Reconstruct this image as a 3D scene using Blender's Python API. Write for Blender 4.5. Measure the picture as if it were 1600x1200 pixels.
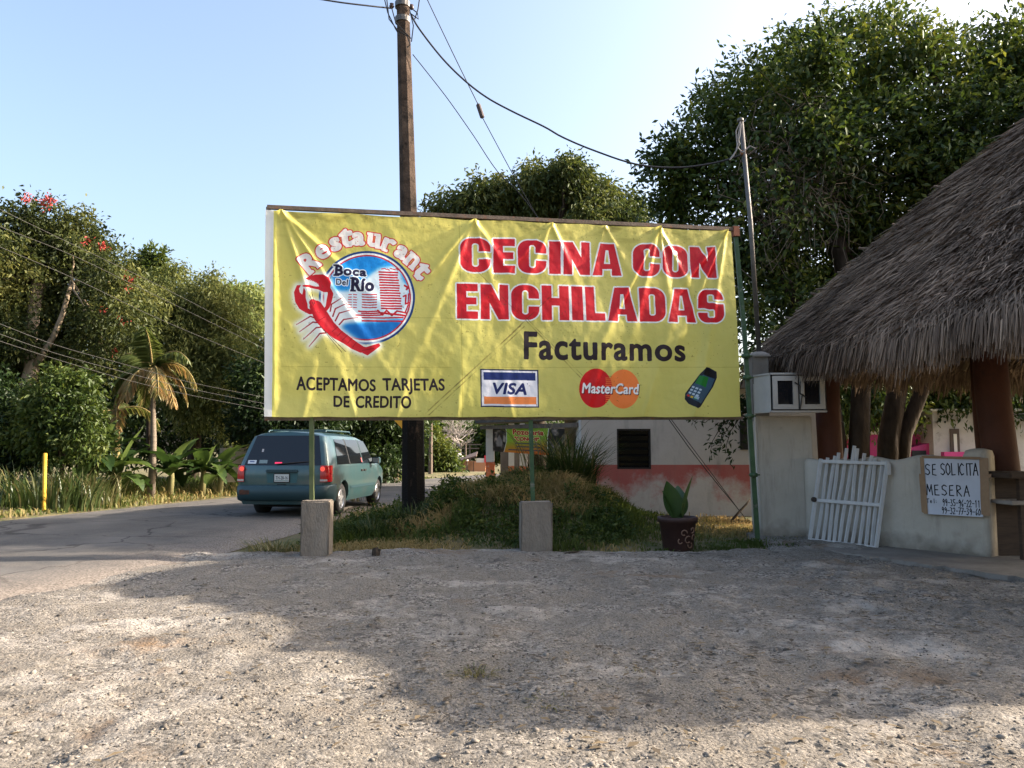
import bpy, bmesh, math, random
import numpy as np
from mathutils import Vector, Matrix, Euler

random.seed(7)
RNG = np.random.default_rng(11)
SC = bpy.context.scene
for _o in list(bpy.data.objects):
    bpy.data.objects.remove(_o)
R = math.radians

# ------------------------------------------------------------------ camera
CH, F = 1.45, 1230.0
PITCH = math.atan(105.0 / F)
cam_d = bpy.data.cameras.new('camera')
cam_d.sensor_width = 36.0
cam_d.lens = 36.0 * F / 1600.0
cam_d.clip_start = 0.05
cam_d.clip_end = 3000.0
cam = bpy.data.objects.new('camera', cam_d)
cam.location = (0, 0, CH)
cam.rotation_euler = (math.pi / 2 + PITCH, 0, 0)
SC.collection.objects.link(cam)
SC.camera = cam

# ------------------------------------------------------------------ light
SUN_AZ = R(80.5)      # from +Y towards +X
SUN_EL = R(28.0)
world = bpy.data.worlds.new('World')
SC.world = world
world.use_nodes = True
wn = world.node_tree
bg = wn.nodes['Background']
sky = wn.nodes.new('ShaderNodeTexSky')
sky.sky_type = 'NISHITA'
sky.sun_disc = False
sky.sun_elevation = SUN_EL
sky.sun_rotation = SUN_AZ
sky.air_density = 1.0
sky.dust_density = 5.5
sky.ozone_density = 0.9
sky.altitude = 50
wn.links.new(sky.outputs[0], bg.inputs[0])
bg.inputs[1].default_value = 0.15
sd = bpy.data.lights.new('sun', 'SUN')
sd.energy = 5.0
sd.angle = R(0.6)
sd.color = (1.0, 0.87, 0.73)
sun = bpy.data.objects.new('sun', sd)
SUNV = Vector((math.sin(SUN_AZ) * math.cos(SUN_EL), math.cos(SUN_AZ) * math.cos(SUN_EL), math.sin(SUN_EL)))
sun.rotation_euler = SUNV.to_track_quat('Z', 'Y').to_euler()
sun.location = (30, 5, 30)
SC.collection.objects.link(sun)
SC.view_settings.view_transform = 'Standard'
SC.view_settings.look = 'None'
SC.view_settings.exposure = 1.55
SC.view_settings.gamma = 1.0
SC.view_settings.use_curve_mapping = False
SC.cycles.max_bounces = 8
SC.cycles.transparent_max_bounces = 8

# ------------------------------------------------------------------ helpers
def ray(px, py):
    dx = (px - 800.0) / F; dy = (600.0 - py) / F
    c, s = math.cos(PITCH), math.sin(PITCH)
    return Vector((dx, c - dy * s, s + dy * c))
def at(px, py, Y):
    d = ray(px, py); t = Y / d.y
    return Vector((d.x * t, Y, CH + d.z * t))
def gp(px, py, z=0.0):
    d = ray(px, py); t = (z - CH) / d.z
    return Vector((d.x * t, d.y * t, z))

ROOT = {}
def tag(o, label=None, cat=None, group=None, kind=None):
    if label: o['label'] = label
    if cat: o['category'] = cat
    if group: o['group'] = group
    if kind: o['kind'] = kind
    return o
def thing(name, label, cat, loc=(0, 0, 0), rz=0.0, group=None):
    o = bpy.data.objects.new(name, None)
    o.empty_display_size = 0.2
    SC.collection.objects.link(o)
    o.location = loc; o.rotation_euler = (0, 0, rz)
    ROOT[o.name] = Vector(loc) if rz == 0 else None
    return tag(o, label, cat, group)

def link(name, me, mat, parent=None, label=None, kind=None, world=True):
    if parent is not None and world:
        rl = ROOT[parent.name]
        if rl is not None and rl.length > 0:
            me.transform(Matrix.Translation(-rl))
    o = bpy.data.objects.new(name, me)
    if mat is not None:
        me.materials.append(mat)
    SC.collection.objects.link(o)
    if parent is not None:
        o.parent = parent
        ROOT[o.name] = ROOT[parent.name]
    else:
        ROOT[o.name] = Vector((0, 0, 0))
    if label: o['label'] = label
    if kind: o['kind'] = kind
    return o

class MB:
    def __init__(s): s.v = []; s.f = []
    def add(s, vs, fs):
        b = len(s.v); s.v += [tuple(v) for v in vs]; s.f += [tuple(i + b for i in f) for f in fs]; return s
    def box(s, c, size, rot=None):
        hx, hy, hz = size[0] / 2, size[1] / 2, size[2] / 2
        vs = [Vector((x, y, z)) for x in (-hx, hx) for y in (-hy, hy) for z in (-hz, hz)]
        if rot is not None:
            m = rot if isinstance(rot, Matrix) else Euler(rot).to_matrix()
            vs = [m @ v for v in vs]
        c = Vector(c)
        return s.add([v + c for v in vs], [(0, 1, 3, 2), (4, 6, 7, 5), (0, 4, 5, 1), (2, 3, 7, 6), (0, 2, 6, 4), (1, 5, 7, 3)])
    def tube(s, pts, radii, n=8, cap=True, up=None):
        pts = [Vector(p) for p in pts]
        if not hasattr(radii, '__len__'): radii = [radii] * len(pts)
        rings = []; prev = None
        for i, p in enumerate(pts):
            a = pts[max(i - 1, 0)]; b = pts[min(i + 1, len(pts) - 1)]
            d = (b - a)
            d = d.normalized() if d.length > 1e-9 else Vector((0, 0, 1))
            if prev is None:
                r = Vector((1, 0, 0)) if abs(d.x) < 0.9 else Vector((0, 1, 0))
            else: r = prev
            u = (r - d * r.dot(d)).normalized(); prev = u
            w = d.cross(u)
            rings.append([p + (u * math.cos(2 * math.pi * k / n + math.pi / n) + w * math.sin(2 * math.pi * k / n + math.pi / n)) * radii[i] for k in range(n)])
        vs = [v for r in rings for v in r]
        fs = [(i * n + k, i * n + (k + 1) % n, (i + 1) * n + (k + 1) % n, (i + 1) * n + k) for i in range(len(pts) - 1) for k in range(n)]
        if cap:
            fs.append(tuple(range(n - 1, -1, -1))); m = (len(pts) - 1) * n
            fs.append(tuple(m + k for k in range(n)))
        return s.add(vs, fs)
    def bar(s, a, b, w, h=None):           # rectangular bar between two points
        h = h or w; a = Vector(a); b = Vector(b); d = (b - a)
        q = d.normalized()
        up = Vector((0, 0, 1)) if abs(q.z) < 0.95 else Vector((0, 1, 0))
        sx = q.cross(up).normalized(); sy = sx.cross(q).normalized()
        m = Matrix((q, sx, sy)).transposed()
        return s.box((a + b) / 2, (d.length, w, h), m)
    def prism(s, poly, frame, depth):      # poly 2D, frame=(origin, ex, ey); extruded by vector depth
        o, ex, ey = [Vector(k) for k in frame]; dv = Vector(depth)
        n = len(poly)
        a = [o + ex * p[0] + ey * p[1] for p in poly]
        return s.add(a + [p + dv for p in a], [tuple(range(n)), tuple(range(2 * n - 1, n - 1, -1))] + [(i, i + n, (i + 1) % n + n, (i + 1) % n) for i in range(n)])
    def lathe(s, prof, c, axis='z', n=24, rot=None):
        c = Vector(c); vs = []
        for r, h in prof:
            for k in range(n):
                a = 2 * math.pi * k / n
                v = Vector((r * math.cos(a), r * math.sin(a), h))
                if axis == 'y': v = Vector((v.x, v.z, -v.y))
                if axis == 'x': v = Vector((v.z, v.x, v.y))
                if rot is not None: v = rot @ v
                vs.append(c + v)
        m = len(prof)
        fs = [(i * n + k, i * n + (k + 1) % n, (i + 1) * n + (k + 1) % n, (i + 1) * n + k) for i in range(m - 1) for k in range(n)]
        return s.add(vs, fs)
    def mesh(s, name, smooth=False, bevel=0.0, seg=2):
        me = bpy.data.meshes.new(name)
        me.from_pydata(s.v, [], s.f)
        bm = bmesh.new(); bm.from_mesh(me)
        bmesh.ops.recalc_face_normals(bm, faces=bm.faces)
        if bevel > 0:
            bmesh.ops.bevel(bm, geom=[e for e in bm.edges if e.is_manifold and e.calc_face_angle(0) > 0.4], offset=bevel, segments=seg, affect='EDGES', clamp_overlap=True)
        bm.to_mesh(me); bm.free()
        if smooth: me.polygons.foreach_set('use_smooth', [True] * len(me.polygons))
        me.update()
        return me
    def build(s, name, mat, parent=None, label=None, kind=None, smooth=False, bevel=0.0, world=True, seg=2):
        return link(name, s.mesh(name, smooth, bevel, seg), mat, parent, label, kind, world)

def np_mesh(name, verts, faces, tint=None, smooth=False, uv=None):
    """verts (N,3), faces (M,k) fixed size k"""
    verts = np.ascontiguousarray(verts, dtype=np.float32); faces = np.ascontiguousarray(faces, dtype=np.int32)
    me = bpy.data.meshes.new(name)
    M, k = faces.shape
    me.vertices.add(len(verts)); me.vertices.foreach_set('co', verts.ravel())
    me.loops.add(M * k); me.loops.foreach_set('vertex_index', faces.ravel())
    me.polygons.add(M)
    me.polygons.foreach_set('loop_start', np.arange(0, M * k, k, dtype=np.int32))
    if smooth: me.polygons.foreach_set('use_smooth', np.ones(M, dtype=bool))
    if tint is not None:
        a = me.attributes.new('tint', 'FLOAT', 'FACE'); a.data.foreach_set('value', np.ascontiguousarray(tint, dtype=np.float32))
    if uv is not None:
        l = me.uv_layers.new(name='UVMap'); l.data.foreach_set('uv', np.ascontiguousarray(uv[faces.ravel()], dtype=np.float32).ravel())
    me.update(calc_edges=True); me.validate()
    return me

def vnoise(x, y, seed=0):
    """value noise, numpy, about -1..1"""
    x = np.asarray(x, float); y = np.asarray(y, float)
    xi = np.floor(x).astype(np.int64); yi = np.floor(y).astype(np.int64)
    fx = x - xi; fy = y - yi
    fx = fx * fx * (3 - 2 * fx); fy = fy * fy * (3 - 2 * fy)
    def h(a, b):
        n = (a * 374761393 + b * 668265263 + seed * 974634777) & 0x7fffffff
        n = ((n ^ (n >> 13)) * 1274126177) & 0x7fffffff
        n = n ^ (n >> 16)
        return (n & 0xffff) / 32767.5 - 1
    return (h(xi, yi) * (1 - fx) + h(xi + 1, yi) * fx) * (1 - fy) + (h(xi, yi + 1) * (1 - fx) + h(xi + 1, yi + 1) * fx) * fy
def fbm(x, y, seed=0, o=4):
    t = 0; a = 1; 
    for i in range(o):
        t = t + a * vnoise(np.asarray(x) * 2 ** i, np.asarray(y) * 2 ** i, seed + i); a *= 0.5
    return t
def sstep(a, b, x):
    t = np.clip((np.asarray(x, float) - a) / (b - a), 0, 1); return t * t * (3 - 2 * t)

# ------------------------------------------------------------------ materials
def M(name, c1, c2=None, scale=4.0, rough=0.8, bump=0.0, bscale=40.0, spec=0.3, metal=0.0, c3=None, s3=12.0, t3=(0.55, 0.7), detail=6.0, stretch=None, emit=None, coat=0.0, bdist=0.01, rvar=0.0):
    m = bpy.data.materials.new(name); m.use_nodes = True
    nt = m.node_tree; b = nt.nodes['Principled BSDF']; N = nt.nodes.new; L = nt.links.new
    b.inputs['Roughness'].default_value = rough
    b.inputs['Specular IOR Level'].default_value = spec
    b.inputs['Metallic'].default_value = metal
    if coat: b.inputs['Coat Weight'].default_value = coat; b.inputs['Coat Roughness'].default_value = 0.08
    tc = N('ShaderNodeTexCoord'); src = tc.outputs['Object']
    if stretch:
        mp = N('ShaderNodeMapping'); mp.inputs['Scale'].default_value = stretch; L(src, mp.inputs[0]); src = mp.outputs[0]
    col = None
    if c2 is not None:
        n = N('ShaderNodeTexNoise'); n.inputs['Scale'].default_value = scale; n.inputs['Detail'].default_value = detail; n.inputs['Roughness'].default_value = 0.65; L(src, n.inputs['Vector'])
        r = N('ShaderNodeValToRGB'); r.color_ramp.elements[0].position = 0.33; r.color_ramp.elements[1].position = 0.67
        r.color_ramp.elements[0].color = (*c1, 1); r.color_ramp.elements[1].color = (*c2, 1)
        L(n.outputs[0], r.inputs[0]); col = r.outputs[0]
        if rvar:
            mr = N('ShaderNodeMapRange'); mr.inputs[3].default_value = max(rough - rvar, 0.02); mr.inputs[4].default_value = min(rough + rvar, 1); L(n.outputs[0], mr.inputs[0]); L(mr.outputs[0], b.inputs['Roughness'])
        if c3 is not None:
            n2 = N('ShaderNodeTexNoise'); n2.inputs['Scale'].default_value = s3; n2.inputs['Detail'].default_value = 8; n2.inputs['Roughness'].default_value = 0.7; L(src, n2.inputs['Vector'])
            r2 = N('ShaderNodeValToRGB'); r2.color_ramp.elements[0].position = t3[0]; r2.color_ramp.elements[1].position = t3[1]; L(n2.outputs[0], r2.inputs[0])
            mx = N('ShaderNodeMix'); mx.data_type = 'RGBA'; L(r2.outputs[0], mx.inputs[0]); L(col, mx.inputs[6]); mx.inputs[7].default_value = (*c3, 1); col = mx.outputs[2]
        L(col, b.inputs['Base Color'])
    else: b.inputs['Base Color'].default_value = (*c1, 1)
    if bump:
        n3 = N('ShaderNodeTexNoise'); n3.inputs['Scale'].default_value = bscale; n3.inputs['Detail'].default_value = 5; L(src, n3.inputs['Vector'])
        bp = N('ShaderNodeBump'); bp.inputs['Strength'].default_value = bump; bp.inputs['Distance'].default_value = bdist; L(n3.outputs[0], bp.inputs['Height']); L(bp.outputs[0], b.inputs['Normal'])
    if emit: b.inputs['Emission Color'].default_value = (*emit[0], 1); b.inputs['Emission Strength'].default_value = emit[1]
    return m

def leafM(name, ca, cb, cc, trans=0.35, gloss=0.10, rough=0.45):
    m = bpy.data.materials.new(name); m.use_nodes = True
    nt = m.node_tree; N = nt.nodes.new; L = nt.links.new
    out = nt.nodes['Material Output']; nt.nodes.remove(nt.nodes['Principled BSDF'])
    at_ = N('ShaderNodeAttribute'); at_.attribute_name = 'tint'
    r = N('ShaderNodeValToRGB'); e = r.color_ramp.elements
    e[0].position = 0.0; e[0].color = (*ca, 1); e[1].position = 1.0; e[1].color = (*cc, 1)
    x = e.new(0.5); x.color = (*cb, 1)
    L(at_.outputs['Fac'], r.inputs[0])
    d = N('ShaderNodeBsdfDiffuse'); t = N('ShaderNodeBsdfTranslucent'); g = N('ShaderNodeBsdfGlossy'); g.inputs['Roughness'].default_value = rough
    hs = N('ShaderNodeHueSaturation'); hs.inputs['Hue'].default_value = 0.485; hs.inputs['Saturation'].default_value = 1.1; hs.inputs['Value'].default_value = 1.35; L(r.outputs[0], hs.inputs['Color'])
    L(r.outputs[0], d.inputs[0]); L(hs.outputs[0], t.inputs[0])
    m1 = N('ShaderNodeMixShader'); m1.inputs[0].default_value = trans; L(d.outputs[0], m1.inputs[1]); L(t.outputs[0], m1.inputs[2])
    m2 = N('ShaderNodeMixShader'); m2.inputs[0].default_value = gloss * 0.45; L(m1.outputs[0], m2.inputs[1]); L(g.outputs[0], m2.inputs[2])
    g.inputs['Color'].default_value = (0.6, 0.65, 0.6, 1)
    L(m2.outputs[0], out.inputs[0])
    return m

def glassM(name, tint=(0.015, 0.02, 0.025), rough=0.04):
    return M(name, tint, rough=rough, spec=0.6)

# ------------------------------------------------------------------ ground heights
RL = np.array([(-17, -6), (-14, 2), (-11.6, 10), (-10.1, 15.5), (-8.3, 23.7), (-4.8, 37), (-2.2, 45), (4, 54), (14, 63), (40, 80)], float)
RR = np.array([(-9.5, -6), (-8.2, 2), (-5.3, 6), (-3.95, 10.9), (-3.45, 18), (-2.0, 28), (1.2, 37), (6, 45), (16, 54), (42, 70)], float)
def road_edges(y):
    return np.interp(y, RL[:, 1], RL[:, 0]), np.interp(y, RR[:, 1], RR[:, 0])
def base_z(x, y):
    return 0.10 * sstep(9, 16, y) - 1.1 * sstep(46, 78, y) + 0.0 * np.asarray(x)
def mound_z(x, y):
    x = np.asarray(x, float); y = np.asarray(y, float)
    ridge = np.interp(x, [-3.2, -2.4, -1.8, -1.2, -0.6, 0.2, 1.0, 1.6, 2.3, 3.2, 4.2], [0, 0.10, 0.17, 0.40, 0.66, 0.78, 0.70, 0.46, 0.18, 0.05, 0.0])
    prof = sstep(11.3, 14.0, y) * (1 - sstep(14.8, 17.5, y))
    return ridge * prof * (1 + 0.22 * vnoise(x * 1.7, y * 1.7, 5)) + 0.05 * vnoise(x * 3, y * 3, 8) * sstep(11.3, 12.2, y) * (1 - sstep(17, 18, y)) * sstep(-3.2, -2.6, x) * (1 - sstep(3.5, 4.2, x))
def far_z(x, y):      # verge rises a little beyond the road
    xl, xr = road_edges(y)
    return 0.12 * sstep(0.3, 3.0, xl - np.asarray(x))
def gz(x, y):
    x = np.asarray(x, float); y = np.asarray(y, float)
    return base_z(x, y) + mound_z(x, y) + far_z(x, y)
def g1(x, y): return float(gz(x, y))
# ------------------------------------------------------------------ ground sheets
def grid_mesh(name, xs, ys, zfun, uv=False, smooth=True):
    X, Y = np.meshgrid(xs, ys); Z = zfun(X, Y)
    v = np.stack([X.ravel(), Y.ravel(), np.asarray(Z).ravel()], 1)
    nx, ny = len(xs), len(ys)
    i, j = np.meshgrid(np.arange(nx - 1), np.arange(ny - 1)); a = (j * nx + i).ravel()
    return np_mesh(name, v, np.stack([a, a + 1, a + nx + 1, a + nx], 1), smooth=smooth)

mat_soil = M('soil_and_grass', (0.085, 0.075, 0.035), (0.20, 0.155, 0.085), 1.3, 0.95, 0.6, 25, c3=(0.06, 0.075, 0.022), s3=2.2, t3=(0.45, 0.62), bdist=0.03)
xs = np.unique(np.concatenate([np.linspace(-900, -40, 14), np.linspace(-40, -16, 40), np.arange(-16, 14, 0.16), np.linspace(14, 40, 40), np.linspace(40, 900, 14)]))
ys = np.unique(np.concatenate([np.linspace(-200, -8, 8), np.arange(-8, 10, 0.5), np.arange(10, 34, 0.16), np.linspace(34, 90, 80), np.linspace(90, 1500, 16)]))
def ground_f(x, y):
    z = gz(x, y) + 0.02 * vnoise(x * 0.8, y * 0.8, 3)
    xl, xr = road_edges(y)
    onroad = sstep(-0.5, 0.2, x - xl) * sstep(-0.5, 0.2, xr - x)
    onlot = (1 - sstep(11.0, 11.5, y)) * sstep(-0.5, 0.0, x - xr)
    return z - 0.06 * np.maximum(onroad, onlot)
tag(link('ground', grid_mesh('ground', xs, ys, ground_f), mat_soil), kind='structure')

# road
def resample(P, n):
    d = np.concatenate([[0], np.cumsum(np.hypot(*np.diff(P, axis=0).T))]); t = np.linspace(0, d[-1], n)
    # smooth: sample linear then box filter
    q = np.stack([np.interp(t, d, P[:, 0]), np.interp(t, d, P[:, 1])], 1)
    k = np.ones(15) / 15
    p = np.pad(q, ((7, 7), (0, 0)), mode='edge')
    return np.stack([np.convolve(p[:, 0], k, 'valid'), np.convolve(p[:, 1], k, 'valid')], 1)
def road_mesh():
    n, m = 220, 14
    a = resample(RL, n); b = resample(RR, n)
    vs = []
    for k in range(m + 1):
        t = k / m
        p = a * (1 - t) + b * t
        w = 0.10 * vnoise(p[:, 1] * 1.3, p[:, 0] * 0 + k, 4) * (1 if k in (0, m) else 0)
        z = base_z(p[:, 0], p[:, 1]) + 0.014 + 0.05 * (1 - (2 * t - 1) ** 2) - (0.05 if k in (0, m) else 0)
        vs.append(np.stack([p[:, 0] + w, p[:, 1], z], 1))
    v = np.stack(vs, 1).reshape(-1, 3)
    i, j = np.meshgrid(np.arange(m), np.arange(n - 1)); q = (j * (m + 1) + i).ravel()
    return np_mesh('road', v, np.stack([q, q + 1, q + m + 2, q + m + 1], 1), smooth=True)
mat_asph = M('worn_asphalt', (0.060, 0.057, 0.053), (0.118, 0.110, 0.10), 0.7, 0.9, 0.5, 160, c3=(0.165, 0.148, 0.125), s3=45, t3=(0.55, 0.72), bdist=0.008)
def dusty_edge(m):      # gravel dust tracked onto the asphalt beside the lot
    nt = m.node_tree; N = nt.nodes.new; L = nt.links.new; b = nt.nodes['Principled BSDF']; old = b.inputs['Base Color'].links[0].from_socket
    a = N('ShaderNodeAttribute'); a.attribute_name = 'dust'; n = N('ShaderNodeTexNoise'); n.inputs['Scale'].default_value = 1.6; n.inputs['Detail'].default_value = 7; n.inputs['Roughness'].default_value = .7
    tc = N('ShaderNodeTexCoord'); L(tc.outputs['Object'], n.inputs['Vector']); ad = N('ShaderNodeMath'); ad.operation = 'MULTIPLY_ADD'; ad.inputs[1].default_value = 1.2; L(n.outputs[0], ad.inputs[0])
    mm = N('ShaderNodeMath'); mm.operation = 'SUBTRACT'; L(a.outputs['Fac'], mm.inputs[0]); mm.inputs[1].default_value = .6; L(mm.outputs[0], ad.inputs[2])
    # wandering cracks and old tar patches
    wv = N('ShaderNodeTexNoise'); wv.inputs['Scale'].default_value = 1.2; wv.inputs['Detail'].default_value = 5; L(tc.outputs['Object'], wv.inputs['Vector']); vm = N('ShaderNodeVectorMath'); vm.operation = 'MULTIPLY_ADD'; L(wv.outputs['Color'], vm.inputs[0]); vm.inputs[1].default_value = (1.1, 1.1, 0); L(tc.outputs['Object'], vm.inputs[2])
    vc = N('ShaderNodeTexVoronoi'); vc.feature = 'DISTANCE_TO_EDGE'; vc.inputs['Scale'].default_value = .45; L(vm.outputs[0], vc.inputs['Vector']); rc = N('ShaderNodeValToRGB'); rc.color_ramp.elements[0].position = .004; rc.color_ramp.elements[1].position = .014; rc.color_ramp.elements[0].color = (.35, .35, .35, 1); L(vc.outputs['Distance'], rc.inputs[0])
    pt = N('ShaderNodeTexNoise'); pt.inputs['Scale'].default_value = .35; pt.inputs['Detail'].default_value = 3; L(tc.outputs['Object'], pt.inputs['Vector']); rp = N('ShaderNodeValToRGB'); rp.color_ramp.elements[0].position = .60; rp.color_ramp.elements[1].position = .63; rp.color_ramp.elements[0].color = (1, 1, 1, 1); rp.color_ramp.elements[1].color = (.62, .62, .64, 1); L(pt.outputs[0], rp.inputs[0])
    for q in (rc, rp):
        mu = N('ShaderNodeMix'); mu.data_type = 'RGBA'; mu.blend_type = 'MULTIPLY'; mu.inputs[0].default_value = 1; L(old, mu.inputs[6]); L(q.outputs[0], mu.inputs[7]); old = mu.outputs[2]
    cl = N('ShaderNodeClamp'); L(ad.outputs[0], cl.inputs[0]); mx = N('ShaderNodeMix'); mx.data_type = 'RGBA'; L(cl.outputs[0], mx.inputs[0]); L(old, mx.inputs[6]); mx.inputs[7].default_value = (.20, .172, .14, 1); n9 = N('ShaderNodeTexNoise'); n9.inputs['Scale'].default_value = 42; n9.inputs['Detail'].default_value = 5; L(tc.outputs['Object'], n9.inputs['Vector']); r9 = N('ShaderNodeValToRGB'); r9.color_ramp.elements[0].position = .35; r9.color_ramp.elements[1].position = .65; r9.color_ramp.elements[0].color = (.075, .063, .051, 1); r9.color_ramp.elements[1].color = (.29, .245, .20, 1); L(n9.outputs[0], r9.inputs[0]); L(r9.outputs[0], mx.inputs[7]); L(mx.outputs[2], b.inputs['Base Color'])
dusty_edge(mat_asph)
rm_ = road_mesh(); co = np.empty(len(rm_.vertices) * 3, np.float32); rm_.vertices.foreach_get('co', co); co = co.reshape(-1, 3)
at_ = rm_.attributes.new('dust', 'FLOAT', 'POINT'); dd = co[:, 0] - road_edges(co[:, 1])[1]
at_.data.foreach_set('value', np.ascontiguousarray(sstep(-1.9, .1, dd) * (1 - sstep(14, 24, co[:, 1])) + .5 * sstep(-.6, 0, dd) + .35 * (1 - sstep(.0, .7, co[:, 0] - road_edges(co[:, 1])[0])), dtype=np.float32))
tag(link('road', rm_, mat_asph), kind='structure')

# gravel lot
def lot_h(x, y):
    r = 0.016 * fbm(x * 1.1, y * 1.1, 20, 3) + 0.010 * fbm(x * 6, y * 6, 31, 3) + 0.007 * vnoise(x * 24, y * 24, 41)
    rut = -0.035 * np.exp(-((x + 0.9 + 0.35 * (y - 5.0)) / 0.5) ** 2) * np.exp(-((y - 5.0) / 1.6) ** 2)
    rut = rut - 0.03 * np.exp(-((x + 2.3) / 0.7) ** 2) * np.exp(-((y - 3.7) / 0.22) ** 2) * (1 + vnoise(x * 3, y * 3, 77))
    for cx, sl, wd, dp in ((-1.9, .28, .22, .030), (-.2, .30, .24, .028), (1.9, -.15, .25, .022)):
        rut = rut - dp * np.exp(-((x - cx - sl * (y - 5) + .12 * vnoise(y * .8, y * 0, 61)) / wd) ** 2) * (1 - sstep(6, 9, y))
    rut = rut + .022 * np.clip(fbm(x * 1.6, y * 3.0, 63, 4), -.4, 1)
    e = (x - road_edges(y)[1]) + 0.55 * fbm(x * 0.9, y * 0.9, 50, 5)
    back = 11.25 + 0.18 * vnoise(x * 1.5, y * 1.5, 60) - y + 3.0 * sstep(3.6, 4.0, x)
    f = sstep(-1.1, 0.7, e) * sstep(-0.15, 0.1, back)
    return base_z(x, y) + 0.05 + (r + rut) * (.35 + .65 * f) - 0.14 * (1 - f)
mat_gravel = bpy.data.materials.new('crushed_gravel'); mat_gravel.use_nodes = True
def gravel_nodes(m):
    nt = m.node_tree; b = nt.nodes['Principled BSDF']; N = nt.nodes.new; L = nt.links.new
    b.inputs['Roughness'].default_value = 0.95; b.inputs['Specular IOR Level'].default_value = 0.15
    tc = N('ShaderNodeTexCoord'); s = tc.outputs['Object']
    def noise(sc, det, rg=0.65):
        n = N('ShaderNodeTexNoise'); n.inputs['Scale'].default_value = sc; n.inputs['Detail'].default_value = det; n.inputs['Roughness'].default_value = rg; L(s, n.inputs['Vector']); return n.outputs[0]
    def ramp(i, p0, p1, c0=(0, 0, 0), c1=(1, 1, 1)):
        r = N('ShaderNodeValToRGB'); r.color_ramp.elements[0].position = p0; r.color_ramp.elements[1].position = p1
        r.color_ramp.elements[0].color = (*c0, 1); r.color_ramp.elements[1].color = (*c1, 1); L(i, r.inputs[0]); return r.outputs[0]
    def mix(f, a, c):
        x = N('ShaderNodeMix'); x.data_type = 'RGBA'; L(f, x.inputs[0]); L(a, x.inputs[6])
        if isinstance(c, tuple): x.inputs[7].default_value = (*c, 1)
        else: L(c, x.inputs[7])
        return x.outputs[2]
    fine = ramp(noise(75, 6), 0.36, 0.64, (0.10, 0.090, 0.075), (0.30, 0.268, 0.225))
    # crushed stones by voronoi
    vo = N('ShaderNodeTexVoronoi'); vo.inputs['Scale'].default_value = 42; L(s, vo.inputs['Vector'])
    sep = N('ShaderNodeSeparateColor'); L(vo.outputs['Color'], sep.inputs[0])
    stone = ramp(sep.outputs[0], 0.0, 1.0, (0.065, 0.061, 0.055), (0.37, 0.335, 0.288))
    c = mix(ramp(noise(1.6, 4), 0.42, 0.62), fine, stone)
    c = mix(ramp(noise(0.55, 7, .75), 0.53, 0.63), c, (0.385, 0.352, 0.307))       # chalky dust
    c = mix(ramp(noise(0.62, 7, .72), 0.57, 0.68), c, (0.185, 0.128, 0.082))
    c = mix(ramp(noise(3.1, 7, .75), 0.56, 0.66), c, (0.10, 0.092, 0.083))      # brown soil
    c = mix(ramp(noise(28, 3), 0.61, 0.69), c, (0.05, 0.042, 0.035))         # dark bits
    L(c, b.inputs['Base Color'])
    bp = N('ShaderNodeBump'); bp.inputs['Strength'].default_value = 1.0; bp.inputs['Distance'].default_value = 0.022
    ad = N('ShaderNodeMath'); ad.operation = 'SUBTRACT'; L(noise(60, 6, 0.7), ad.inputs[0])
    ml = N('ShaderNodeMath'); ml.operation = 'MULTIPLY'; L(vo.outputs['Distance'], ml.inputs[0]); ml.inputs[1].default_value = 0.6; L(ml.outputs[0], ad.inputs[1])
    L(ad.outputs[0], bp.inputs['Height']); L(bp.outputs[0], b.inputs['Normal'])
gravel_nodes(mat_gravel)
xs = np.concatenate([np.arange(-9, -5.4, 0.12), np.arange(-5.4, 7.0, 0.032), np.arange(7.0, 12, 0.25)])
ys = np.concatenate([np.arange(-6, 2.6, 0.25), np.arange(2.6, 7, 0.028), np.arange(7, 13.2, 0.045)])
tag(link('gravel_lot', grid_mesh('gravel_lot', xs, ys, lot_h), mat_gravel), kind='structure')

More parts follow.
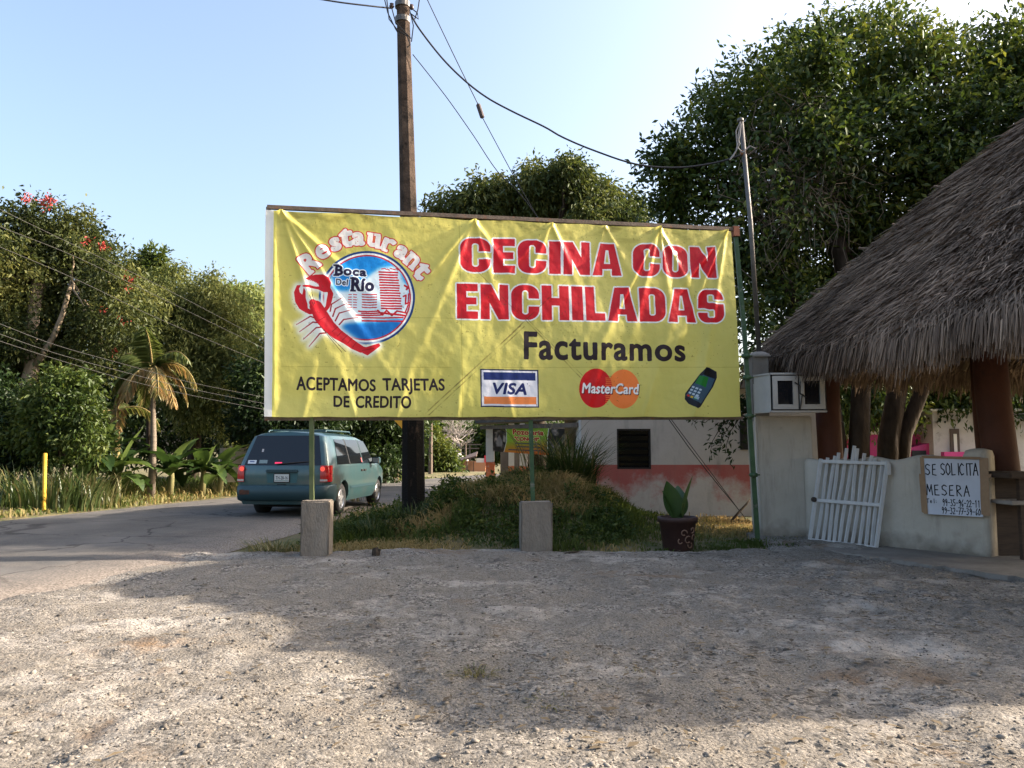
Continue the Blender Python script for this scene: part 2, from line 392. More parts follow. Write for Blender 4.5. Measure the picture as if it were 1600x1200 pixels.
# loose stones
def stones(n, seed, smin, smax, name, ico, yr, matl, ypow=1.0):
    r = np.random.default_rng(seed)
    if ico:
        t = (1 + 5 ** 0.5) / 2
        bv = np.array([(-1, t, 0), (1, t, 0), (-1, -t, 0), (1, -t, 0), (0, -1, t), (0, 1, t), (0, -1, -t), (0, 1, -t), (t, 0, -1), (t, 0, 1), (-t, 0, -1), (-t, 0, 1)], float); bv /= np.linalg.norm(bv[0])
        bf = np.array([(0, 11, 5), (0, 5, 1), (0, 1, 7), (0, 7, 10), (0, 10, 11), (1, 5, 9), (5, 11, 4), (11, 10, 2), (10, 7, 6), (7, 1, 8), (3, 9, 4), (3, 4, 2), (3, 2, 6), (3, 6, 8), (3, 8, 9), (4, 9, 5), (2, 4, 11), (6, 2, 10), (8, 6, 7), (9, 8, 1)])
    else:
        bv = np.array([(1, 0, 0), (-1, 0, 0), (0, 1, 0), (0, -1, 0), (0, 0, 1), (0, 0, -1)], float)
        bf = np.array([(0, 2, 4), (2, 1, 4), (1, 3, 4), (3, 0, 4), (2, 0, 5), (1, 2, 5), (3, 1, 5), (0, 3, 5)])
    k = len(bv)
    u = r.random(n); y = yr[0] * (yr[1] / yr[0]) ** (u ** ypow)
    x = (r.random(n) - 0.5) * 2 * (0.72 * y + 0.6)
    x = np.clip(x, -7, 8)
    d = fbm(x * 0.9, y * 0.9, 91, 3)
    keep = (x > road_edges(y)[1] - 1.6 * r.random(n) ** 2.5) & (d > r.random(n) * 1.6 - 1.0) & ~((x > 3.9) & (y > 10.8))
    x, y = x[keep], y[keep]; n = len(x)
    s = smin + (smax - smin) * r.random(n) ** 3
    v = bv[None] * (1 + 0.75 * (r.random((n, k, 1)) - 0.5)) * s[:, None, None] * (0.7 + 0.6 * r.random((n, 1, 3)))
    v *= 1 + 0.5 * (r.random((n, k, 3)) - .5)
    v[:, :, 2] *= 0.62
    a = r.random(n) * 6.28; ca, sa = np.cos(a)[:, None], np.sin(a)[:, None]
    vx = v[:, :, 0] * ca - v[:, :, 1] * sa; vy = v[:, :, 0] * sa + v[:, :, 1] * ca
    z = lot_h(x, y) + s * 0.2
    V = np.stack([vx + x[:, None], vy + y[:, None], v[:, :, 2] + z[:, None]], 2).reshape(-1, 3)
    Fc = (bf[None] + (np.arange(n) * k)[:, None, None]).reshape(-1, 3)
    return tag(link(name, np_mesh(name, V, Fc, tint=np.repeat(r.random(n), len(bf))), matl), kind='stuff')
def tintM(name, c0, c1, rough=0.9, cmid=None):
    m = bpy.data.materials.new(name); m.use_nodes = True; nt = m.node_tree; N = nt.nodes.new; L = nt.links.new; b = nt.nodes['Principled BSDF']
    b.inputs['Roughness'].default_value = rough; b.inputs['Specular IOR Level'].default_value = 0.2
    a = N('ShaderNodeAttribute'); a.attribute_name = 'tint'; r = N('ShaderNodeValToRGB')
    r.color_ramp.elements[0].color = (*c0, 1); r.color_ramp.elements[1].color = (*c1, 1)
    if cmid: e = r.color_ramp.elements.new(0.5); e.color = (*cmid, 1)
    L(a.outputs['Fac'], r.inputs[0]); L(r.outputs[0], b.inputs['Base Color']); return m
mat_stone = tintM('loose_stone', (0.07, 0.062, 0.053), (0.24, 0.215, 0.182), cmid=(0.165, 0.145, 0.12))
stones(42000, 5, 0.003, 0.010, 'gravel', False, (2.7, 11.0), mat_stone)
stones(3000, 6, 0.007, 0.022, 'loose_stones', True, (2.7, 10.8), mat_stone)

# dark leaf litter and twigs on the gravel
def litter():
    r = np.random.default_rng(9); n = 5200
    y = 3.0 * (11.0 / 3.0) ** (r.random(n) ** 0.75); x = (r.random(n) - 0.42) * 1.5 * y
    d = fbm(x * 0.6, y * 0.6, 15, 3) + 0.35 * sstep(-1, 3, x)
    k = (d > r.random(n) * 1.7 - 0.5) & (x > -3.3) & (x < 7) & ~((x > 4) & (y > 10.9)); x, y = x[k], y[k]; n = len(x)
    a = r.random(n) * 6.28; l = 0.012 + 0.04 * r.random(n) ** 2; w = l * (0.12 + 0.35 * r.random(n))
    dx, dy = np.cos(a) * l, np.sin(a) * l; sx, sy = -np.sin(a) * w, np.cos(a) * w
    z = lot_h(x, y) + 0.014
    V = np.stack([np.stack([x - dx, y - dy, z], 1), np.stack([x + sx, y + sy, z + 0.008], 1), np.stack([x + dx, y + dy, z + 0.004], 1), np.stack([x - sx, y - sy, z + 0.006], 1)], 1).reshape(-1, 3)
    return np_mesh('leaf_litter', V, np.arange(4 * n).reshape(-1, 4), tint=r.random(n))
tag(link('leaf_litter', litter(), tintM('dry_litter', (0.05, 0.04, 0.03), (0.16, 0.12, 0.07))), kind='stuff')

# concrete apron along the wall
def apron():
    a, b = gp(1285, 853, 0.02), gp(1640, 884, 0.02); c, d = gp(1640, 912, 0.05), gp(1290, 862, 0.05)
    m = MB(); n = 24; top = []
    for i in range(n + 1):
        t = i / n
        p = a.lerp(b, t); q = d.lerp(c, t)
        q = q + Vector((0.05 * math.sin(i * 1.9), 0.06 * math.sin(i * 2.7 + 1), 0))
        top += [(p.x + 0.15, p.y + 0.3, 0.085), (q.x, q.y, 0.075), (q.x - 0.03, q.y - 0.05, -0.03)]
    m.add(top, [(i * 3 + k, i * 3 + k + 1, i * 3 + k + 4, i * 3 + k + 3) for i in range(n) for k in (0, 1)])
    return m
mat_conc = M('old_concrete', (0.145, 0.13, 0.112), (0.225, 0.205, 0.18), 3.0, 0.92, 0.5, 60, c3=(0.085, 0.078, 0.07), s3=7, t3=(0.6, 0.75))
tag(apron().build('concrete_apron', mat_conc, smooth=False), kind='structure')

# ------------------------------------------------------------------ grass
def blades(name, x, y, z, h, w, r, lean=0.5, tint=None, parent=None, matl=None, kind='stuff', seg3=False):
    n = len(x); a = r.random(n) * 6.28; b = r.random(n) * 6.28
    l = lean * h * (0.3 + 0.9 * r.random(n))
    dx, dy = np.cos(a) * l, np.sin(a) * l; sx, sy = np.cos(b) * w, np.sin(b) * w
    P0 = np.stack([x - sx, y - sy, z], 1); P1 = np.stack([x + sx, y + sy, z], 1)
    mx = np.stack([x + dx * 0.35, y + dy * 0.35, z + h * 0.6], 1); sv = np.stack([sx, sy, 0 * sx], 1) * 0.8
    T = np.stack([x + dx, y + dy, z + h * (1 - 0.35 * lean)], 1)
    V = np.stack([P0, P1, mx + sv, mx - sv, T], 1).reshape(-1, 3)
    o = (np.arange(n) * 5)[:, None]
    Fc = np.concatenate([o + np.array([[0, 1, 2]]), o + np.array([[0, 2, 3]]), o + np.array([[3, 2, 4]])], 0)
    t = r.random(n) if tint is None else tint
    return link(name, np_mesh(name, V, Fc, tint=np.tile(t, 3)), matl, parent, kind=kind)
mat_grass = leafM('grass_blades', (0.035, 0.06, 0.014), (0.085, 0.11, 0.028), (0.33, 0.25, 0.11), 0.35, 0.03, 0.6)
def scatter(n, xr, yr, r):
    return xr[0] + (xr[1] - xr[0]) * r.random(n), yr[0] + (yr[1] - yr[0]) * r.random(n)
r = np.random.default_rng(21)
# mound
x, y = scatter(78000, (-3.5, 4.6), (11.25, 18.0), r)
dens = fbm(x * 1.2, y * 1.2, 70, 3)
xr_ = road_edges(y)[1]
front = 11.45 + 0.2 * vnoise(x * 2, y * 0, 71)
bare = 1.3 * np.exp(-((x + 1.8) / 0.95) ** 2 - ((y - 11.55) / 0.35) ** 2)
k = (x > xr_ + 0.35 + 0.75 * (1 - sstep(12.0, 13.2, y))) & (y > front) & (dens > r.random(len(x)) * 1.4 - 0.8) & (bare < r.random(len(x))) & ~((x > 1.3) & (y > 15.8))
x, y = x[k], y[k]; n = len(x)
dry = sstep(-0.1, 0.7, fbm(x * 0.7, y * 0.7, 72, 3) + 0.5 * np.clip(mound_z(x, y), 0, 1) - 0.15)
dry = np.maximum(dry, 0.9 * sstep(2.6, 3.2, x) * sstep(12.2, 13, y) * 0.7)  # sunlit patch right of the pot, painted in as straw tint
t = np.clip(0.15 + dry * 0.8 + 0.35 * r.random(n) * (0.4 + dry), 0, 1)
h = (0.07 + 0.22 * r.random(n) ** 2) * (1 + 0.6 * fbm(x * 1.1, y * 1.1, 73, 2)) * (1 - 0.6 * sstep(1.6, 2.6, x))
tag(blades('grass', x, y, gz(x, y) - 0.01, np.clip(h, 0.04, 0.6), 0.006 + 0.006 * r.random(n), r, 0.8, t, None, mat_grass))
# verge on the far side of the road
x, y = scatter(52000, (-16, -2.0), (9.5, 40), r)
xl = road_edges(y)[0]; d = xl - x
k = (d > 0.12 + 0.25 * vnoise(y * 0.9, y * 0, 74)) & (d < 5.5) & (r.random(len(x)) < np.clip(1.3 - d * 0.12, 0.2, 1))
x, y, d = x[k], y[k], d[k]; n = len(x)
h = (0.08 + 0.30 * r.random(n) ** 1.7) * (0.6 + 0.8 * sstep(0.2, 2.2, d)) * (1 + 0.5 * vnoise(x, y, 75))
t = np.clip(0.25 + 0.6 * r.random(n) - 0.1 * d + 0.35 * vnoise(x * 0.5, y * 0.5, 76), 0, 1)
tag(blades('grass_verge', x, y, gz(x, y), h, 0.012 + 0.012 * r.random(n), r, 0.7, t, None, mat_grass))

# matted dry grass lying over the top of the mound
x, y = scatter(16000, (-1.6, 2.2), (12.6, 16.2), r)
k = (mound_z(x, y) > .42 + .22 * vnoise(x * 1.4, y * 1.4, 79)) ; x, y = x[k], y[k]; n = len(x)
tag(blades('dry_grass', x, y, gz(x, y) + .02 + .08 * r.random(n), 0.10 + 0.18 * r.random(n), 0.005 + 0.005 * r.random(n), r, 1.5, np.clip(.62 + .35 * r.random(n) + .2 * vnoise(x * 2, y * 2, 80), 0, 1), None, mat_grass))
x, y = scatter(5200, (-3.2, -0.6), (11.25, 12.3), r)
k = np.exp(-((x + 1.8) / 0.9) ** 2 - ((y - 11.6) / 0.35) ** 2) > r.random(len(x)) * 1.1; x, y = x[k], y[k]; n = len(x)
tag(blades('straw', x, y, gz(x, y) + .005, 0.05 + 0.10 * r.random(n), 0.005 + 0.004 * r.random(n), r, 1.6, .8 + .2 * r.random(n), None, mat_grass))
# ------------------------------------------------------------------ flat print (rasterised in numpy)
def homography(src, dst):
    A = []; b = []
    for (x, y), (u, v) in zip(src, dst):
        A += [[x, y, 1, 0, 0, 0, -u * x, -u * y], [0, 0, 0, x, y, 1, -v * x, -v * y]]; b += [u, v]
    h = np.linalg.solve(np.array(A, float), np.array(b, float))
    return np.append(h, 1).reshape(3, 3)
_TXT = {}
def text_tris(s, off=0.0, shear=0.0):
    key = (s, off, shear)
    if key not in _TXT:
        c = bpy.data.curves.new('txt', 'FONT'); c.body = s; c.space_character = 1.0 if len(s) == 1 else (1.10 if s in ('Boca', 'Del', 'Río', 'Facturamos') else 1.04); c.offset = off; c.shear = shear; c.resolution_u = 5
        c.fill_mode = 'FRONT'
        o = bpy.data.objects.new('txt', c); SC.collection.objects.link(o)
        me = o.to_mesh(); me.calc_loop_triangles()
        v = np.array([p.co[:2] for p in me.vertices]); t = np.array([list(q.vertices) for q in me.loop_triangles])
        o.to_mesh_clear(); bpy.data.objects.remove(o); bpy.data.curves.remove(c)
        _TXT[key] = (v, t)
    return _TXT[key]
class Canvas:
    def __init__(s, W, H, quad, bgc):
        s.W, s.H = W, H; s.h = homography(quad, [(0, 0), (W, 0), (W, H), (0, H)])
        s.a = np.empty((H, W, 3)); s.a[:] = bgc
        s.k = math.sqrt(W * H) / math.sqrt(abs((quad[1][0] - quad[0][0]) * (quad[3][1] - quad[0][1])))   # canvas px per source px
    def P(s, p):
        p = np.asarray(p, float).reshape(-1, 2); q = np.c_[p, np.ones(len(p))] @ s.h.T
        return q[:, :2] / q[:, 2:]
    def _box(s, c, pad=0):
        x0 = max(int(c[:, 0].min()) - pad, 0); x1 = min(int(c[:, 0].max()) + 2 + pad, s.W); y0 = max(int(c[:, 1].min()) - pad, 0); y1 = min(int(c[:, 1].max()) + 2 + pad, s.H)
        return x0, x1, y0, y1
    def mask(s): return np.zeros((s.H, s.W), bool)
    def poly(s, m, pts, val=True, raw=False):
        c = np.asarray(pts, float) if raw else s.P(pts); x0, x1, y0, y1 = s._box(c)
        if x1 <= x0 or y1 <= y0: return m
        X, Y = np.meshgrid(np.arange(x0, x1) + .5, np.arange(y0, y1) + .5); ins = np.zeros(X.shape, bool)
        for i in range(len(c)):
            (ax, ay), (bx, by) = c[i], c[(i + 1) % len(c)]
            if ay == by: continue
            ins ^= ((ay > Y) != (by > Y)) & (X < (bx - ax) * (Y - ay) / (by - ay) + ax)
        sub = m[y0:y1, x0:x1]; sub[ins] = val; return m
    def stroke(s, m, pts, w):
        c = s.P(pts)
        if not hasattr(w, '__len__'): w = [w] * len(c)
        w = np.asarray(w, float) * s.k / 2
        for i in range(len(c) - 1):
            a, b = c[i], c[i + 1]; ra, rb = w[i], w[i + 1]
            x0, x1, y0, y1 = s._box(np.array([a, b]), int(max(ra, rb)) + 2)
            if x1 <= x0 or y1 <= y0: continue
            X, Y = np.meshgrid(np.arange(x0, x1) + .5, np.arange(y0, y1) + .5); d = b - a; L2 = max(d @ d, 1e-9)
            t = np.clip(((X - a[0]) * d[0] + (Y - a[1]) * d[1]) / L2, 0, 1)
            m[y0:y1, x0:x1] |= np.hypot(X - a[0] - t * d[0], Y - a[1] - t * d[1]) <= ra + (rb - ra) * t
        return m
    def tris(s, m, pts, tri):
        c = s.P(pts)
        for t in tri:
            p = c[t]; x0, x1, y0, y1 = s._box(p)
            if x1 <= x0 or y1 <= y0: continue
            X, Y = np.meshgrid(np.arange(x0, x1) + .5, np.arange(y0, y1) + .5)
            e = [(p[(i + 1) % 3][0] - p[i][0]) * (Y - p[i][1]) - (p[(i + 1) % 3][1] - p[i][1]) * (X - p[i][0]) for i in range(3)]
            m[y0:y1, x0:x1] |= ((e[0] >= -.3) & (e[1] >= -.3) & (e[2] >= -.3)) | ((e[0] <= .3) & (e[1] <= .3) & (e[2] <= .3))
        return m
    def dilate(s, m, r):
        r = int(round(r))
        if r < 1: return m
        ys, xs_ = np.nonzero(m)
        if len(ys) == 0: return m
        y0, y1, x0, x1 = max(ys.min() - r - 1, 0), min(ys.max() + r + 2, s.H), max(xs_.min() - r - 1, 0), min(xs_.max() + r + 2, s.W)
        a = m[y0:y1, x0:x1].astype(np.int32); out = np.zeros(a.shape, bool)
        for dy in range(-r, r + 1):
            hx = int(math.sqrt(r * r - dy * dy)); cs = np.cumsum(np.pad(a, ((0, 0), (hx + 1, hx))), 1); run = (cs[:, 2 * hx + 1:] - cs[:, :a.shape[1]]) > 0
            if dy >= 0: out[dy:] |= run[:a.shape[0] - dy]
            else: out[:dy] |= run[-dy:]
        o = m.copy(); o[y0:y1, x0:x1] |= out; return o
    def text(s, m, st, quad, off=0.0, shear=0.0, caps=False):      # quad TL,TR,BR,BL in source px; glyph bbox fills it
        v, t = text_tris(st, 0.0, shear); lo, hi = v.min(0), v.max(0)
        if caps: lo = np.array([lo[0], 0.0])
        hgt = abs(quad[3][1] - quad[0][1]); r = off * hgt / (hi[1] - lo[1])          # stroke growth in source px
        n = (v - lo) / (hi - lo); q = np.asarray(quad, float); q = q + np.array([(r, r), (-r, r), (-r, -r), (r, -r)])
        a, b = n[:, :1], n[:, 1:]
        k = s.tris(s.mask(), (q[3] * (1 - a) + q[2] * a) * (1 - b) + (q[0] * (1 - a) + q[1] * a) * b, t)
        m |= s.dilate(k, r * s.k); return m
    def glyph(s, m, ch, c, ang, hgt, off, asp=1.0):      # single glyph centred at c, rotated
        v, t = text_tris(ch, 0.0); lo, hi = v.min(0), v.max(0); ctr = (lo + hi) / 2; r = off * hgt / (hi[1] - lo[1]); sc = (hgt - 2 * r) / (hi[1] - lo[1])
        n = (v - ctr) * sc * np.array([asp, 1]); ca, sa = math.cos(ang), math.sin(ang)
        k = s.tris(s.mask(), np.c_[c[0] + n[:, 0] * ca + n[:, 1] * sa * 1, c[1] + n[:, 0] * sa - n[:, 1] * ca], t)
        m |= s.dilate(k, r * s.k); return m
    def quadmap(s, quad):
        q = np.asarray(quad, float); c = s.P(q); x0, x1, y0, y1 = s._box(c, 1)
        X, Y = np.meshgrid(np.arange(x0, x1) + .5, np.arange(y0, y1) + .5)
        h = homography([tuple(p) for p in c], [(0, 1), (1, 1), (1, 0), (0, 0)])
        w = h[2, 0] * X + h[2, 1] * Y + 1
        return (x0, x1, y0, y1), (h[0, 0] * X + h[0, 1] * Y + h[0, 2]) / w, (h[1, 0] * X + h[1, 1] * Y + h[1, 2]) / w
    def blur(s, m, r):
        r = max(int(r * s.k), 1); a = m.astype(float)
        for ax in (0, 1):
            for _ in range(2):
                p = np.pad(a, [(r + 1, r) if i == ax else (0, 0) for i in (0, 1)], mode='edge'); cs = np.cumsum(p, ax)
                n = a.shape[ax]
                a = (np.take(cs, np.arange(2 * r + 1, 2 * r + 1 + n), ax) - np.take(cs, np.arange(0, n), ax)) / (2 * r + 1)
        return a
    def grow(s, m, r): return s.dilate(m, r * s.k)
    def paint(s, m, col, al=1.0):
        a = (m.astype(float) * al)[..., None]; s.a = s.a * (1 - a) + np.asarray(col, float) * a
    def image(s, name):
        im = bpy.data.images.new(name, s.W, s.H); px = np.ones((s.H, s.W, 4), np.float32); px[..., :3] = np.clip(s.a[::-1], 0, 1)
        im.pixels.foreach_set(px.ravel()); im.update(); im.pack(); return im

def printM(name, im, rough=0.5, spec=0.3, trans=0.0, bump=0.0):
    m = bpy.data.materials.new(name); m.use_nodes = True; nt = m.node_tree; N = nt.nodes.new; L = nt.links.new; b = nt.nodes['Principled BSDF']
    t = N('ShaderNodeTexImage'); t.image = im; t.extension = 'EXTEND'; uvn = N('ShaderNodeUVMap'); uvn.uv_map = 'UVMap'; L(uvn.outputs[0], t.inputs[0])
    L(t.outputs[0], b.inputs['Base Color']); b.inputs['Roughness'].default_value = rough; b.inputs['Specular IOR Level'].default_value = spec
    if bump:
        tc = N('ShaderNodeTexCoord'); n3 = N('ShaderNodeTexNoise'); n3.inputs['Scale'].default_value = 9; n3.inputs['Detail'].default_value = 4; L(tc.outputs['Object'], n3.inputs['Vector'])
        bp = N('ShaderNodeBump'); bp.inputs['Strength'].default_value = bump; bp.inputs['Distance'].default_value = 0.02; L(n3.outputs[0], bp.inputs['Height']); L(bp.outputs[0], b.inputs['Normal'])
    if trans:
        tr = N('ShaderNodeBsdfTranslucent'); L(t.outputs[0], tr.inputs[0]); mx = N('ShaderNodeMixShader'); mx.inputs[0].default_value = trans
        L(b.outputs[0], mx.inputs[1]); L(tr.outputs[0], mx.inputs[2]); L(mx.outputs[0], nt.nodes['Material Output'].inputs[0])
    return m

# heavy block capitals
def block_glyph(ch, x, y):
    def rr(x, y, x0, x1, y0, y1, r, asp):
        cx, cy = (x0 + x1) / 2, (y0 + y1) / 2
        qx = np.abs(x - cx) * asp - ((x1 - x0) / 2 * asp - r); qy = np.abs(y - cy) - ((y1 - y0) / 2 - r)
        return np.hypot(np.maximum(qx, 0), np.maximum(qy, 0)) + np.minimum(np.maximum(qx, qy), 0) <= r
    box = (x >= 0) & (x <= 1) & (y >= 0) & (y <= 1); a = 0.72; t = .36
    if ch == 'I': return box
    if ch == 'E': return box & ((x < .45) | (y > .79) | (y < .21) | ((abs(y - .51) < .1) & (x < .93)))
    if ch == 'L': return box & ((x < .47) | (y < .22))
    if ch == 'H': return box & ((x < t) | (x > 1 - t) | (abs(y - .53) < .11))
    if ch == 'N': return box & ((x < .32) | (x > .68) | (np.abs(x - (.84 - .68 * y)) < .2))
    if ch == 'A':
        o = box & (np.abs(x - .5) < .5 - .27 * y); i = (np.abs(x - .5) < .17 - .19 * y) & (y < .2)
        c = (np.abs(x - .5) < .105 - .14 * (y - .38)) & (y > .36) & (y < .80)
        return o & ~i & ~c & ~((np.abs(x - .5) < .16) & (y < .2))
    if ch in 'CO':
        o = rr(x, y, 0, 1, 0, 1, .3, a) & ~rr(x, y, .385, .615, .15, .85, .08, a)
        return o if ch == 'O' else o & ~((x > .5) & (y > .38) & (y < .61))
    if ch == 'D':
        return (box & (x < .5) | rr(x, y, 0, 1, 0, 1, .3, a)) & ~rr(x, y, .38, .62, .18, .82, .07, a)
    if ch == 'S':
        o = rr(x, y, 0, 1, 0, 1, .28, a)
        o &= ~rr(x, y, .37, .63, .60, .86, .06, a) & ~rr(x, y, .37, .63, .14, .40, .06, a)
        o &= ~((x > .5) & (y > .56) & (y < .70) & (y > .50 + (1 - x) * .22)) & ~((x < .5) & (y < .44) & (y > .30) & (y < .50 - x * .22))
        return o
def block_text(cv, m, st, widths, quad, gap=.10):
    tot = sum(widths[c] for c in st) + gap * (len(st) - 1); bx, X, Y = cv.quadmap(quad); x0, x1, y0, y1 = bx; cur = 0
    out = np.zeros(X.shape, bool)
    for c in st:
        w = widths[c]
        if c != ' ':
            out |= block_glyph(c, (X * tot - cur) / w, Y)
        cur += w + gap
    m[y0:y1, x0:x1] |= out
    return m

# ------------------------------------------------------------------ the big banner
SQ = [(415, 328), (1142, 361), (1157, 651), (413, 651)]
cv = Canvas(2400, 1010, SQ, (0.81, 0.77, 0.40))
YEL = np.array((0.81, 0.77, 0.40))
def banner_art(cv):
    WH = (0.93, 0.93, 0.92); RED = (0.80, 0.05, 0.13)
    m = lambda: cv.mask()
    # noise blotches, a pale upright band and a pale lower-left strip
    yy, xx = np.mgrid[0:cv.H, 0:cv.W]
    n = fbm(xx / 420., yy / 420., 3, 4)
    cv.a += (n * 0.025)[..., None] * np.array([1, 1, 1.2])
    pale = cv.blur(cv.poly(m(), [(708, 340), (745, 340), (762, 652), (705, 652)]), 9); cv.paint(pale, (0.88, 0.85, 0.45), 0.45)
    cv.paint(cv.blur(cv.poly(m(), [(413, 620), (720, 622), (720, 655), (413, 655)]), 6), (0.86, 0.84, 0.50), 0.35)
    # round crest: rings
    c0 = (573, 466); rx, ry = 75, 73
    el = lambda k: [(c0[0] + rx * k * math.cos(t) + 0, c0[1] + ry * k * math.sin(t)) for t in np.linspace(0, 2 * math.pi, 80)]
    halo_c = [(470, 440), (520, 430), (545, 480), (590, 535), (560, 560), (490, 545), (460, 505)]
    cv.paint(cv.poly(m(), el(1.0)), (0.02, 0.22, 0.47)); cv.paint(cv.poly(m(), el(.955)), WH); cv.paint(cv.poly(m(), el(.915)), (0.72, 0.10, 0.18)); 
    disc = cv.poly(m(), el(.885))
    cv.paint(disc, (0.05, 0.55, 0.87))
    g = cv.blur(cv.poly(m(), [(515, 505), (640, 505), (640, 535), (540, 540)]), 5); cv.paint(g * disc, (0.0, 0.42, 0.74), 0.9)
    # pale cloud behind skyline
    cl = cv.poly(m(), [(505, 455), (545, 455), (585, 425), (592, 420), (622, 415), (630, 440), (640, 450), (640, 498), (560, 505), (520, 505), (505, 480)])
    cv.paint(cv.blur(cl, 3) * disc, (0.88, 0.93, 0.95), 0.95)
    # lobster halo
    lob = m()
    body = [(489, 474), (494, 480), (502, 495), (513, 510), (526, 522), (540, 531), (553, 540), (564, 546)]
    cv.stroke(lob, body, [11, 19, 22, 20, 17, 14, 13, 11])
    cv.poly(lob, [(560, 540), (572, 543), (592, 537), (594, 541), (584, 549), (574, 556), (566, 552)])
    big = [(476.8, 437.2), (483.3, 431.7), (493.3, 429.5), (504.3, 429.8), (513.5, 434.4), (517.2, 442.7), (516.3, 450), (512.6, 457.3), (506.2, 457.3), (497, 452.8), (484.2, 450.5), (473.2, 448.8), (473, 446.7), (482.3, 445.6), (493.3, 448.2), (498.8, 448.2), (497.9, 445.4), (491.5, 440.8), (483.3, 438.4)]
    cv.poly(lob, big); cv.stroke(lob, [(514.4, 453.7), (516.4, 460), (514.5, 470), (512, 480), (506, 488)], [6, 8, 8, 6, 5])
    sm = [(470.4, 446.3), (464, 446.3), (459.4, 457.3), (461.3, 472), (467.7, 483), (475, 487.6), (481.4, 485.8), (480.5, 475.7), (477.8, 466.5), (477.6, 455.5), (474.6, 450), (473.4, 457.3), (472.3, 461), (468.6, 457.3), (467.3, 451.8)]
    cv.poly(lob, sm); cv.stroke(lob, [(478, 485), (485, 488.5), (495, 487)], [7, 7, 6])
    leg = m()
    for p in ([(516, 487), (518, 476), (535, 466)], [(520, 495), (524, 483), (542, 475)], [(524, 502), (530, 490), (550, 485)], [(530, 508), (537, 500), (559, 497)],
              [(497, 500), (485, 495), (463, 508)], [(500, 506), (489, 504), (468, 519)], [(504, 512), (494, 513), (474, 531)], [(509, 521), (500, 522), (483, 542)]):
        cv.stroke(leg, p, [2.2, 2.0, 0.9])
    halo = cv.blur(cv.grow(lob | leg, 4), 3.5); cv.paint(halo, (0.93, 0.94, 0.93), 0.97)
    # skyline
    sk = m()
    for k in range(15):
        y = 424.5 + k * 4.05; x0 = 591 + k * .25; x1 = 622 + k * .5; jx = (k * 37 % 5) * .5
        cv.poly(sk, [(x0 + jx * .3, y + .4), (x1 - jx, y + 1.0), (x1 - jx, y + 3.5), (x0 + jx * .3, y + 2.9)])
    for k in range(6):
        cv.stroke(sk, [(596 + k * 4.5, 421.5 - (k % 2)), (599 + k * 4.5, 421 + (k % 3))], 1.6)
        y = 461 + k * 4; cv.stroke(sk, [(566, y), (578, y + .8), (588, y + .3)], 1.7); cv.stroke(sk, [(545 - k * .5, y), (549, y)], 1.3); cv.stroke(sk, [(552, y), (557, y + .4)], 1.3)
    for x, y, w in ((560, 487, 30), (565, 490, 26), (556, 493, 40), (566, 497, 60)):
        cv.stroke(sk, [(x, y), (x + w * .5, y + .8), (x + w * 1.05, y)], 2.2)
    cv.stroke(sk, [(566, 502), (629, 503)], 2.4); cv.stroke(sk, [(590, 486), (597, 493), (604, 486), (612, 494), (620, 487), (634, 490)], 2.6); cv.stroke(sk, [(596, 490), (632, 494)], 3.0)
    cv.stroke(sk, [(630, 464), (634, 462), (633, 476), (638, 474)], 2.4); cv.stroke(sk, [(632, 447), (637, 450), (635, 453)], 3.2); cv.stroke(sk, [(638, 460), (637, 478), (633, 488)], 2.0)
    cv.paint(sk, (0.74, 0.06, 0.14))
    # lobster body
    cv.paint(leg, (0.62, 0.03, 0.12)); cv.paint(lob, (0.80, 0.08, 0.14))
    core = cv.stroke(m(), [(495, 484), (504, 498), (516, 512), (530, 523), (550, 537)], [3, 5, 4.5, 3, 2]); cv.paint(cv.blur(core, 2), (0.93, 0.33, 0.33), 0.6)
    seg = m()
    for a, b in (((519, 519), (528, 511)), ((527, 526), (535, 518)), ((535, 532), (543, 524)), ((543, 537), (550, 529)), ((551, 543), (557, 535)), ((498, 502), (508, 496)), ((566, 548), (584, 545))): cv.stroke(seg, [a, b], .9)
    cv.paint(seg, (0.5, 0.02, 0.07), .8)
    th = m()
    for k in range(6): cv.stroke(th, [(484 + k * 2.4, 438.8 + k * 1.2), (485 + k * 2.4, 437.4 + k * 1.2)], 1.0)
    cv.paint(th, WH, .8); ant = m()
    cv.stroke(ant, [(490, 478), (484, 462)], .8); cv.stroke(ant, [(492, 476), (487, 458)], .8); cv.stroke(ant, [(500, 510), (534, 551)], .7); cv.stroke(ant, [(506, 516), (540, 550)], .7)
    cv.paint(ant, (0.12, 0.08, 0.1))
    # crest lettering
    t = m()
    cv.text(t, 'Boca', [(524, 415), (573, 420), (572, 433.5), (523, 431)], .04); cv.text(t, 'Del', [(525, 436), (544, 438), (543, 447), (525, 446)], .028); cv.text(t, 'Río', [(549, 434), (585, 437), (584, 457), (548, 456)], .042)
    for q in ([(521, 429), (530, 429.4), (530, 432.2), (521, 432)], [(521, 414), (530, 414.6), (530, 417), (521, 416.6)], [(547, 453.5), (556, 454), (556, 456.6), (547, 456.3)], [(547, 434.6), (556, 435.3), (556, 438), (547, 437.4)], [(561, 454), (567, 454), (567, 456.7), (561, 456.6)]): cv.poly(t, q)
    cv.paint(cv.grow(t, 1.5), (0.9, 0.93, 0.95), .95); cv.paint(t, (0.09, 0.07, 0.22))
    t = m()
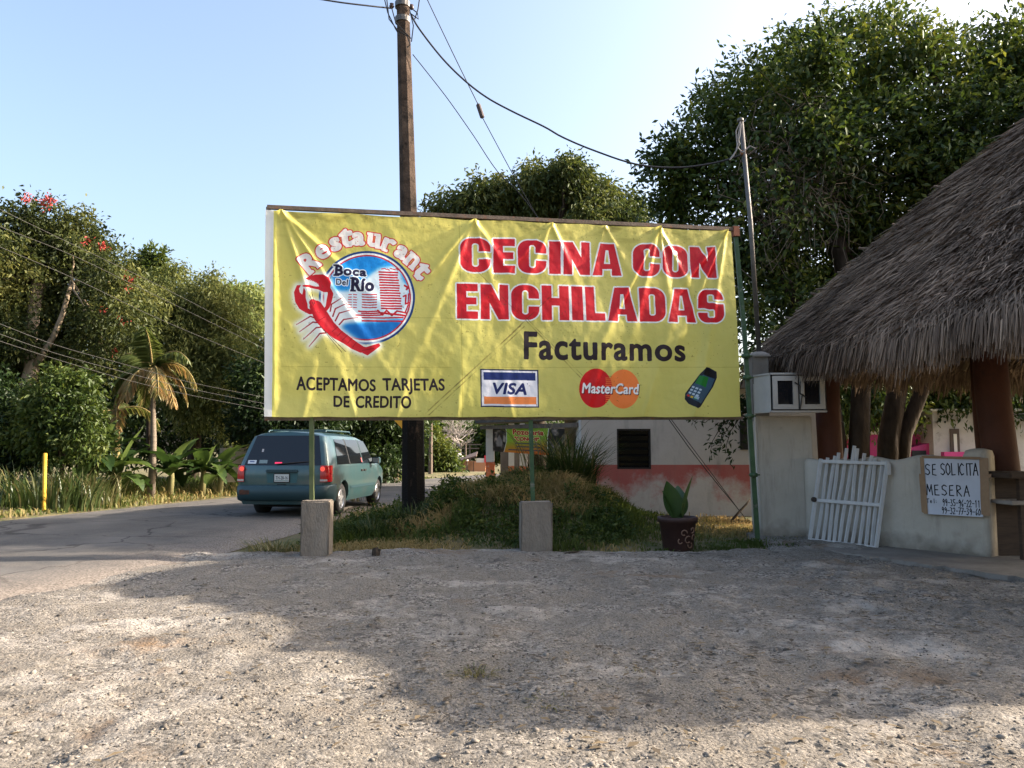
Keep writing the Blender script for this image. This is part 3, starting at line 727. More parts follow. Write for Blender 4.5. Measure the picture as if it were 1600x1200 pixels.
    for ch, x, y, an, h, asp in (('R', 483, 410, -40, 32, 1.05), ('e', 504, 394, -27, 23, 1.05), ('s', 524, 382, -16, 23, 1.1), ('t', 541, 372, -7, 29, 1.25), ('a', 560, 374, 0, 22, 1.1), ('u', 584, 376, 8, 22, 1.1), ('r', 607, 383, 20, 22, 1.35), ('a', 627, 395, 30, 22, 1.1), ('n', 644, 408, 40, 22, 1.1), ('t', 659, 424, 50, 28, 1.25)):
        a = R(an); cv.glyph(t, ch, (x, y), a, h, .03 if ch == 'e' else .045, asp)
        if ch in 'Rrtnu':      # slab feet
            ca, sa = math.cos(a), math.sin(a)
            for ox, oy in {'R': ((-8, 15), (8, 15), (-7, -14)), 'r': ((-3, 10),), 't': ((2, 13),), 'n': ((-6, 10), (6, 10), (-7, -9)), 'u': ((-7, -10), (4, -10), (8, 10))}[ch]:
                p = [(ox + i, oy + j) for i, j in ((-5, -2.2), (5, -2.2), (5, 2.2), (-5, 2.2))]
                cv.poly(t, [(x + i * ca - j * sa, y + i * sa + j * ca) for i, j in p])
    cv.paint(cv.grow(t, 1.6), (0.78, 0.08, 0.13)); cv.paint(t, (0.92, 0.90, 0.88))
    # headline
    wd = {'C': 1.0, 'E': .74, 'I': .42, 'N': 1.0, 'A': 1.12, 'O': 1.0, 'H': 1.0, 'L': .72, 'D': 1.0, 'S': 1.0, ' ': .30}
    t = m()
    block_text(cv, t, 'CECINA', wd, [(718, 371), (969.5, 382), (969.5, 432), (718, 426)]); block_text(cv, t, 'CON', wd, [(987, 381.5), (1115, 386.5), (1118, 435), (987, 432.5)])
    block_text(cv, t, 'ENCHILADAS', wd, [(712.5, 444.5), (1127, 454), (1130, 505), (713, 499)])
    cv.paint(cv.grow(t, 2.4), WH); cv.paint(t, RED)
    # black lines
    INK = (0.12, 0.06, 0.10); t = m()
    cv.text(t, 'Facturamos', [(817, 518), (1069, 529), (1070, 566), (817, 563)], .026)
    cv.text(t, 'ACEPTAMOS', [(463, 588), (587, 593), (587, 612), (463, 610)], .024, 0, True); cv.text(t, 'TARJETAS', [(597, 591), (694, 592), (694, 611), (598, 611)], .024, 0, True)
    cv.text(t, 'DE', [(521, 618.5), (546, 619), (546, 636.5), (521, 635.5)], .024, 0, True); cv.text(t, 'CREDITO', [(556, 618.5), (642, 619), (642, 638), (555, 637)], .024, 0, True)
    cv.paint(t, INK)
    # card emblems
    cv.paint(cv.poly(m(), [(749, 577), (840, 578.5), (841.5, 637), (750, 636)]), (0.10, 0.13, 0.28)); cv.paint(cv.poly(m(), [(751, 579), (838, 580.5), (839.5, 635), (752, 634)]), (0.90, 0.90, 0.92))
    cv.paint(cv.poly(m(), [(754, 582), (835.5, 583.2), (835.8, 595), (754.5, 594)]), (0.03, 0.14, 0.40)); cv.paint(cv.poly(m(), [(755, 620), (837, 620.5), (837.3, 632), (755.2, 631.4)]), (0.95, 0.55, 0.30))
    t = m(); cv.text(t, 'VISA', [(768.5, 598), (822.5, 599), (822, 618), (769, 616.5)], .04, .18); cv.paint(t, (0.03, 0.11, 0.36))
    t = m(); cv.stroke(t, [(822.5, 600), (823.5, 600.5)], 1.0); cv.paint(t, (0.03, 0.11, 0.36))
    ec = lambda x, y, a, b: [(x + a * math.cos(k), y + b * math.sin(k)) for k in np.linspace(0, 6.283, 60)]
    A, B = cv.poly(m(), ec(929, 607, 25.5, 30.5)), cv.poly(m(), ec(972, 608, 25.5, 30))
    cv.paint(B, (0.96, 0.50, 0.22)); cv.paint(A, (0.82, 0.05, 0.09)); st = m()
    for k in range(5):
        for y in (590.5 + k * 2.9, 622 + k * 2.9 - 4): cv.poly(st, [(945 - abs(2 - k) * .5, y), (957, y + .2), (957, y + 1.6), (945 - abs(2 - k) * .5, y + 1.4)])
    cv.paint(st & (A | B), (0.96, 0.50, 0.22), .9)
    t = m(); cv.text(t, 'MasterCard', [(908, 598), (997, 600), (996.5, 617), (907.5, 615)], .03, .08)
    sh = np.roll(np.roll(t, 4, 0), 4, 1); cv.paint(sh, (0.2, 0.05, 0.05), .8); cv.paint(t, (0.95, 0.94, 0.93))
    # payment terminal
    cv.paint(cv.poly(m(), [(1102, 574), (1108, 575), (1119, 581), (1119.5, 590), (1113, 605), (1092, 636), (1088, 638), (1074, 631), (1068.5, 624), (1069, 615), (1080, 600), (1092, 584)]), (0.05, 0.09, 0.16))
    cv.paint(cv.poly(m(), [(1096, 586), (1116, 592), (1110, 606), (1093, 631), (1070, 618), (1082, 600)]), (0.20, 0.32, 0.40))
    cv.paint(cv.poly(m(), [(1091, 587), (1106, 590), (1101, 606), (1084, 599)]), (0.06, 0.45, 0.16)); cv.paint(cv.poly(m(), [(1101, 575), (1118, 582), (1115, 592), (1096, 585)]), (0.03, 0.04, 0.07))
    for i in range(3):
        for j in range(4):
            x, y = 1080 + i * 5.2 - j * 2.4, 603 + i * 2.2 + j * 4.4
            cv.paint(cv.poly(m(), [(x, y), (x + 3.6, y + 1.4), (x + 2.2, y + 4), (x - 1.4, y + 2.6)]), ((0.72, 0.78, 0.82), (0.72, 0.78, 0.82), (0.72, 0.78, 0.82))[i] if j < 3 else ((0.8, 0.15, 0.1), (0.85, 0.7, 0.1), (0.1, 0.5, 0.2))[i])
    cv.paint(cv.poly(m(), [(1084, 618), (1090, 621), (1088, 625), (1082, 622)]), (0.8, 0.85, 0.9), .7)
    # dark broken lines along the braces behind, seam, rain dirt
    d = m()
    for a, b, w in (((664, 646), (812, 510), 1.3), ((670, 648), (818, 511), 1.0), ((905, 590), (800, 480), 1.0), ((908, 587), (804, 480), .7), ((800, 520), (884, 440), .8), ((712, 392), (800, 482), .7)): cv.stroke(d, [a, b], w)
    yy, xx = np.mgrid[0:cv.H, 0:cv.W]; breakup = np.clip(0.55 + 0.6 * vnoise(xx / 26., yy / 26., 9), 0, 1)
    cv.paint(cv.blur(d, .5) * breakup, (0.30, 0.22, 0.08), .75)
    d = m(); cv.stroke(d, [(640, 497), (724, 499)], .7); cv.stroke(d, [(440, 573), (705, 575)], .7); cv.stroke(d, [(756, 575), (1160, 574)], .7); cv.stroke(d, [(717, 344), (722, 652)], .8)
    cv.paint(cv.blur(d, .4), (0.45, 0.40, 0.10), .35)
    sp = (fbm(xx / 9., yy / 9., 33, 3) > 1.02) & (fbm(xx / 200., yy / 200., 34, 2) > .15); cv.paint(sp, (0.35, 0.28, 0.08), .35)
    top = np.exp(-yy / 60.) * np.clip(fbm(xx / 60., yy / 25., 44, 3), 0, 1); cv.paint(np.clip(top, 0, 1), (0.35, 0.31, 0.08), .55)
    # white returned edge on the left, with a fold highlight painted beside it
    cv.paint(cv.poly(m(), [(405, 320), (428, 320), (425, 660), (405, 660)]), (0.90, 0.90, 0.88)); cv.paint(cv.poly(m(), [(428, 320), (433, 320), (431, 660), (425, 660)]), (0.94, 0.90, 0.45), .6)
banner_art(cv)
B_TL, B_TR, B_BR, B_BL = at(415, 328, 10.60), at(1142, 361, 12.13), at(1157, 651, 12.15), at(413, 651, 10.60)
SN = Vector(((B_BR - B_BL).y, -(B_BR - B_BL).x, 0)).normalized()        # towards the camera
def banner_disp(u, v):       # u right, v down
    x = u * 7.0; y = v * 2.95; d = np.zeros_like(x)
    ties = [(0.03, 1.0, ((0.30, 1.7), (0.62, 1.8), (1.0, 1.0))), (0.415, 0.8, ((-0.75, 1.3), (-0.42, 1.7), (0.25, 1.0), (0.6, .8))), (0.58, 0.7, ((-0.85, 1.2), (-0.45, 1.3), (0.4, .8))), (0.70, .5, ((-0.3, .8), (.5, .6))), (0.825, 0.9, ((-0.55, 2.0), (-0.3, 1.6), (0.1, 1.0), (0.5, .8))), (0.985, 1.0, ((-0.5, 1.4), (-0.22, 2.2), (-0.85, 1.0)))]
    for u0, amp, rays in ties:
        for sl, ln in rays:
            px = x - u0 * 7.0 - sl * y; nn = math.sqrt(1 + sl * sl); w = 0.03 + 0.04 * y / ln
            d += amp * 0.034 * np.exp(-(px / nn / w) ** 2) * np.exp(-((y - .15) / ln) ** 2)
    for x0, ln, sl in ((0.5, .7, .2), (1.2, .8, -.3), (1.75, .7, .3), (2.6, .8, .1), (4.5, 1.0, .3), (5.4, 1.2, .35), (6.2, 1.4, .3), (3.4, .6, -.2)):     # folds rising from the lower edge
        yb = 2.95 - y; px = x - x0 - sl * yb; d += 0.020 * np.exp(-(px / (.035 + .05 * yb)) ** 2) * np.exp(-(yb / ln) ** 2)
    d += 0.022 * np.sin(x * 5.0 + y * -1.6 + 0.8 * vnoise(x * .6, y * .5, 2)) * sstep(0.55, .95, u) * (0.4 + .6 * sstep(.2, .8, v))
    d += 0.022 * vnoise(x * 1.5, y * 1.1, 12) + 0.007 * vnoise(x * 4, y * 3, 13) + 0.003 * vnoise(x * 12, y * 9, 14) + 0.030 * np.sin(math.pi * u) * np.sin(math.pi * v)
    d += 0.04 * np.exp(-((u - .018) / .006) ** 2) * sstep(0, .1, v) * (1 - sstep(.9, 1, v)) * .5
    return d * (1 - 0.6 * np.exp(-(1 - v) / .03)) + 0.03
def banner_mesh():
    nu, nv = 420, 180
    U, V = np.meshgrid(np.linspace(0, 1, nu), np.linspace(0, 1, nv)); u, v = U.ravel(), V.ravel()
    sag = 0.014 * np.abs(np.sin(u * math.pi * 6.1)) * (1 - sstep(0, .25, v)) + 0.006 * np.abs(np.sin(u * math.pi * 9)) * sstep(.9, 1, v)
    bl = lambda k: (B_TL[k] * (1 - u) + B_TR[k] * u) * (1 - v) + (B_BL[k] * (1 - u) + B_BR[k] * u) * v
    d = banner_disp(u, v)
    vs = np.stack([bl(0) + SN.x * d, bl(1) + SN.y * d, bl(2) - sag * 1.5], 1)
    i, j = np.meshgrid(np.arange(nu - 1), np.arange(nv - 1)); q = (j * nu + i).ravel()
    # the source quad is a perspective view: turn patch coordinates into canvas coordinates
    c, s_ = math.cos(PITCH), math.sin(PITCH); rel = vs - np.array([0, 0, CH]); dep = rel[:, 1] * c + rel[:, 2] * s_; up = -rel[:, 1] * s_ + rel[:, 2] * c
    flat = np.stack([bl(0), bl(1), bl(2)], 1) - np.array([0, 0, CH]); dep = flat[:, 1] * c + flat[:, 2] * s_; up = -flat[:, 1] * s_ + flat[:, 2] * c
    cc = cv.P(np.stack([800 + F * flat[:, 0] / dep, 600 - F * up / dep], 1))
    return np_mesh('banner', vs, np.stack([q, q + nu, q + nu + 1, q + 1], 1), smooth=True, uv=np.stack([cc[:, 0] / cv.W, 1 - cc[:, 1] / cv.H], 1))
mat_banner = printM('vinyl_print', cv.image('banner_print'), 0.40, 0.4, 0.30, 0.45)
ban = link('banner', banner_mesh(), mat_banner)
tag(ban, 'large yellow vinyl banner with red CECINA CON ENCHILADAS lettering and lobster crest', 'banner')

# ------------------------------------------------------------------ frame of the banner
mat_rust = M('rusty_steel', (0.09, 0.065, 0.05), (0.17, 0.13, 0.10), 9, 0.7, 0.4, 60, 0.4, 0.3, c3=(0.20, 0.08, 0.04), s3=14)
mat_green = M('chipped_green_paint', (0.018, 0.052, 0.018), (0.04, 0.088, 0.032), 6, 0.55, 0.3, 50, 0.4, c3=(0.15, 0.14, 0.11), s3=9, t3=(0.58, 0.68))
mat_oldgreen = M('faded_green_paint', (0.07, 0.10, 0.035), (0.12, 0.135, 0.06), 7, 0.6, 0.3, 50, 0.3, c3=(0.16, 0.09, 0.05), s3=12, t3=(0.58, 0.7))
fr = thing('sign_frame', 'rusty and green painted steel frame that holds the yellow banner', 'sign frame', (0, 11.4, 0))
off = -SN * 0.05
MB().bar(at(417, 322, 10.62) + off, at(1152, 357, 12.16) + off, 0.055, 0.055).build('top_rail', mat_rust, fr)
MB().bar(at(413, 654, 10.62) + off, at(1162, 653, 12.17) + off, 0.06, 0.05).build('bottom_rail', mat_rust, fr)
MB().bar(at(419, 322, 10.64) + off, at(416, 656, 10.64) + off, 0.05).build('upright', mat_rust, fr)
def fpt(px, py): 
    t = (px - 415) / (1157 - 415.); return at(px, py, 10.62 + t * 1.55) + off * 1.0
MB().bar(at(487, 650, 10.80) , at(487.5, 800, 10.80), 0.058).build('post', mat_oldgreen, fr)
MB().bar(at(829, 650, 11.5), at(833, 800, 11.5), 0.062).build('post', mat_green, fr)
p = MB().tube([at(1148, 352, 12.22), at(1163, 520, 12.22), at(1185, 862, 12.22)], 0.043, 4)
gpost = p.build('post', mat_green, fr, 'tall chipped green post at the right end')
MB().box(at(1149, 362, 12.2), (0.10, 0.09, 0.16), (0, 0, R(12))).build('corner_bracket', M('red_rust', (0.16, 0.05, 0.03), (0.22, 0.09, 0.05), 12, .8), fr)
for py in (556, 590, 650, 742):
    q = at(1163 + (py - 520) * .064, py, 12.16); MB().tube([q - Vector((.07, 0, 0)), q + Vector((.10, 0, 0))], 0.012, 6).box(q, (.10, .09, .06)).build('hinge', mat_green, fr, smooth=True)
mat_brace = M('brace_steel', (0.10, 0.08, 0.06), (0.16, 0.12, 0.09), 9, 0.7)
for a, b in (((664, 650), (880, 440)), ((905, 650), (712, 390)), ((716, 345), (722, 650)), ((1000, 354), (1004, 650))):
    MB().bar(fpt(*a) - SN * .03, fpt(*b) - SN * .03, 0.03).build('brace', mat_brace, fr)
mat_bolt = M('dark_bolt', (0.05, 0.04, 0.035), rough=.6, metal=.4)
for px in (484, 553, 616, 681, 736, 801, 852, 900, 948, 996, 1040, 1082, 1120):
    MB().lathe([(0.001, -0.014), (0.017, -0.010), (0.019, 0.012)], fpt(px, 648.0) + SN * (.05 + float(banner_disp(np.array([(px - 413) / 744.]), np.array([.988]))[0]) + .012), 'y', 8).build('bolt', mat_bolt, fr)
# concrete blocks at the feet
def block(px0, px1, ptop, pbot, Y, lab, lean=0.0):
    a = gp((px0 + px1) / 2, pbot, 0.03); Y = a.y + .17; w = (px1 - px0) / F * (Y - .17); h = at(800, ptop, Y - .17).z + .02
    m = MB().box((a.x, Y, h / 2 - .04), (w, 0.34, h + .08), (0, lean, R(4)))
    me = m.mesh('concrete_block', bevel=0.018, seg=2)
    bm = bmesh.new(); bm.from_mesh(me); bmesh.ops.subdivide_edges(bm, edges=bm.edges, cuts=3, use_grid_fill=True)
    for v in bm.verts: v.co += Vector((random.uniform(-1, 1), random.uniform(-1, 1), random.uniform(-1, 1))) * .006
    bm.to_mesh(me); bm.free()
    o = link('concrete_block', me, M('block_concrete', (0.16, 0.135, 0.108), (0.24, 0.205, 0.165), 5, 0.95, 1.0, 45, .1, c3=(0.095, 0.08, 0.065), s3=10, t3=(.6, .75), stretch=(1.0, 1.0, 0.4), bdist=.02)); return tag(o, lab, 'concrete block', 'concrete blocks under the banner posts')
block(467, 511.5, 785, 874, 10.7, 'rough concrete block under left banner post beside the road')
block(813, 862, 787, 865, 11.4, 'grey concrete block under the middle banner post in front of the grass mound')
# ------------------------------------------------------------------ palapa
PA, PB, PC, PD, PR = Vector((4.45, 14.1, 3.03)), Vector((5.5, 5.3, 2.95)), Vector((12.4, 6.4, 2.95)), Vector((13.2, 14.6, 2.95)), Vector((8.7, 10.7, 7.0))
mat_thatch = tintM('palm_thatch', (0.058, 0.041, 0.031), (0.36, 0.262, 0.187), 0.9, (0.172, 0.124, 0.090))
mat_dark = M('roof_underside', (0.05, 0.038, 0.028), (0.09, 0.07, 0.05), 6, 0.95, stretch=(1, 1, 1))
mat_pole = M('weathered_pole', (0.09, 0.07, 0.055), (0.17, 0.13, 0.10), 5, 0.9, 0.5, 40)
pal = thing('palapa', 'large open palapa with shaggy grey-brown palm thatch roof beside the gravel lot', 'palapa', (8.7, 10.7, 0))
def roof_pt(A, B, s, t):     # s along the eave, t up the slope 0..1 (numpy)
    A = np.array(A); B = np.array(B); Rr = np.array(PR)
    e = A + (B - A) * s[:, None]; p = e + (Rr - e) * t[:, None]
    isB = [1.0 if (abs(q[0] - PB.x) < .01) else 0.0 for q in (A, B)]; amp = 0.16 - 0.55 * (isB[0] * (1 - s) + isB[1] * s)
    p[:, 2] += amp * np.sin(np.pi * np.clip(t, 0, 1))
    return p
def thatch_face(A, B, n, seed, wmul=1.0):
    r = np.random.default_rng(seed)
    t = 1 - np.sqrt(r.random(n)); t = np.where(r.random(n) < 0.30, -0.02 + 0.05 * r.random(n), t); s = r.random(n)
    p = roof_pt(A, B, s, t); q = roof_pt(A, B, s, t - 0.03); down = q - p; down /= np.linalg.norm(down, axis=1)[:, None]
    al = np.array(B) - np.array(A); al /= np.linalg.norm(al); nor = np.cross(np.broadcast_to(al, down.shape), down); nor /= np.linalg.norm(nor, axis=1)[:, None]; nor *= np.sign(nor[:, 2:3])
    yaw = r.normal(0, 0.34, n) + 0.25 * vnoise(p[:, 1] * 1.3 + p[:, 0], p[:, 2] * 2.0, seed)
    d = down * np.cos(yaw)[:, None] + al * np.sin(yaw)[:, None]; sd = np.cross(d, nor)
    L = (0.20 + 0.32 * r.random(n)) * wmul ** .5; W = (0.006 + 0.011 * r.random(n) ** 1.5) * wmul
    eave = t < 0.04; L = np.where(eave, (0.45 + 0.55 * sstep(.12, .36, s if seed == 1 else s + 1)) * (0.22 + 0.30 * r.random(n) ** 1.2 + 0.09 * vnoise(s * 22, s * 0, seed + 3)), L)
    off = 0.02 + 0.14 * r.random(n); off = np.where(eave, -0.12 + 0.26 * r.random(n), off)
    p = p + nor * off[:, None]; lift = 0.02 + 0.13 * r.random(n) ** 2
    g = np.where(eave, 1.0, 0.10); mid = p + d * (L * .55)[:, None] + nor * (lift * .6)[:, None]; mid[:, 2] -= g * L * 0.12
    dd = d * (1 - .60 * g)[:, None]; tip = mid + dd * (L * .5)[:, None] + nor * (np.where(eave, 0, lift * .3))[:, None]; tip[:, 2] -= g * L * 0.42
    tw = r.normal(0, .5, n)[:, None]; sv = (sd * np.cos(tw) + nor * np.sin(tw)) * W[:, None]
    V = np.stack([p - sv, p + sv, mid + sv * .9, mid - sv * .9, tip + sv * .3, tip - sv * .3], 1).reshape(-1, 3)
    o = (np.arange(n) * 6)[:, None]; Fc = np.concatenate([o + np.array([[0, 1, 2, 3]]), o + np.array([[3, 2, 4, 5]])], 0)
    tn = np.clip(0.42 + 0.20 * r.normal(0, 1, n) + 0.14 * vnoise(s * 30, t * 8, seed + 9) + 0.20 * fbm(s * 7, t * 3, seed + 19, 3), 0, 1)
    return V, Fc, np.tile(tn, 2)
parts_ = [thatch_face(PA, PB, 135000, 1, .8), thatch_face(PB, PC, 9000, 2, 2.4), thatch_face(PD, PA, 16000, 3, 1.5), thatch_face(PC, PD, 5000, 4, 3.0)]
ofs = 0; VV = []; FF = []; TT = []
for V, Fc, tn in parts_: VV.append(V); FF.append(Fc + ofs); TT.append(tn); ofs += len(V)
link('thatch', np_mesh('thatch', np.concatenate(VV), np.concatenate(FF), tint=np.concatenate(TT)), mat_thatch, pal, kind='stuff')
def roof_shell():
    m = MB()
    for A, B in ((PA, PB), (PB, PC), (PC, PD), (PD, PA)):
        nS, nT = 10, 10; g = []
        for j in range(nT + 1):
            t = np.full(nS + 1, j / nT); g += [tuple(q - np.array([0, 0, 0.04])) for q in roof_pt(A, B, np.linspace(0, 1, nS + 1), t)]
        m.add(g, [(j * (nS + 1) + i, j * (nS + 1) + i + 1, (j + 1) * (nS + 1) + i + 1, (j + 1) * (nS + 1) + i) for j in range(nT) for i in range(nS)])
    return m
roof_shell().build('roof_base', mat_dark, pal)
# poles of the hip and the rafters below
for A, B, nn in ((PA, PB, 9), (PD, PA, 7), (PB, PC, 6), (PC, PD, 6)):
    for i in range(1, nn):
        MB().tube([Vector(q) - Vector((0, 0, .16)) for q in roof_pt(A, B, np.full(6, i / nn), np.array([.02, .2, .4, .6, .8, .93]))], 0.05, 6).build('rafter', mat_pole, pal, smooth=True)
for k in (.10, .35):
    pts = [Q.lerp(PR, k) - Vector((0, 0, .22 - .3 * (k > .2))) for Q in (PA, PB, PC, PD, PA)]
    for a, b in zip(pts, pts[1:]): MB().tube([a, b], 0.07, 6).build('beam', mat_pole, pal, smooth=True)
hipm = MB()
for i in range(22):      # loose bundle ends showing along the hip
    t = .10 + i * .04; q = PA.lerp(PR, t) + Vector((0, 0, .16 * math.sin(math.pi * t) + .05)); rd = random.uniform
    d = Vector((-.55 + rd(-.2, .2), .15 + rd(-.2, .2), .06 + rd(-.1, .12))) * rd(.5, .95)
    MB().tube([q - d * .5 + Vector((.1, -.1, 0)), q + d * .55 + Vector((rd(-.05, .05), rd(-.05, .05), rd(-.04, .06)))], [0.035, 0.02], 5).build('ridge_stick', mat_pole, pal)
mat_brown = M('brown_painted_trunk', (0.066, 0.026, 0.016), (0.092, 0.036, 0.022), 3, 0.75, 0.25, 25, .25, c3=(0.06, 0.028, 0.02), s3=6)
def ppost(p0, p1, r0, r1): MB().tube([p0, p0.lerp(p1, .33) + Vector((.015, 0, 0)), p0.lerp(p1, .66) - Vector((.01, 0, 0)), p1], [r0, r0 * .98, (r0 + r1) / 2, r1], 20).build('post', mat_brown, pal, smooth=True)
a = at(1557, 720, 10.75); ppost(Vector((a.x + .12, 10.75, 0)), at(1540, 500, 10.75), .22, .21)
a = at(1297, 700, 13.0); ppost(Vector((a.x, 13.0, 0)), at(1291, 545, 13.0), .20, .19)
for x, y in ((6.6, 6.3), (11.4, 7.3), (12.2, 13.6), (8.4, 13.9)): ppost(Vector((x, y, 0)), Vector((x - .05, y, 3.3)), .2, .19)

# ------------------------------------------------------------------ white boundary wall, tower, end pier
mat_white = M('dirty_whitewash', (0.40, 0.36, 0.295), (0.47, 0.425, 0.355), 1.8, 0.9, 0.5, 14, .2, c3=(0.23, 0.198, 0.155), s3=2.6, t3=(.62, .85), bdist=.015)
def weather(m, amt=.55):      # rain streaks and splash dirt on the render
    nt = m.node_tree; N = nt.nodes.new; L = nt.links.new; b = nt.nodes['Principled BSDF']; old = b.inputs['Base Color'].links[0].from_socket
    g = N('ShaderNodeNewGeometry'); mp_ = N('ShaderNodeMapping'); mp_.inputs['Scale'].default_value = (5, 5, .55); L(g.outputs['Position'], mp_.inputs[0]); n = N('ShaderNodeTexNoise'); n.inputs['Scale'].default_value = 1.3; n.inputs['Detail'].default_value = 8; n.inputs['Roughness'].default_value = .7; L(mp_.outputs[0], n.inputs['Vector'])
    r = N('ShaderNodeValToRGB'); r.color_ramp.elements[0].position = .50; r.color_ramp.elements[1].position = .78; L(n.outputs[0], r.inputs[0])
    sp = N('ShaderNodeSeparateXYZ'); L(g.outputs['Position'], sp.inputs[0]); n2 = N('ShaderNodeTexNoise'); n2.inputs['Scale'].default_value = 5; n2.inputs['Detail'].default_value = 8; L(g.outputs['Position'], n2.inputs['Vector'])
    ma = N('ShaderNodeMath'); ma.operation = 'MULTIPLY_ADD'; L(n2.outputs[0], ma.inputs[0]); ma.inputs[1].default_value = -.55; L(sp.outputs['Z'], ma.inputs[2]); mr = N('ShaderNodeMapRange'); mr.inputs[1].default_value = -.22; mr.inputs[2].default_value = .06; mr.inputs[3].default_value = .8; mr.inputs[4].default_value = 0; L(ma.outputs[0], mr.inputs[0])
    mx_ = N('ShaderNodeMath'); mx_.operation = 'MAXIMUM'; mu = N('ShaderNodeMath'); mu.operation = 'MULTIPLY'; L(r.outputs[0], mu.inputs[0]); mu.inputs[1].default_value = amt; L(mu.outputs[0], mx_.inputs[0]); L(mr.outputs[0], mx_.inputs[1])
    mx = N('ShaderNodeMix'); mx.data_type = 'RGBA'; L(mx_.outputs[0], mx.inputs[0]); L(old, mx.inputs[6]); mx.inputs[7].default_value = (.15, .125, .095, 1); L(mx.outputs[2], b.inputs['Base Color'])
weather(mat_white)
W1, W2 = Vector((4.72, 12.62, 0)), Vector((6.30, 10.42, 0)); WD = (W2 - W1).normalized(); WN = Vector((WD.y, -WD.x, 0))
if WN.dot(Vector((0, 0, 0)) - W1) < 0: WN = -WN
wall = thing('boundary_wall', 'low dirty white rendered wall with uneven rounded top behind the leaning gate', 'wall', W1)
def wall_mesh():
    m = MB(); n = 40; sec = []
    Lw = (W2 - W1).length
    for i in range(n + 1):
        s = i / n; p = W1.lerp(W2, s) ; zt = 1.335 + .05 * s + .03 * math.sin(s * 21) * (s > .3) + .035 * float(vnoise(s * 9, 0, 3)); th = .20
        if s > .885: zt = 1.43 + .06 * math.sqrt(max(0, 1 - ((s - .95) / .066) ** 2)); th = .26
        bul = .012 * float(vnoise(s * 7, 2, 4))
        f = WN * (th * .5 + bul); k = -WN * (th * .5)
        for q, z in ((f * 1.04, -.08), (f * 1.02, .35), (f, .85), (f * .97, zt - .07), (f * .6, zt - .012), (Vector((0, 0, 0)), zt), (k * .6, zt - .012), (k, zt - .08), (k, -.08)):
            sec.append(p + q + Vector((0, 0, z)))
    c = 9
    m.add(sec, [(i * c + k, i * c + k + 1, (i + 1) * c + k + 1, (i + 1) * c + k) for i in range(n) for k in range(c - 1)] + [tuple(range(c)), tuple(n * c + k for k in range(c - 1, -1, -1))])
    return m
wall_mesh().build('wall', mat_white, wall, smooth=True)
tow = thing('wall_tower', 'square white rendered pillar with bare concrete top that carries the aluminium cabinet', 'pillar', (4.45, 12.9, 0))
tx0, tx1 = at(1186, 750, 12.7).x, at(1273, 750, 12.6).x
MB().add([(tx0 + .03, 12.70, -.05), (tx1 + .03, 12.62, -.05), (tx1 + .06, 13.25, -.05), (tx0 + .06, 13.3, -.05), (tx0 - .03, 12.71, 2.02), (tx1, 12.64, 2.02), (tx1 + .03, 13.25, 2.0), (tx0, 13.3, 2.0)], [(3, 2, 1, 0), (4, 5, 6, 7), (0, 1, 5, 4), (1, 2, 6, 5), (2, 3, 7, 6), (3, 0, 4, 7)]).build('shaft', mat_white, tow, bevel=.02)
MB().tube([at(1186, 660, 12.95), at(1184, 556, 12.95)], .19, 4).build('concrete_core', mat_conc, tow, bevel=.015)
MB().lathe([(.001, .07), (.10, .06), (.17, .02), (.20, -.03), (.001, -.05)], at(1186, 556, 12.95), 'z', 12).build('mortar_cap', M('mortar', (.20, .185, .165), (.27, .25, .225), 8, .9, .8, 20), tow, smooth=True)
MB().tube([at(1178, 600, 12.66), at(1181, 700, 12.66), at(1186, 845, 12.66)], .012, 6).build('cable', M('white_cable', (.5, .48, .44)), tow)

# mast on the tower
mast = thing('service_mast', 'thin galvanised pipe mast with frayed cables at its top rising from the white pillar', 'mast', at(1186, 548, 12.95))
mat_galv = M('galvanised_pipe', (.095, .09, .085), (.15, .142, .135), 10, .5, metal=.5, c3=(.22, .12, .07), s3=5, t3=(.66, .75))
MB().tube([at(1186, 552, 12.95), at(1173, 350, 12.93), at(1158, 190, 12.9)], .038, 10).build('pipe', mat_galv, mast, smooth=True)
MB().lathe([(.001, .05), (.05, .03), (.06, -.02), (.04, -.03)], at(1157, 188, 12.9), 'z', 10).build('weather_cap', mat_galv, mast, smooth=True)
mat_cableg = M('grey_cable', (.22, .21, .21), rough=.6); mat_black = M('black_cable', (.02, .02, .022), rough=.55)
for pts in (((1157, 190), (1150, 205), (1152, 230), (1160, 238)), ((1157, 192), (1153, 215), (1156, 225), (1146, 243), (1140, 250)), ((1158, 193), (1156, 212), (1150, 236), (1142, 247)), ((1160, 238), (1172, 228), (1180, 232))):
    MB().tube([at(x, y, 12.82) for x, y in pts], .011, 5).build('cable', mat_cableg, mast)
for y in (238, 240): MB().tube([at(1161, y, 12.92) - Vector((.045, 0, 0)), at(1161, y, 12.92) + Vector((.045, 0, 0))], .045, 8).build('strap', M('rust_strap', (.2, .1, .05)), mast)

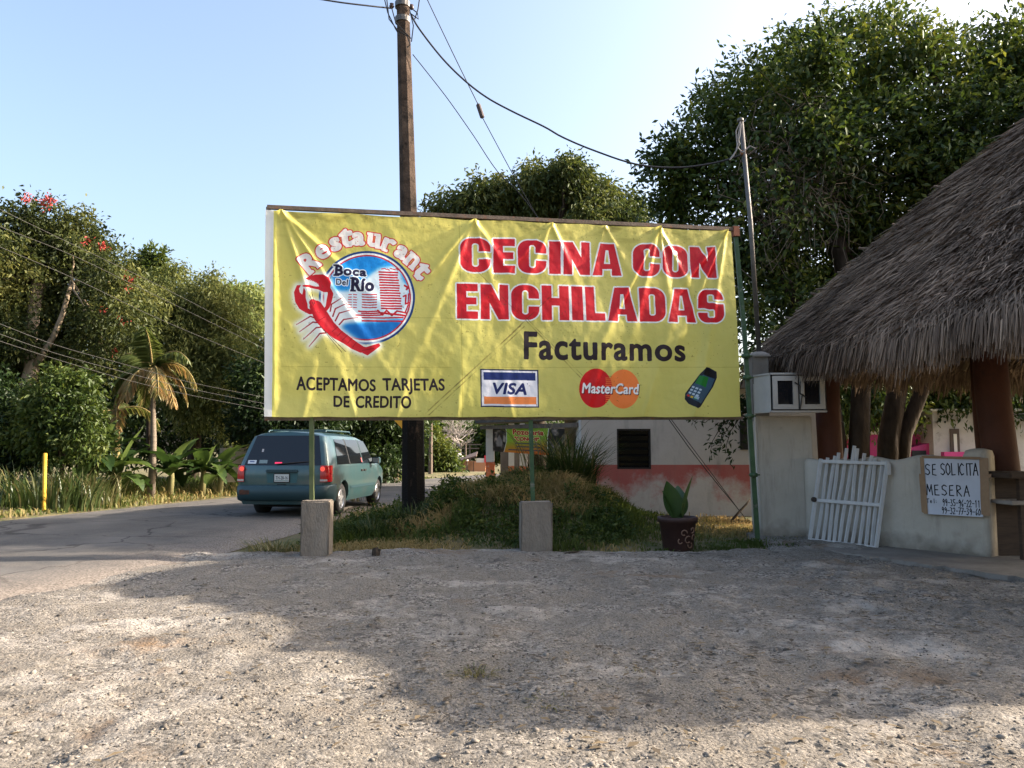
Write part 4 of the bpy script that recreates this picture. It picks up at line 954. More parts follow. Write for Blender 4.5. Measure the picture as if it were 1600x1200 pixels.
# aluminium cabinet
cab = thing('aluminium_cabinet', 'white aluminium cabinet with two dark glass doors mounted on the pillar', 'cabinet', at(1248, 645, 12.25))
mat_alu = M('dull_aluminium', (.36, .34, .31), (.43, .41, .375), 3, .45, .1, 30, .4, .25, c3=(.40, .37, .32), s3=5, t3=(.62, .8))
fl, fr_ = at(1205, 643, 12.22), at(1292, 645, 12.20); zt = at(1205, 584, 12.22).z; zb = fl.z
bl_, br_ = Vector((at(1181, 600, 12.62).x - .03, 12.62, 0)), Vector((fr_.x + .02, 12.62, 0))
fa = Vector((fl.x, fl.y, 0)); fb = Vector((fr_.x, fr_.y, 0)); up = Vector((0, 0, 1))
zs = (zb, zt)
m = MB(); poly = [fa, fb, br_, bl_]
m.add([p + up * zb for p in poly] + [p + up * zt for p in poly], [(3, 2, 1, 0), (4, 5, 6, 7), (1, 2, 6, 5), (2, 3, 7, 6), (3, 0, 4, 7)])
m.build('case', mat_alu, cab)
for z in (zb, zt): 
    mm = MB(); 
    for a, b in ((fa, fb), (bl_, fa)): mm.bar(a + up * z, b + up * z, .035, .03)
    mm.build('edge_trim', mat_alu, cab, bevel=.004)
MB().box((fa + fb) / 2 + up * (zb + zt) / 2 + Vector((0, .10, 0)), ((fb - fa).length - .02, .01, zt - zb - .02)).build('back_panel', M('cabinet_inside', (.05, .045, .04), rough=.8), cab)
for k in range(2):
    a = fa.lerp(fb, .03 + k * .485); b = fa.lerp(fb, .03 + k * .485 + .455); o = Vector((0, -.012, 0)); z0, z1 = zb + .035, zt - .035; f = MB(); w = .075
    d = (b - a).normalized()
    f.bar(a + up * (z0 + w / 2) + o, b + up * (z0 + w / 2) + o, .03, w).bar(a + up * (z1 - w / 2) + o, b + up * (z1 - w / 2) + o, .03, w)
    f.bar(a + d * w / 2 + up * (z0 + w + .001) + o, a + d * w / 2 + up * (z1 - w - .001) + o, w, .028).bar(b - d * w / 2 + up * (z0 + w + .001) + o, b - d * w / 2 + up * (z1 - w - .001) + o, w, .028)
    door = f.build('door', mat_alu, cab)
    MB().box((a + b) / 2 + up * (z0 + z1) / 2, ((b - a).length - 2 * w + .01, .006, z1 - z0 - 2 * w + .01)).build('glass', glassM('dark_glass', (.012, .012, .014), .06), door)
mid = fa.lerp(fb, .5); ch = MB()
ch.tube([mid + up * (zb + .45) + Vector((-.07, -.05, 0)), mid + up * (zb + .40) + Vector((.0, -.06, 0)), mid + up * (zb + .28) + Vector((.0, -.05, 0)), mid + up * (zb + .22) + Vector((.10, -.05, 0))], .012, 5)
ch.tube([mid + up * (zb + .46) + Vector((.02, -.04, 0)), mid + up * (zb + .25) + Vector((.04, -.05, 0)), mid + up * (zb + .03) + Vector((.0, -.05, 0))], .010, 5).tube([mid + up * zt + Vector((.16, -.03, 0)), mid + up * (zb + .4) + Vector((.05, -.04, 0))], .008, 5)
ch.build('chain', M('dark_chain', (.06, .055, .05), metal=.5, rough=.5), cab)
MB().box(mid + up * (zb + .36) + Vector((.045, -.045, 0)), (.05, .03, .18)).build('latch', mat_alu, cab, bevel=.004)

# ------------------------------------------------------------------ leaning white gate
def on_wall(px, off=.12):      # point on the wall's front plane seen at this column
    k = (px - 800) / F
    o = W1 + WN * off
    s = (k * o.y * 1.0 - o.x) / (WD.x - k * WD.y)      # approximate, vertical plane
    return o + WD * s
g0, g1_ = on_wall(1259, .34), on_wall(1368, .32)
gate = thing('leaning_gate', 'white painted slatted iron gate leaning against the low white wall', 'gate', g0)
mat_gate = M('chalky_white_paint', (.46, .45, .43), (.54, .53, .51), 5, .55, .2, 60, .35, c3=(.45, .38, .30), s3=13, t3=(.66, .78))
gu = (g1_ - g0); gw = gu.length; gu.normalize(); gh = 1.27
lean = (-WN * .17 + up * gh).normalized(); gu2 = gu
def G(x, z, o=0): return g0 + gu2 * x + lean * z + WN * o + up * (.075 - .02 * x) + gu2 * (.13 * z / gh)
for z, nm in ((.02, 'rail'), (.63, 'rail'), (gh - .04, 'rail')): MB().bar(G(0, z), G(gw - .07, z), .045, .05).build(nm, mat_gate, gate, bevel=.006)
for x in (0.0, gw - .07): MB().bar(G(x, -.01, .003), G(x, gh, .003), .05, .05).build('stile', mat_gate, gate, bevel=.006)
hts = [.02, .05, .10, .17, .21, .17, .10, .07, .03, .0]
for i in range(10):
    x = .09 + i * (gw - .25) / 9; b = .02 * math.sin(i * 2.1); w = [G(x + .03 * math.sin(3.1 * z + i) * .5, z, -.032) for z in (.03, .35, .63)] + [G(x + b * .5, .95, -.032), G(x + b, gh - .04, -.032), G(x + b * 1.3, gh + hts[i], -.03)]
    m = MB()
    for a, c in zip(w, w[1:]): pass
    m.tube(w, .027, 4); m.build('slat', mat_gate, gate)
MB().box(G(gw - .03, gh - .12, .02), (.05, .04, .16), (0, 0, 0)).build('hinge', mat_gate, gate)
MB().lathe([(.001, -.03), (.04, -.02), (.04, .02)], G(.0, .64, .04), 'y', 10).build('latch', mat_bolt, gate)

# ------------------------------------------------------------------ hand written poster
PQ = [(1441, 714.5), (1534, 716), (1537, 808), (1446, 803)]
pc = Canvas(900, 900, [(0, 0), (100, 0), (100, 100), (0, 100)], (.74, .75, .78))
yy, xx = np.mgrid[0:900, 0:900]; pc.a += (0.025 * fbm(xx / 200., yy / 200., 5, 3))[..., None]
HW = {'S': [[(.85, .88), (.5, 1), (.15, .85), (.2, .6), (.7, .42), (.85, .2), (.5, 0), (.1, .1)]], 'E': [[(.75, .98), (.2, .95), (.15, .02), (.8, .0)], [(.18, .52), (.65, .54)]], 'O': [[(.5, 1), (.15, .75), (.12, .3), (.45, 0), (.85, .25), (.85, .75), (.5, 1)]], 'L': [[(.2, 1), (.2, 0), (.8, .03)]], 'I': [[(.5, 1), (.5, 0)]],
      'C': [[(.85, .85), (.55, 1), (.15, .7), (.15, .3), (.5, 0), (.85, .12)]], 'T': [[(.05, .97), (.95, 1)], [(.5, .98), (.48, 0)]], 'A': [[(.05, 0), (.5, 1), (.92, 0)], [(.2, .38), (.78, .40)]], 'M': [[(.05, 0), (.15, 1), (.5, .3), (.85, 1), (.95, 0)]], 'R': [[(.15, 0), (.15, 1), (.65, .95), (.75, .7), (.2, .5), (.85, 0)]],
      '9': [[(.8, .75), (.5, 1), (.2, .8), (.35, .5), (.8, .75), (.75, .4), (.6, 0)]], '3': [[(.15, .95), (.7, .9), (.4, .55), (.8, .3), (.5, 0), (.12, .08)]], '5': [[(.8, 1), (.25, 1), (.2, .58), (.7, .55), (.75, .2), (.4, 0), (.15, .08)]], '6': [[(.7, 1), (.25, .55), (.25, .1), (.6, 0), (.75, .3), (.3, .4)]], '2': [[(.15, .8), (.5, 1), (.8, .75), (.15, 0), (.85, .02)]], '1': [[(.3, .85), (.5, 1), (.5, 0)]],
      '7': [[(.1, 1), (.85, 1), (.4, 0)], [(.3, .5), (.75, .52)]], '0': [[(.5, 1), (.2, .6), (.3, .05), (.7, .1), (.8, .7), (.5, 1)]], '-': [[(.15, .5), (.85, .5)]], 'e': [[(.2, .3), (.75, .35), (.5, .6), (.2, .3), (.4, 0), (.8, .1)]], 'l': [[(.5, 1), (.5, 0)]], ':': [[(.5, .55), (.52, .5)], [(.5, .12), (.52, .08)]]}
def hand(cv_, m, st, x, y, w, h, lw, slope=0.0, adv=1.18):
    for i, ch in enumerate(st):
        if ch in HW:
            k = .55 if ch in 'I1l:-' and len(st) < 12 else 1
            for s in HW[ch]:
                cv_.stroke(m, [(x + p[0] * w + random.uniform(-.2, .2), y + slope * (x) - p[1] * h + random.uniform(-.3, .3)) for p in s], lw)
        x += w * adv * (.62 if ch in 'Il:' else .75 if ch == ' ' else 1)
    return m
m = pc.mask(); hand(pc, m, 'SE', 4, 31, 9.5, 19, 1.9, -.01, 1.22); hand(pc, m, 'SOLICITA', 31, 31, 8.6, 20, 1.9, -.02, 1.0); hand(pc, m, 'MESERA', 5, 66, 10.5, 18, 1.9, -.0, 1.2)
hand(pc, m, 'Tel:', 4, 80, 4.5, 7, 1.2); hand(pc, m, '99-35-96-22-11', 31, 84, 4.6, 11.5, 1.4, 0, 1.0); hand(pc, m, '99-32-77-39-60', 29, 97.5, 4.8, 11, 1.4, 0, 1.0)
pc.paint(m, (.035, .035, .045), .95)
def quad_plane(name, P, nx=1, ny=1, disp=None):
    vs = []; uv = []
    for j in range(ny + 1):
        for i in range(nx + 1):
            u, v = i / nx, j / ny; p = P[0].lerp(P[1], u).lerp(P[3].lerp(P[2], u), v)
            if disp: p = p + disp(u, v)
            vs.append(tuple(p)); uv.append((u, 1 - v))
    i, j = np.meshgrid(np.arange(nx), np.arange(ny)); q = (j * (nx + 1) + i).ravel()
    return np_mesh(name, np.array(vs), np.stack([q, q + nx + 1, q + nx + 2, q + 1], 1), uv=np.array(uv), smooth=True)
def wpt(px, py, off=.13):
    b = on_wall(px, off); return at(px, py, b.y)
post = thing('handwritten_poster', 'white handwritten SE SOLICITA MESERA sheet taped to the wall with brown tape', 'poster', wpt(1490, 760))
PP = [wpt(x, y, .128) for x, y in PQ]
rp = random.Random(4)
link('sheet', quad_plane('sheet', PP, 14, 14, lambda u, v: WN * (.012 * math.sin(u * 5 + v * 3) * .6 + .010 * (v > .93) + .004 * math.sin(u * 17 + v * 9))), printM('marker_on_card', pc.image('poster_print'), .8, .2), post)
mat_tape = M('brown_tape', (.22, .125, .06), (.28, .17, .085), 6, .45, spec=.4)
for q in ([(1437, 714), (1443, 714), (1450, 803), (1444, 803)], [(1530, 714), (1544, 716), (1547, 806), (1533, 806)], [(1440, 712), (1532, 714), (1532, 718), (1440, 716)], [(1436, 740), (1441, 741), (1446, 803), (1440, 800)], [(1541, 742), (1549, 740), (1549, 748), (1541, 746)]):
    o_ = .143 if q[0][0] != 1436 else .136
    link('tape_strip', quad_plane('tape_strip', [wpt(x, y, o_) for x, y in q], 3, 8, lambda u, v: WN * (.004 * math.sin(v * 11 + u * 4))), mat_tape, post)

# counter seen past the end of the wall
cnt = thing('serving_counter', 'dark wooden counter with pale shelf edge past the end of the low wall', 'counter', at(1625, 860, 9.9))
a = at(1597, 740, 9.9); b = at(1720, 740, 9.6)
mat_wood = M('dark_wood', (.035, .022, .016), (.07, .045, .03), 4, .6, stretch=(1, 1, 8))
MB().box(((a.x + b.x) / 2 + .02, 10.2, 1.15), (1.1, .6, .08)).build('top', mat_wood, cnt, bevel=.015)
MB().box(((a.x + b.x) / 2 + .04, 10.25, .80), (1.05, .55, .05)).build('shelf', M('worn_shelf', (.25, .22, .19), (.33, .29, .25)), cnt, bevel=.01)
MB().box(((a.x + b.x) / 2 + .06, 10.5, .55), (1.0, .05, 1.1)).build('back_board', mat_wood, cnt)
for x in (a.x + .1, b.x - .1): MB().box((x, 10.1, .55), (.07, .07, 1.1)).build('leg', mat_wood, cnt)
# ------------------------------------------------------------------ trees
def nrm(a): return a / np.maximum(np.linalg.norm(a, axis=-1, keepdims=True), 1e-9)
def leaf_arrays(r, p, d, L, W, fold=.25, curl=.0):
    n = len(p); s = nrm(np.cross(d, r.normal(0, 1, (n, 3)))); up_ = np.cross(s, d); up_ *= np.sign(up_[:, 2:3] + 1e-6)
    mid = p + d * (L * .5)[:, None] + up_ * (W * fold)[:, None]
    tip = p + d * L[:, None] - np.array([0, 0, 1]) * (L * curl)[:, None]
    V = np.stack([p, mid + s * (W * .5)[:, None], tip, mid - s * (W * .5)[:, None]], 1).reshape(-1, 3)
    o = (np.arange(n) * 4)[:, None]
    return V, np.concatenate([o + np.array([[0, 1, 2]]), o + np.array([[0, 2, 3]])], 0)
def crown(seed, blobs, nclump, per, L, W, cr, droop=.2, fill=.45, squash=1.0, tbase=.5, tvar=.22, inner=.12):
    """blobs: list of (centre, radius[, weight]) ; leaves grouped in twigs"""
    r = np.random.default_rng(seed); C = np.array([b[0] for b in blobs], float); Rr = np.array([b[1] for b in blobs], float)
    w = np.array([(b[2] if len(b) > 2 else 1.0) for b in blobs]) * Rr ** 2; w /= w.sum()
    k = r.choice(len(blobs), nclump, p=w); dirn = nrm(r.normal(0, 1, (nclump, 3))); rad = Rr[k] * np.where(r.random(nclump) < inner, r.random(nclump), 1 - fill * r.random(nclump) ** 1.6)
    rad *= 1 + .34 * vnoise(dirn[:, 0] * 2.5 + k * 3.1, dirn[:, 2] * 2.5 + dirn[:, 1], seed)
    cc = C[k] + dirn * rad[:, None] * np.array([1, 1, squash])
    q = cc / (cr * 5.0)
    ct = np.clip(tbase + tvar * .8 * r.normal(0, 1, nclump) + tvar * 1.5 * vnoise(q[:, 0] + .7 * q[:, 1], q[:, 2], seed + 7), 0, 1)
    ax = nrm(dirn + .6 * r.normal(0, 1, (nclump, 3)) + np.array([0, 0, -droop]))
    n = nclump * per; K = np.repeat(np.arange(nclump), per); u = r.random(n)
    p = cc[K] + ax[K] * ((u - .3) * cr * 1.6)[:, None] + r.normal(0, cr * .33, (n, 3))
    d = nrm(ax[K] * .8 + r.normal(0, .75, (n, 3)) + np.array([0, 0, -droop]))
    l = L * (.6 + .7 * r.random(n)); V, Fc = leaf_arrays(r, p, d, l, l * W / L, .22, droop * .3)
    t = np.clip(ct[K] + .10 * r.normal(0, 1, n), 0, 1)
    return V, Fc, np.tile(t, 2)
def limb(m, a, b, r0, r1, r, bend=.12, n=5):
    a, b = Vector(a), Vector(b); l = (b - a).length; pts = [a]; o = Vector((0, 0, 0))
    for i in range(1, n): o += Vector((r.normal(), r.normal(), r.normal() * .5)) * l * bend / n; pts.append(a.lerp(b, i / n) + o + Vector((0, 0, l * .06 * math.sin(math.pi * i / n))))
    pts.append(b); m.tube(pts, list(np.linspace(r0, r1, n + 1)), 7)
    return pts
mat_bark = M('grey_bark', (.028, .021, .016), (.062, .049, .037), 5, .95, .8, 18, .1, stretch=(1, 1, .35), bdist=.03)
mat_bark_l = M('pale_bark', (.16, .125, .085), (.27, .215, .15), 4, .95, .7, 16, .1, stretch=(1, 1, .35), bdist=.03)
def tree(name, label, seed, base, blobs, leafmat, nclump, per, L, W, cr, trunk_r=.2, barkm=None, cat='tree', group=None, limbs=7, fork=.45, trunks=None, twigs=0, **kw):
    base = Vector(base); r = np.random.default_rng(seed + 500); t = thing(name, label, cat, base, group=group)
    V, Fc, tn = crown(seed, blobs, nclump, per, L, W, cr, **kw)
    link('crown', np_mesh('crown', V, Fc, tint=tn), leafmat, t)
    m = MB(); cen = Vector(np.mean([b[0] for b in blobs], 0)); 
    tops = []
    if trunks is None:
        f = base.lerp(Vector((cen.x * .7 + base.x * .3, cen.y * .7 + base.y * .3, cen.z)), fork); limb(m, base - Vector((0, 0, .1)), f, trunk_r, trunk_r * .72, r, .08); tops = [(f, trunk_r * .6)]
    else:
        for pts, rr in trunks:
            pts = [Vector(p) for p in pts]; m.tube(pts, list(np.linspace(rr, rr * .65, len(pts))), 9); tops.append((pts[-1], rr * .6))
    idx = r.permutation(len(blobs))[:limbs]
    for i in idx:
        c = Vector(blobs[i][0]); f, rr = min(tops, key=lambda q: (q[0] - c).length)
        limb(m, f, c, rr * .7, rr * .18, r, .2)
        for _ in range(3):
            e = c + Vector(tuple(r.normal(0, 1, 3))).normalized() * blobs[i][1] * .85; limb(m, f.lerp(c, .7), e, rr * .22, rr * .05, r, .25, 4)
    m.build('trunk', barkm or mat_bark, t, smooth=True)
    return t
def B(lst, Y, dy=1.2, seed=1, ry=1.0):
    rr = random.Random(seed); out = []
    for q in lst:
        px, py, rad = q[:3]; y = Y + rr.uniform(-dy, dy) + (q[3] if len(q) > 3 else 0); out.append((tuple(at(px, py, y)), rad / F * y))
    return out
def spiky(bl, n, seed, lo=.18, hi=.38):      # small tufts breaking the outline
    rr = np.random.default_rng(seed); out = list(bl); R_ = np.array([b[1] for b in bl])
    for _ in range(n):
        i = rr.choice(len(bl), p=R_ / R_.sum()); d = nrm(rr.normal(0, 1, 3) + np.array([0, -.2, .35])); k = rr.uniform(lo, hi) * bl[i][1]
        out.append((tuple(np.array(bl[i][0]) + d * bl[i][1] * rr.uniform(.92, 1.18)), k, 1.6))
    return out
LM_big = leafM('broad_leaf', (.012, .025, .006), (.046, .076, .016), (.170, .190, .038), .30, .08, .38)
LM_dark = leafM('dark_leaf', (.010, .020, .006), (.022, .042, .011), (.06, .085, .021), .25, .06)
LM_mid = leafM('mid_leaf', (.022, .042, .009), (.055, .082, .018), (.125, .145, .035), .32, .05)
LM_olive = leafM('olive_leaf', (.020, .029, .009), (.060, .074, .022), (.165, .165, .05), .32, .04)
LM_feather = leafM('feathery_leaf', (.034, .048, .014), (.076, .096, .029), (.165, .175, .058), .34, .03)
LM_pale = leafM('pale_leaf', (.06, .10, .03), (.12, .16, .055), (.24, .27, .10), .40, .03)
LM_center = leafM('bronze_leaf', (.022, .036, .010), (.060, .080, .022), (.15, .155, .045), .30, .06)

# big broadleaf tree behind the palapa
bl = B([(1135, 240, 75), (1070, 280, 60), (1040, 255, 34), (1100, 160, 26), (1165, 125, 40), (1225, 180, 100), (1210, 320, 110), (1300, 130, 100), (1330, 260, 120), (1390, 70, 66), (1380, 30, 30), (1425, 185, 105), (1500, 120, 75), (1560, 90, 52), (1590, 160, 90), (1520, 240, 120), (1440, 330, 120), (1640, 90, 90), (1650, 220, 110),
        (1300, 390, 100), (1190, 440, 80), (1245, 500, 80), (1340, 470, 80), (1060, 330, 40), (1110, 390, 50), (1760, 150, 120), (1740, 280, 120)], 16.4, 1.3, 3)
tr = []
for pts, rr in (([(1338, 760), (1342, 690), (1345, 610), (1330, 470), (1300, 360)], .22), ([(1385, 760), (1388, 690), (1400, 620), (1430, 450), (1450, 320)], .23), ([(1392, 740), (1412, 680), (1440, 610), (1500, 460), (1540, 300)], .17), ([(1316, 760), (1312, 690), (1300, 610), (1240, 470), (1200, 360)], .14)):
    pp = [at(x, y, 15.6) for x, y in pts]; pp[0].z = -.1; tr.append((pp, rr))
b0 = at(1370, 760, 15.6); b0.z = 0
tree('broadleaf_tree', 'huge dark broadleaf tree towering behind the thatched roof and galvanised mast', 31, b0, spiky(bl, 60, 1), LM_big, 12500, 11, .15, .064, .30, trunks=tr, limbs=22, fill=.5, droop=.10, tbase=.46, tvar=.24, inner=.22)
# trunks go down to the ground
# hanging branch of small leaves beside the green post
hb = thing('overhanging_branch', 'drooping leafy branch hanging beside the green post in front of the pink wall', 'branch', at(1165, 640, 13.6))
m = MB(); rr_ = np.random.default_rng(5); P_ = []
for e in ((1085, 658), (1110, 705), (1125, 690), (1140, 715), (1130, 660), (1160, 690), (1100, 650)):
    for q in limb(m, at(1176, 625, 13.6), at(*e, 13.5), .014, .004, rr_, .15): P_ += [q] * 4
m.build('twig', mat_bark, hb)
P_ = np.repeat(np.array([tuple(q) for q in P_]), 3, 0); P_ = P_ + rr_.normal(0, .05, P_.shape); d = nrm(rr_.normal(0, 1, P_.shape) + np.array([-.5, 0, -.3]))
V, Fc = leaf_arrays(rr_, P_, d, .08 + .06 * rr_.random(len(P_)), .03 + .02 * rr_.random(len(P_)))
link('foliage', np_mesh('foliage', V, Fc, tint=np.tile(.3 + .2 * rr_.random(len(P_)), 2)), LM_dark, hb)
# tangle of dry vine in the crown
vt = thing('dry_vine', 'tangle of bare grey-brown twigs hanging in the crown of the big broadleaf tree', 'vine', at(1250, 300, 14.6))
m = MB(); rr_ = np.random.default_rng(15)
for i in range(420):
    c = at(1245 + rr_.normal() * 45, 270 + rr_.normal() * 55, 14.5 + rr_.normal() * .25); d = Vector((rr_.normal() * .5, rr_.normal() * .25, rr_.normal() * .6 - .35)) * .75
    o = Vector(tuple(rr_.normal(0, .09, 3))); m.tube([c, c + d * .35 + o, c + d * .7 - o * .6, c + d], [.007, .006, .005, .003], 3, cap=False)
m.build('twig', M('dry_twig', (.11, .085, .062), (.19, .15, .115), 8), vt, kind='stuff')

# rounded tree behind the banner
bl = B([(706, 330, 28), (742, 318, 32), (790, 318, 38), (842, 292, 32), (885, 288, 34), (930, 308, 36), (970, 330, 38), (760, 340, 50), (850, 345, 55), (930, 350, 50), (828, 268, 13), (880, 262, 14), (905, 272, 12), (990, 345, 22), (680, 330, 18)], 30, 1.5, 4)
b0 = at(850, 700, 30); b0.z = .1
tree('round_tree', 'rounded bronze-green tree rising above the middle of the yellow banner', 41, b0, spiky(bl, 30, 2), LM_center, 4600, 9, .22, .08, .34, trunk_r=.3, limbs=10, droop=.5, fill=.4)

# left side of the road
def base_at(px, Y): 
    q = at(px, 700, Y); return (q.x, Y, g1(q.x, Y))
bl = B([(62, 345, 34), (30, 390, 60), (100, 375, 48), (80, 425, 80), (10, 450, 80), (140, 430, 60), (178, 415, 36), (30, 500, 85), (110, 500, 80), (165, 480, 60), (190, 450, 30), (-40, 420, 90), (-40, 520, 80), (160, 545, 50), (80, 570, 50), (10, 590, 60), (195, 500, 40), (-110, 420, 100), (-100, 540, 90)], 23.5, 1.3, 5)
tr = [([at(12, 770, 22.5), at(20, 680, 22.5), at(38, 620, 22.5), at(50, 575, 22.6), at(48, 525, 22.8), at(60, 430, 23.5)], .25), ([at(50, 580, 22.6), at(66, 554, 22.5), at(84, 525, 22.6), at(98, 490, 22.9), at(112, 440, 23.3)], .10)]
tul = tree('tulip_tree', 'tall dense tree with red flowers at its top beyond the left road edge', 51, base_at(8, 22.5), spiky(bl, 40, 3), LM_olive, 9000, 10, .15, .066, .32, trunks=tr, barkm=mat_bark_l, limbs=14, droop=.35, fill=.5, tbase=.38, tvar=.25)
mat_flower = M('scarlet_flower', (.30, .03, .025), (.40, .05, .035), 20, .6)
fm_r = np.random.default_rng(8)
for px, py, k in ((42, 311, 9), (78, 314, 16), (70, 318, 6), (138, 378, 4), (162, 385, 8), (190, 437, 6), (203, 437, 9), (196, 453, 5), (162, 487, 6), (187, 503, 6), (178, 549, 5)):
    p = np.array(at(px, py, 22.6)) + fm_r.normal(0, .07, (k * 5, 3)); d = nrm(fm_r.normal(0, 1, p.shape) + np.array([0, 0, .5])); V, Fc = leaf_arrays(fm_r, p, d,   .08 + .04 * fm_r.random(len(p)), .045 + 0 * fm_r.random(len(p)), .4)
    link('flower_cluster', np_mesh('flower_cluster', V, Fc), mat_flower, tul, kind='stuff')
bl = B([(225, 470, 40), (262, 462, 46), (300, 475, 44), (340, 470, 36), (250, 520, 52), (310, 525, 56), (355, 515, 44), (280, 575, 56), (340, 580, 56), (380, 560, 36), (310, 625, 50), (360, 640, 44), (390, 610, 30)], 29, 1.4, 6)
tree('feathery_tree', 'wide olive-green tree with fine drooping foliage behind the palm', 61, base_at(300, 30), spiky(bl, 40, 4), LM_feather, 6000, 10, .17, .055, .34, trunk_r=.25, limbs=9, droop=.6, fill=.45, tbase=.6, tvar=.16)
bl = B([(240, 405, 16), (252, 425, 15), (228, 418, 12), (215, 425, 14), (250, 445, 16), (235, 440, 16)], 31, .4, 7)
tree('slender_tree', 'slender tree whose small tufted top pokes above the feathery tree', 71, base_at(245, 31), bl, LM_mid, 420, 10, .22, .09, .25, trunk_r=.12, limbs=6, fork=.9, droop=.2)
bl = B([(350, 465, 20), (390, 470, 24), (365, 490, 28), (398, 495, 24), (380, 515, 24), (405, 470, 14), (360, 530, 20)], 33, .7, 8)
tree('pale_tree', 'pale airy tree against the sky just left of the banner', 81, base_at(385, 33), spiky(bl, 16, 5), LM_pale, 1300, 8, .22, .09, .30, trunk_r=.14, barkm=mat_bark_l, limbs=7, droop=.1, fork=.75)
bl = B([(400, 590, 34), (430, 610, 50), (410, 640, 44), (395, 660, 34), (440, 670, 40), (470, 640, 60), (520, 600, 60), (500, 680, 40)], 26.5, .9, 9)
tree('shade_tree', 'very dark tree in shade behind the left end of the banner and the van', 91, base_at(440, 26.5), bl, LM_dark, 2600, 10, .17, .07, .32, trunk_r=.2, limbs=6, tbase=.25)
bl = B([(70, 630, 28), (108, 612, 30), (95, 650, 38), (128, 645, 26), (60, 665, 34), (85, 690, 36), (130, 606, 14), (120, 680, 28)], 19.6, .5, 10)
tree('roadside_bush', 'bright green leafy bush in front of the flowering tree at the left', 101, base_at(95, 19.8), spiky(bl, 24, 6, .25, .6), LM_mid, 1250, 10, .15, .06, .26, trunk_r=.07, cat='bush', limbs=6, droop=.25, tbase=.55)
bl = B([(20, 650, 50), (-30, 640, 60), (10, 700, 44), (45, 700, 36), (150, 700, 34), (-50, 700, 50)], 20.6, .5, 11)
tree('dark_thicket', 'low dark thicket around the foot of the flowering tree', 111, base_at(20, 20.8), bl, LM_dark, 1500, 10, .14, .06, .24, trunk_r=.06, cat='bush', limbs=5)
bl = B([(545, 680, 40), (580, 660, 44), (610, 690, 36), (560, 715, 36), (600, 725, 28), (530, 650, 50), (590, 620, 60), (620, 660, 40), (640, 700, 22)], 34, 1.1, 12)
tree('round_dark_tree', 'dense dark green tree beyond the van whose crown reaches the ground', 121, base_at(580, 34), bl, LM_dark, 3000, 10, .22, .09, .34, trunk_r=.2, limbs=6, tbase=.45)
bl = B([(672, 715, 18), (690, 722, 18), (705, 730, 12), (662, 725, 18), (680, 700, 14), (698, 712, 10), (665, 690, 16), (668, 670, 14)], 47, .9, 13)
tree('roadside_shrub', 'rounded green shrub at the far bend of the road left of the village hut', 131, base_at(680, 47), bl, LM_mid, 1500, 8, .26, .12, .4, trunk_r=.1, cat='bush', limbs=5)

# bare tree in the far
bt = thing('bare_tree', 'leafless grey tree above the far village rooftops', 'tree', base_at(718, 66))
m = MB(); rr_ = np.random.default_rng(33); c0 = Vector(bt.location)
def branchy(p, d, l, rad, dep):
    e = p + d * l; limb(m, p, e, rad, rad * .6, rr_, .2, 3)
    if dep == 0: return
    for _ in range(4 if dep > 1 else 5):
        nd = (d + Vector(tuple(rr_.normal(0, .55, 3)))).normalized(); nd.z = abs(nd.z) * .8 + .1; branchy(p.lerp(e, .55 + .45 * rr_.random()), nd, l * .68, rad * .55, dep - 1)
branchy(c0, Vector((0, 0, 1)), 2.6, .14, 4)
m.build('trunk', M('bare_bark', (.22, .19, .17), (.30, .27, .24), 3), bt)

# far woods (masses)
def woods(name, lst, Y, dy, n, per, L, cr, mat, seed, label=None):
    V, Fc, tn = crown(seed, B(lst, Y, dy, seed), n, per, L, L * .45, cr, .3, .5)
    tag(link(name, np_mesh(name, V, Fc, tint=tn), mat), kind='stuff')
woods('far_woods', [(x, 700 - 25 * ((x * 7) % 3) / 2, 45) for x in range(-250, 560, 42)] + [(x, 610, 60) for x in range(-250, 440, 55)] + [(x, 540, 60) for x in range(-250, 250, 60)], 36, 2.0, 6500, 9, .26, .5, LM_dark, 141)
woods('distant_woods', [(x, 700 - 10 * ((x * 5) % 3), 22) for x in range(560, 1000, 16)] + [(735, 690, 20), (760, 684, 24), (790, 680, 26), (820, 676, 30)], 85, 5, 4200, 7, .5, .8, LM_mid, 151)
woods('yard_woods', [(x, 600 - 20 * ((x * 3) % 2), 70) for x in range(1240, 1700, 60)] + [(1500, 610, 40), (1590, 640, 30), (1330, 640, 22), (1300, 690, 14)], 26, 1.5, 5200, 9, .2, .4, LM_big, 161)

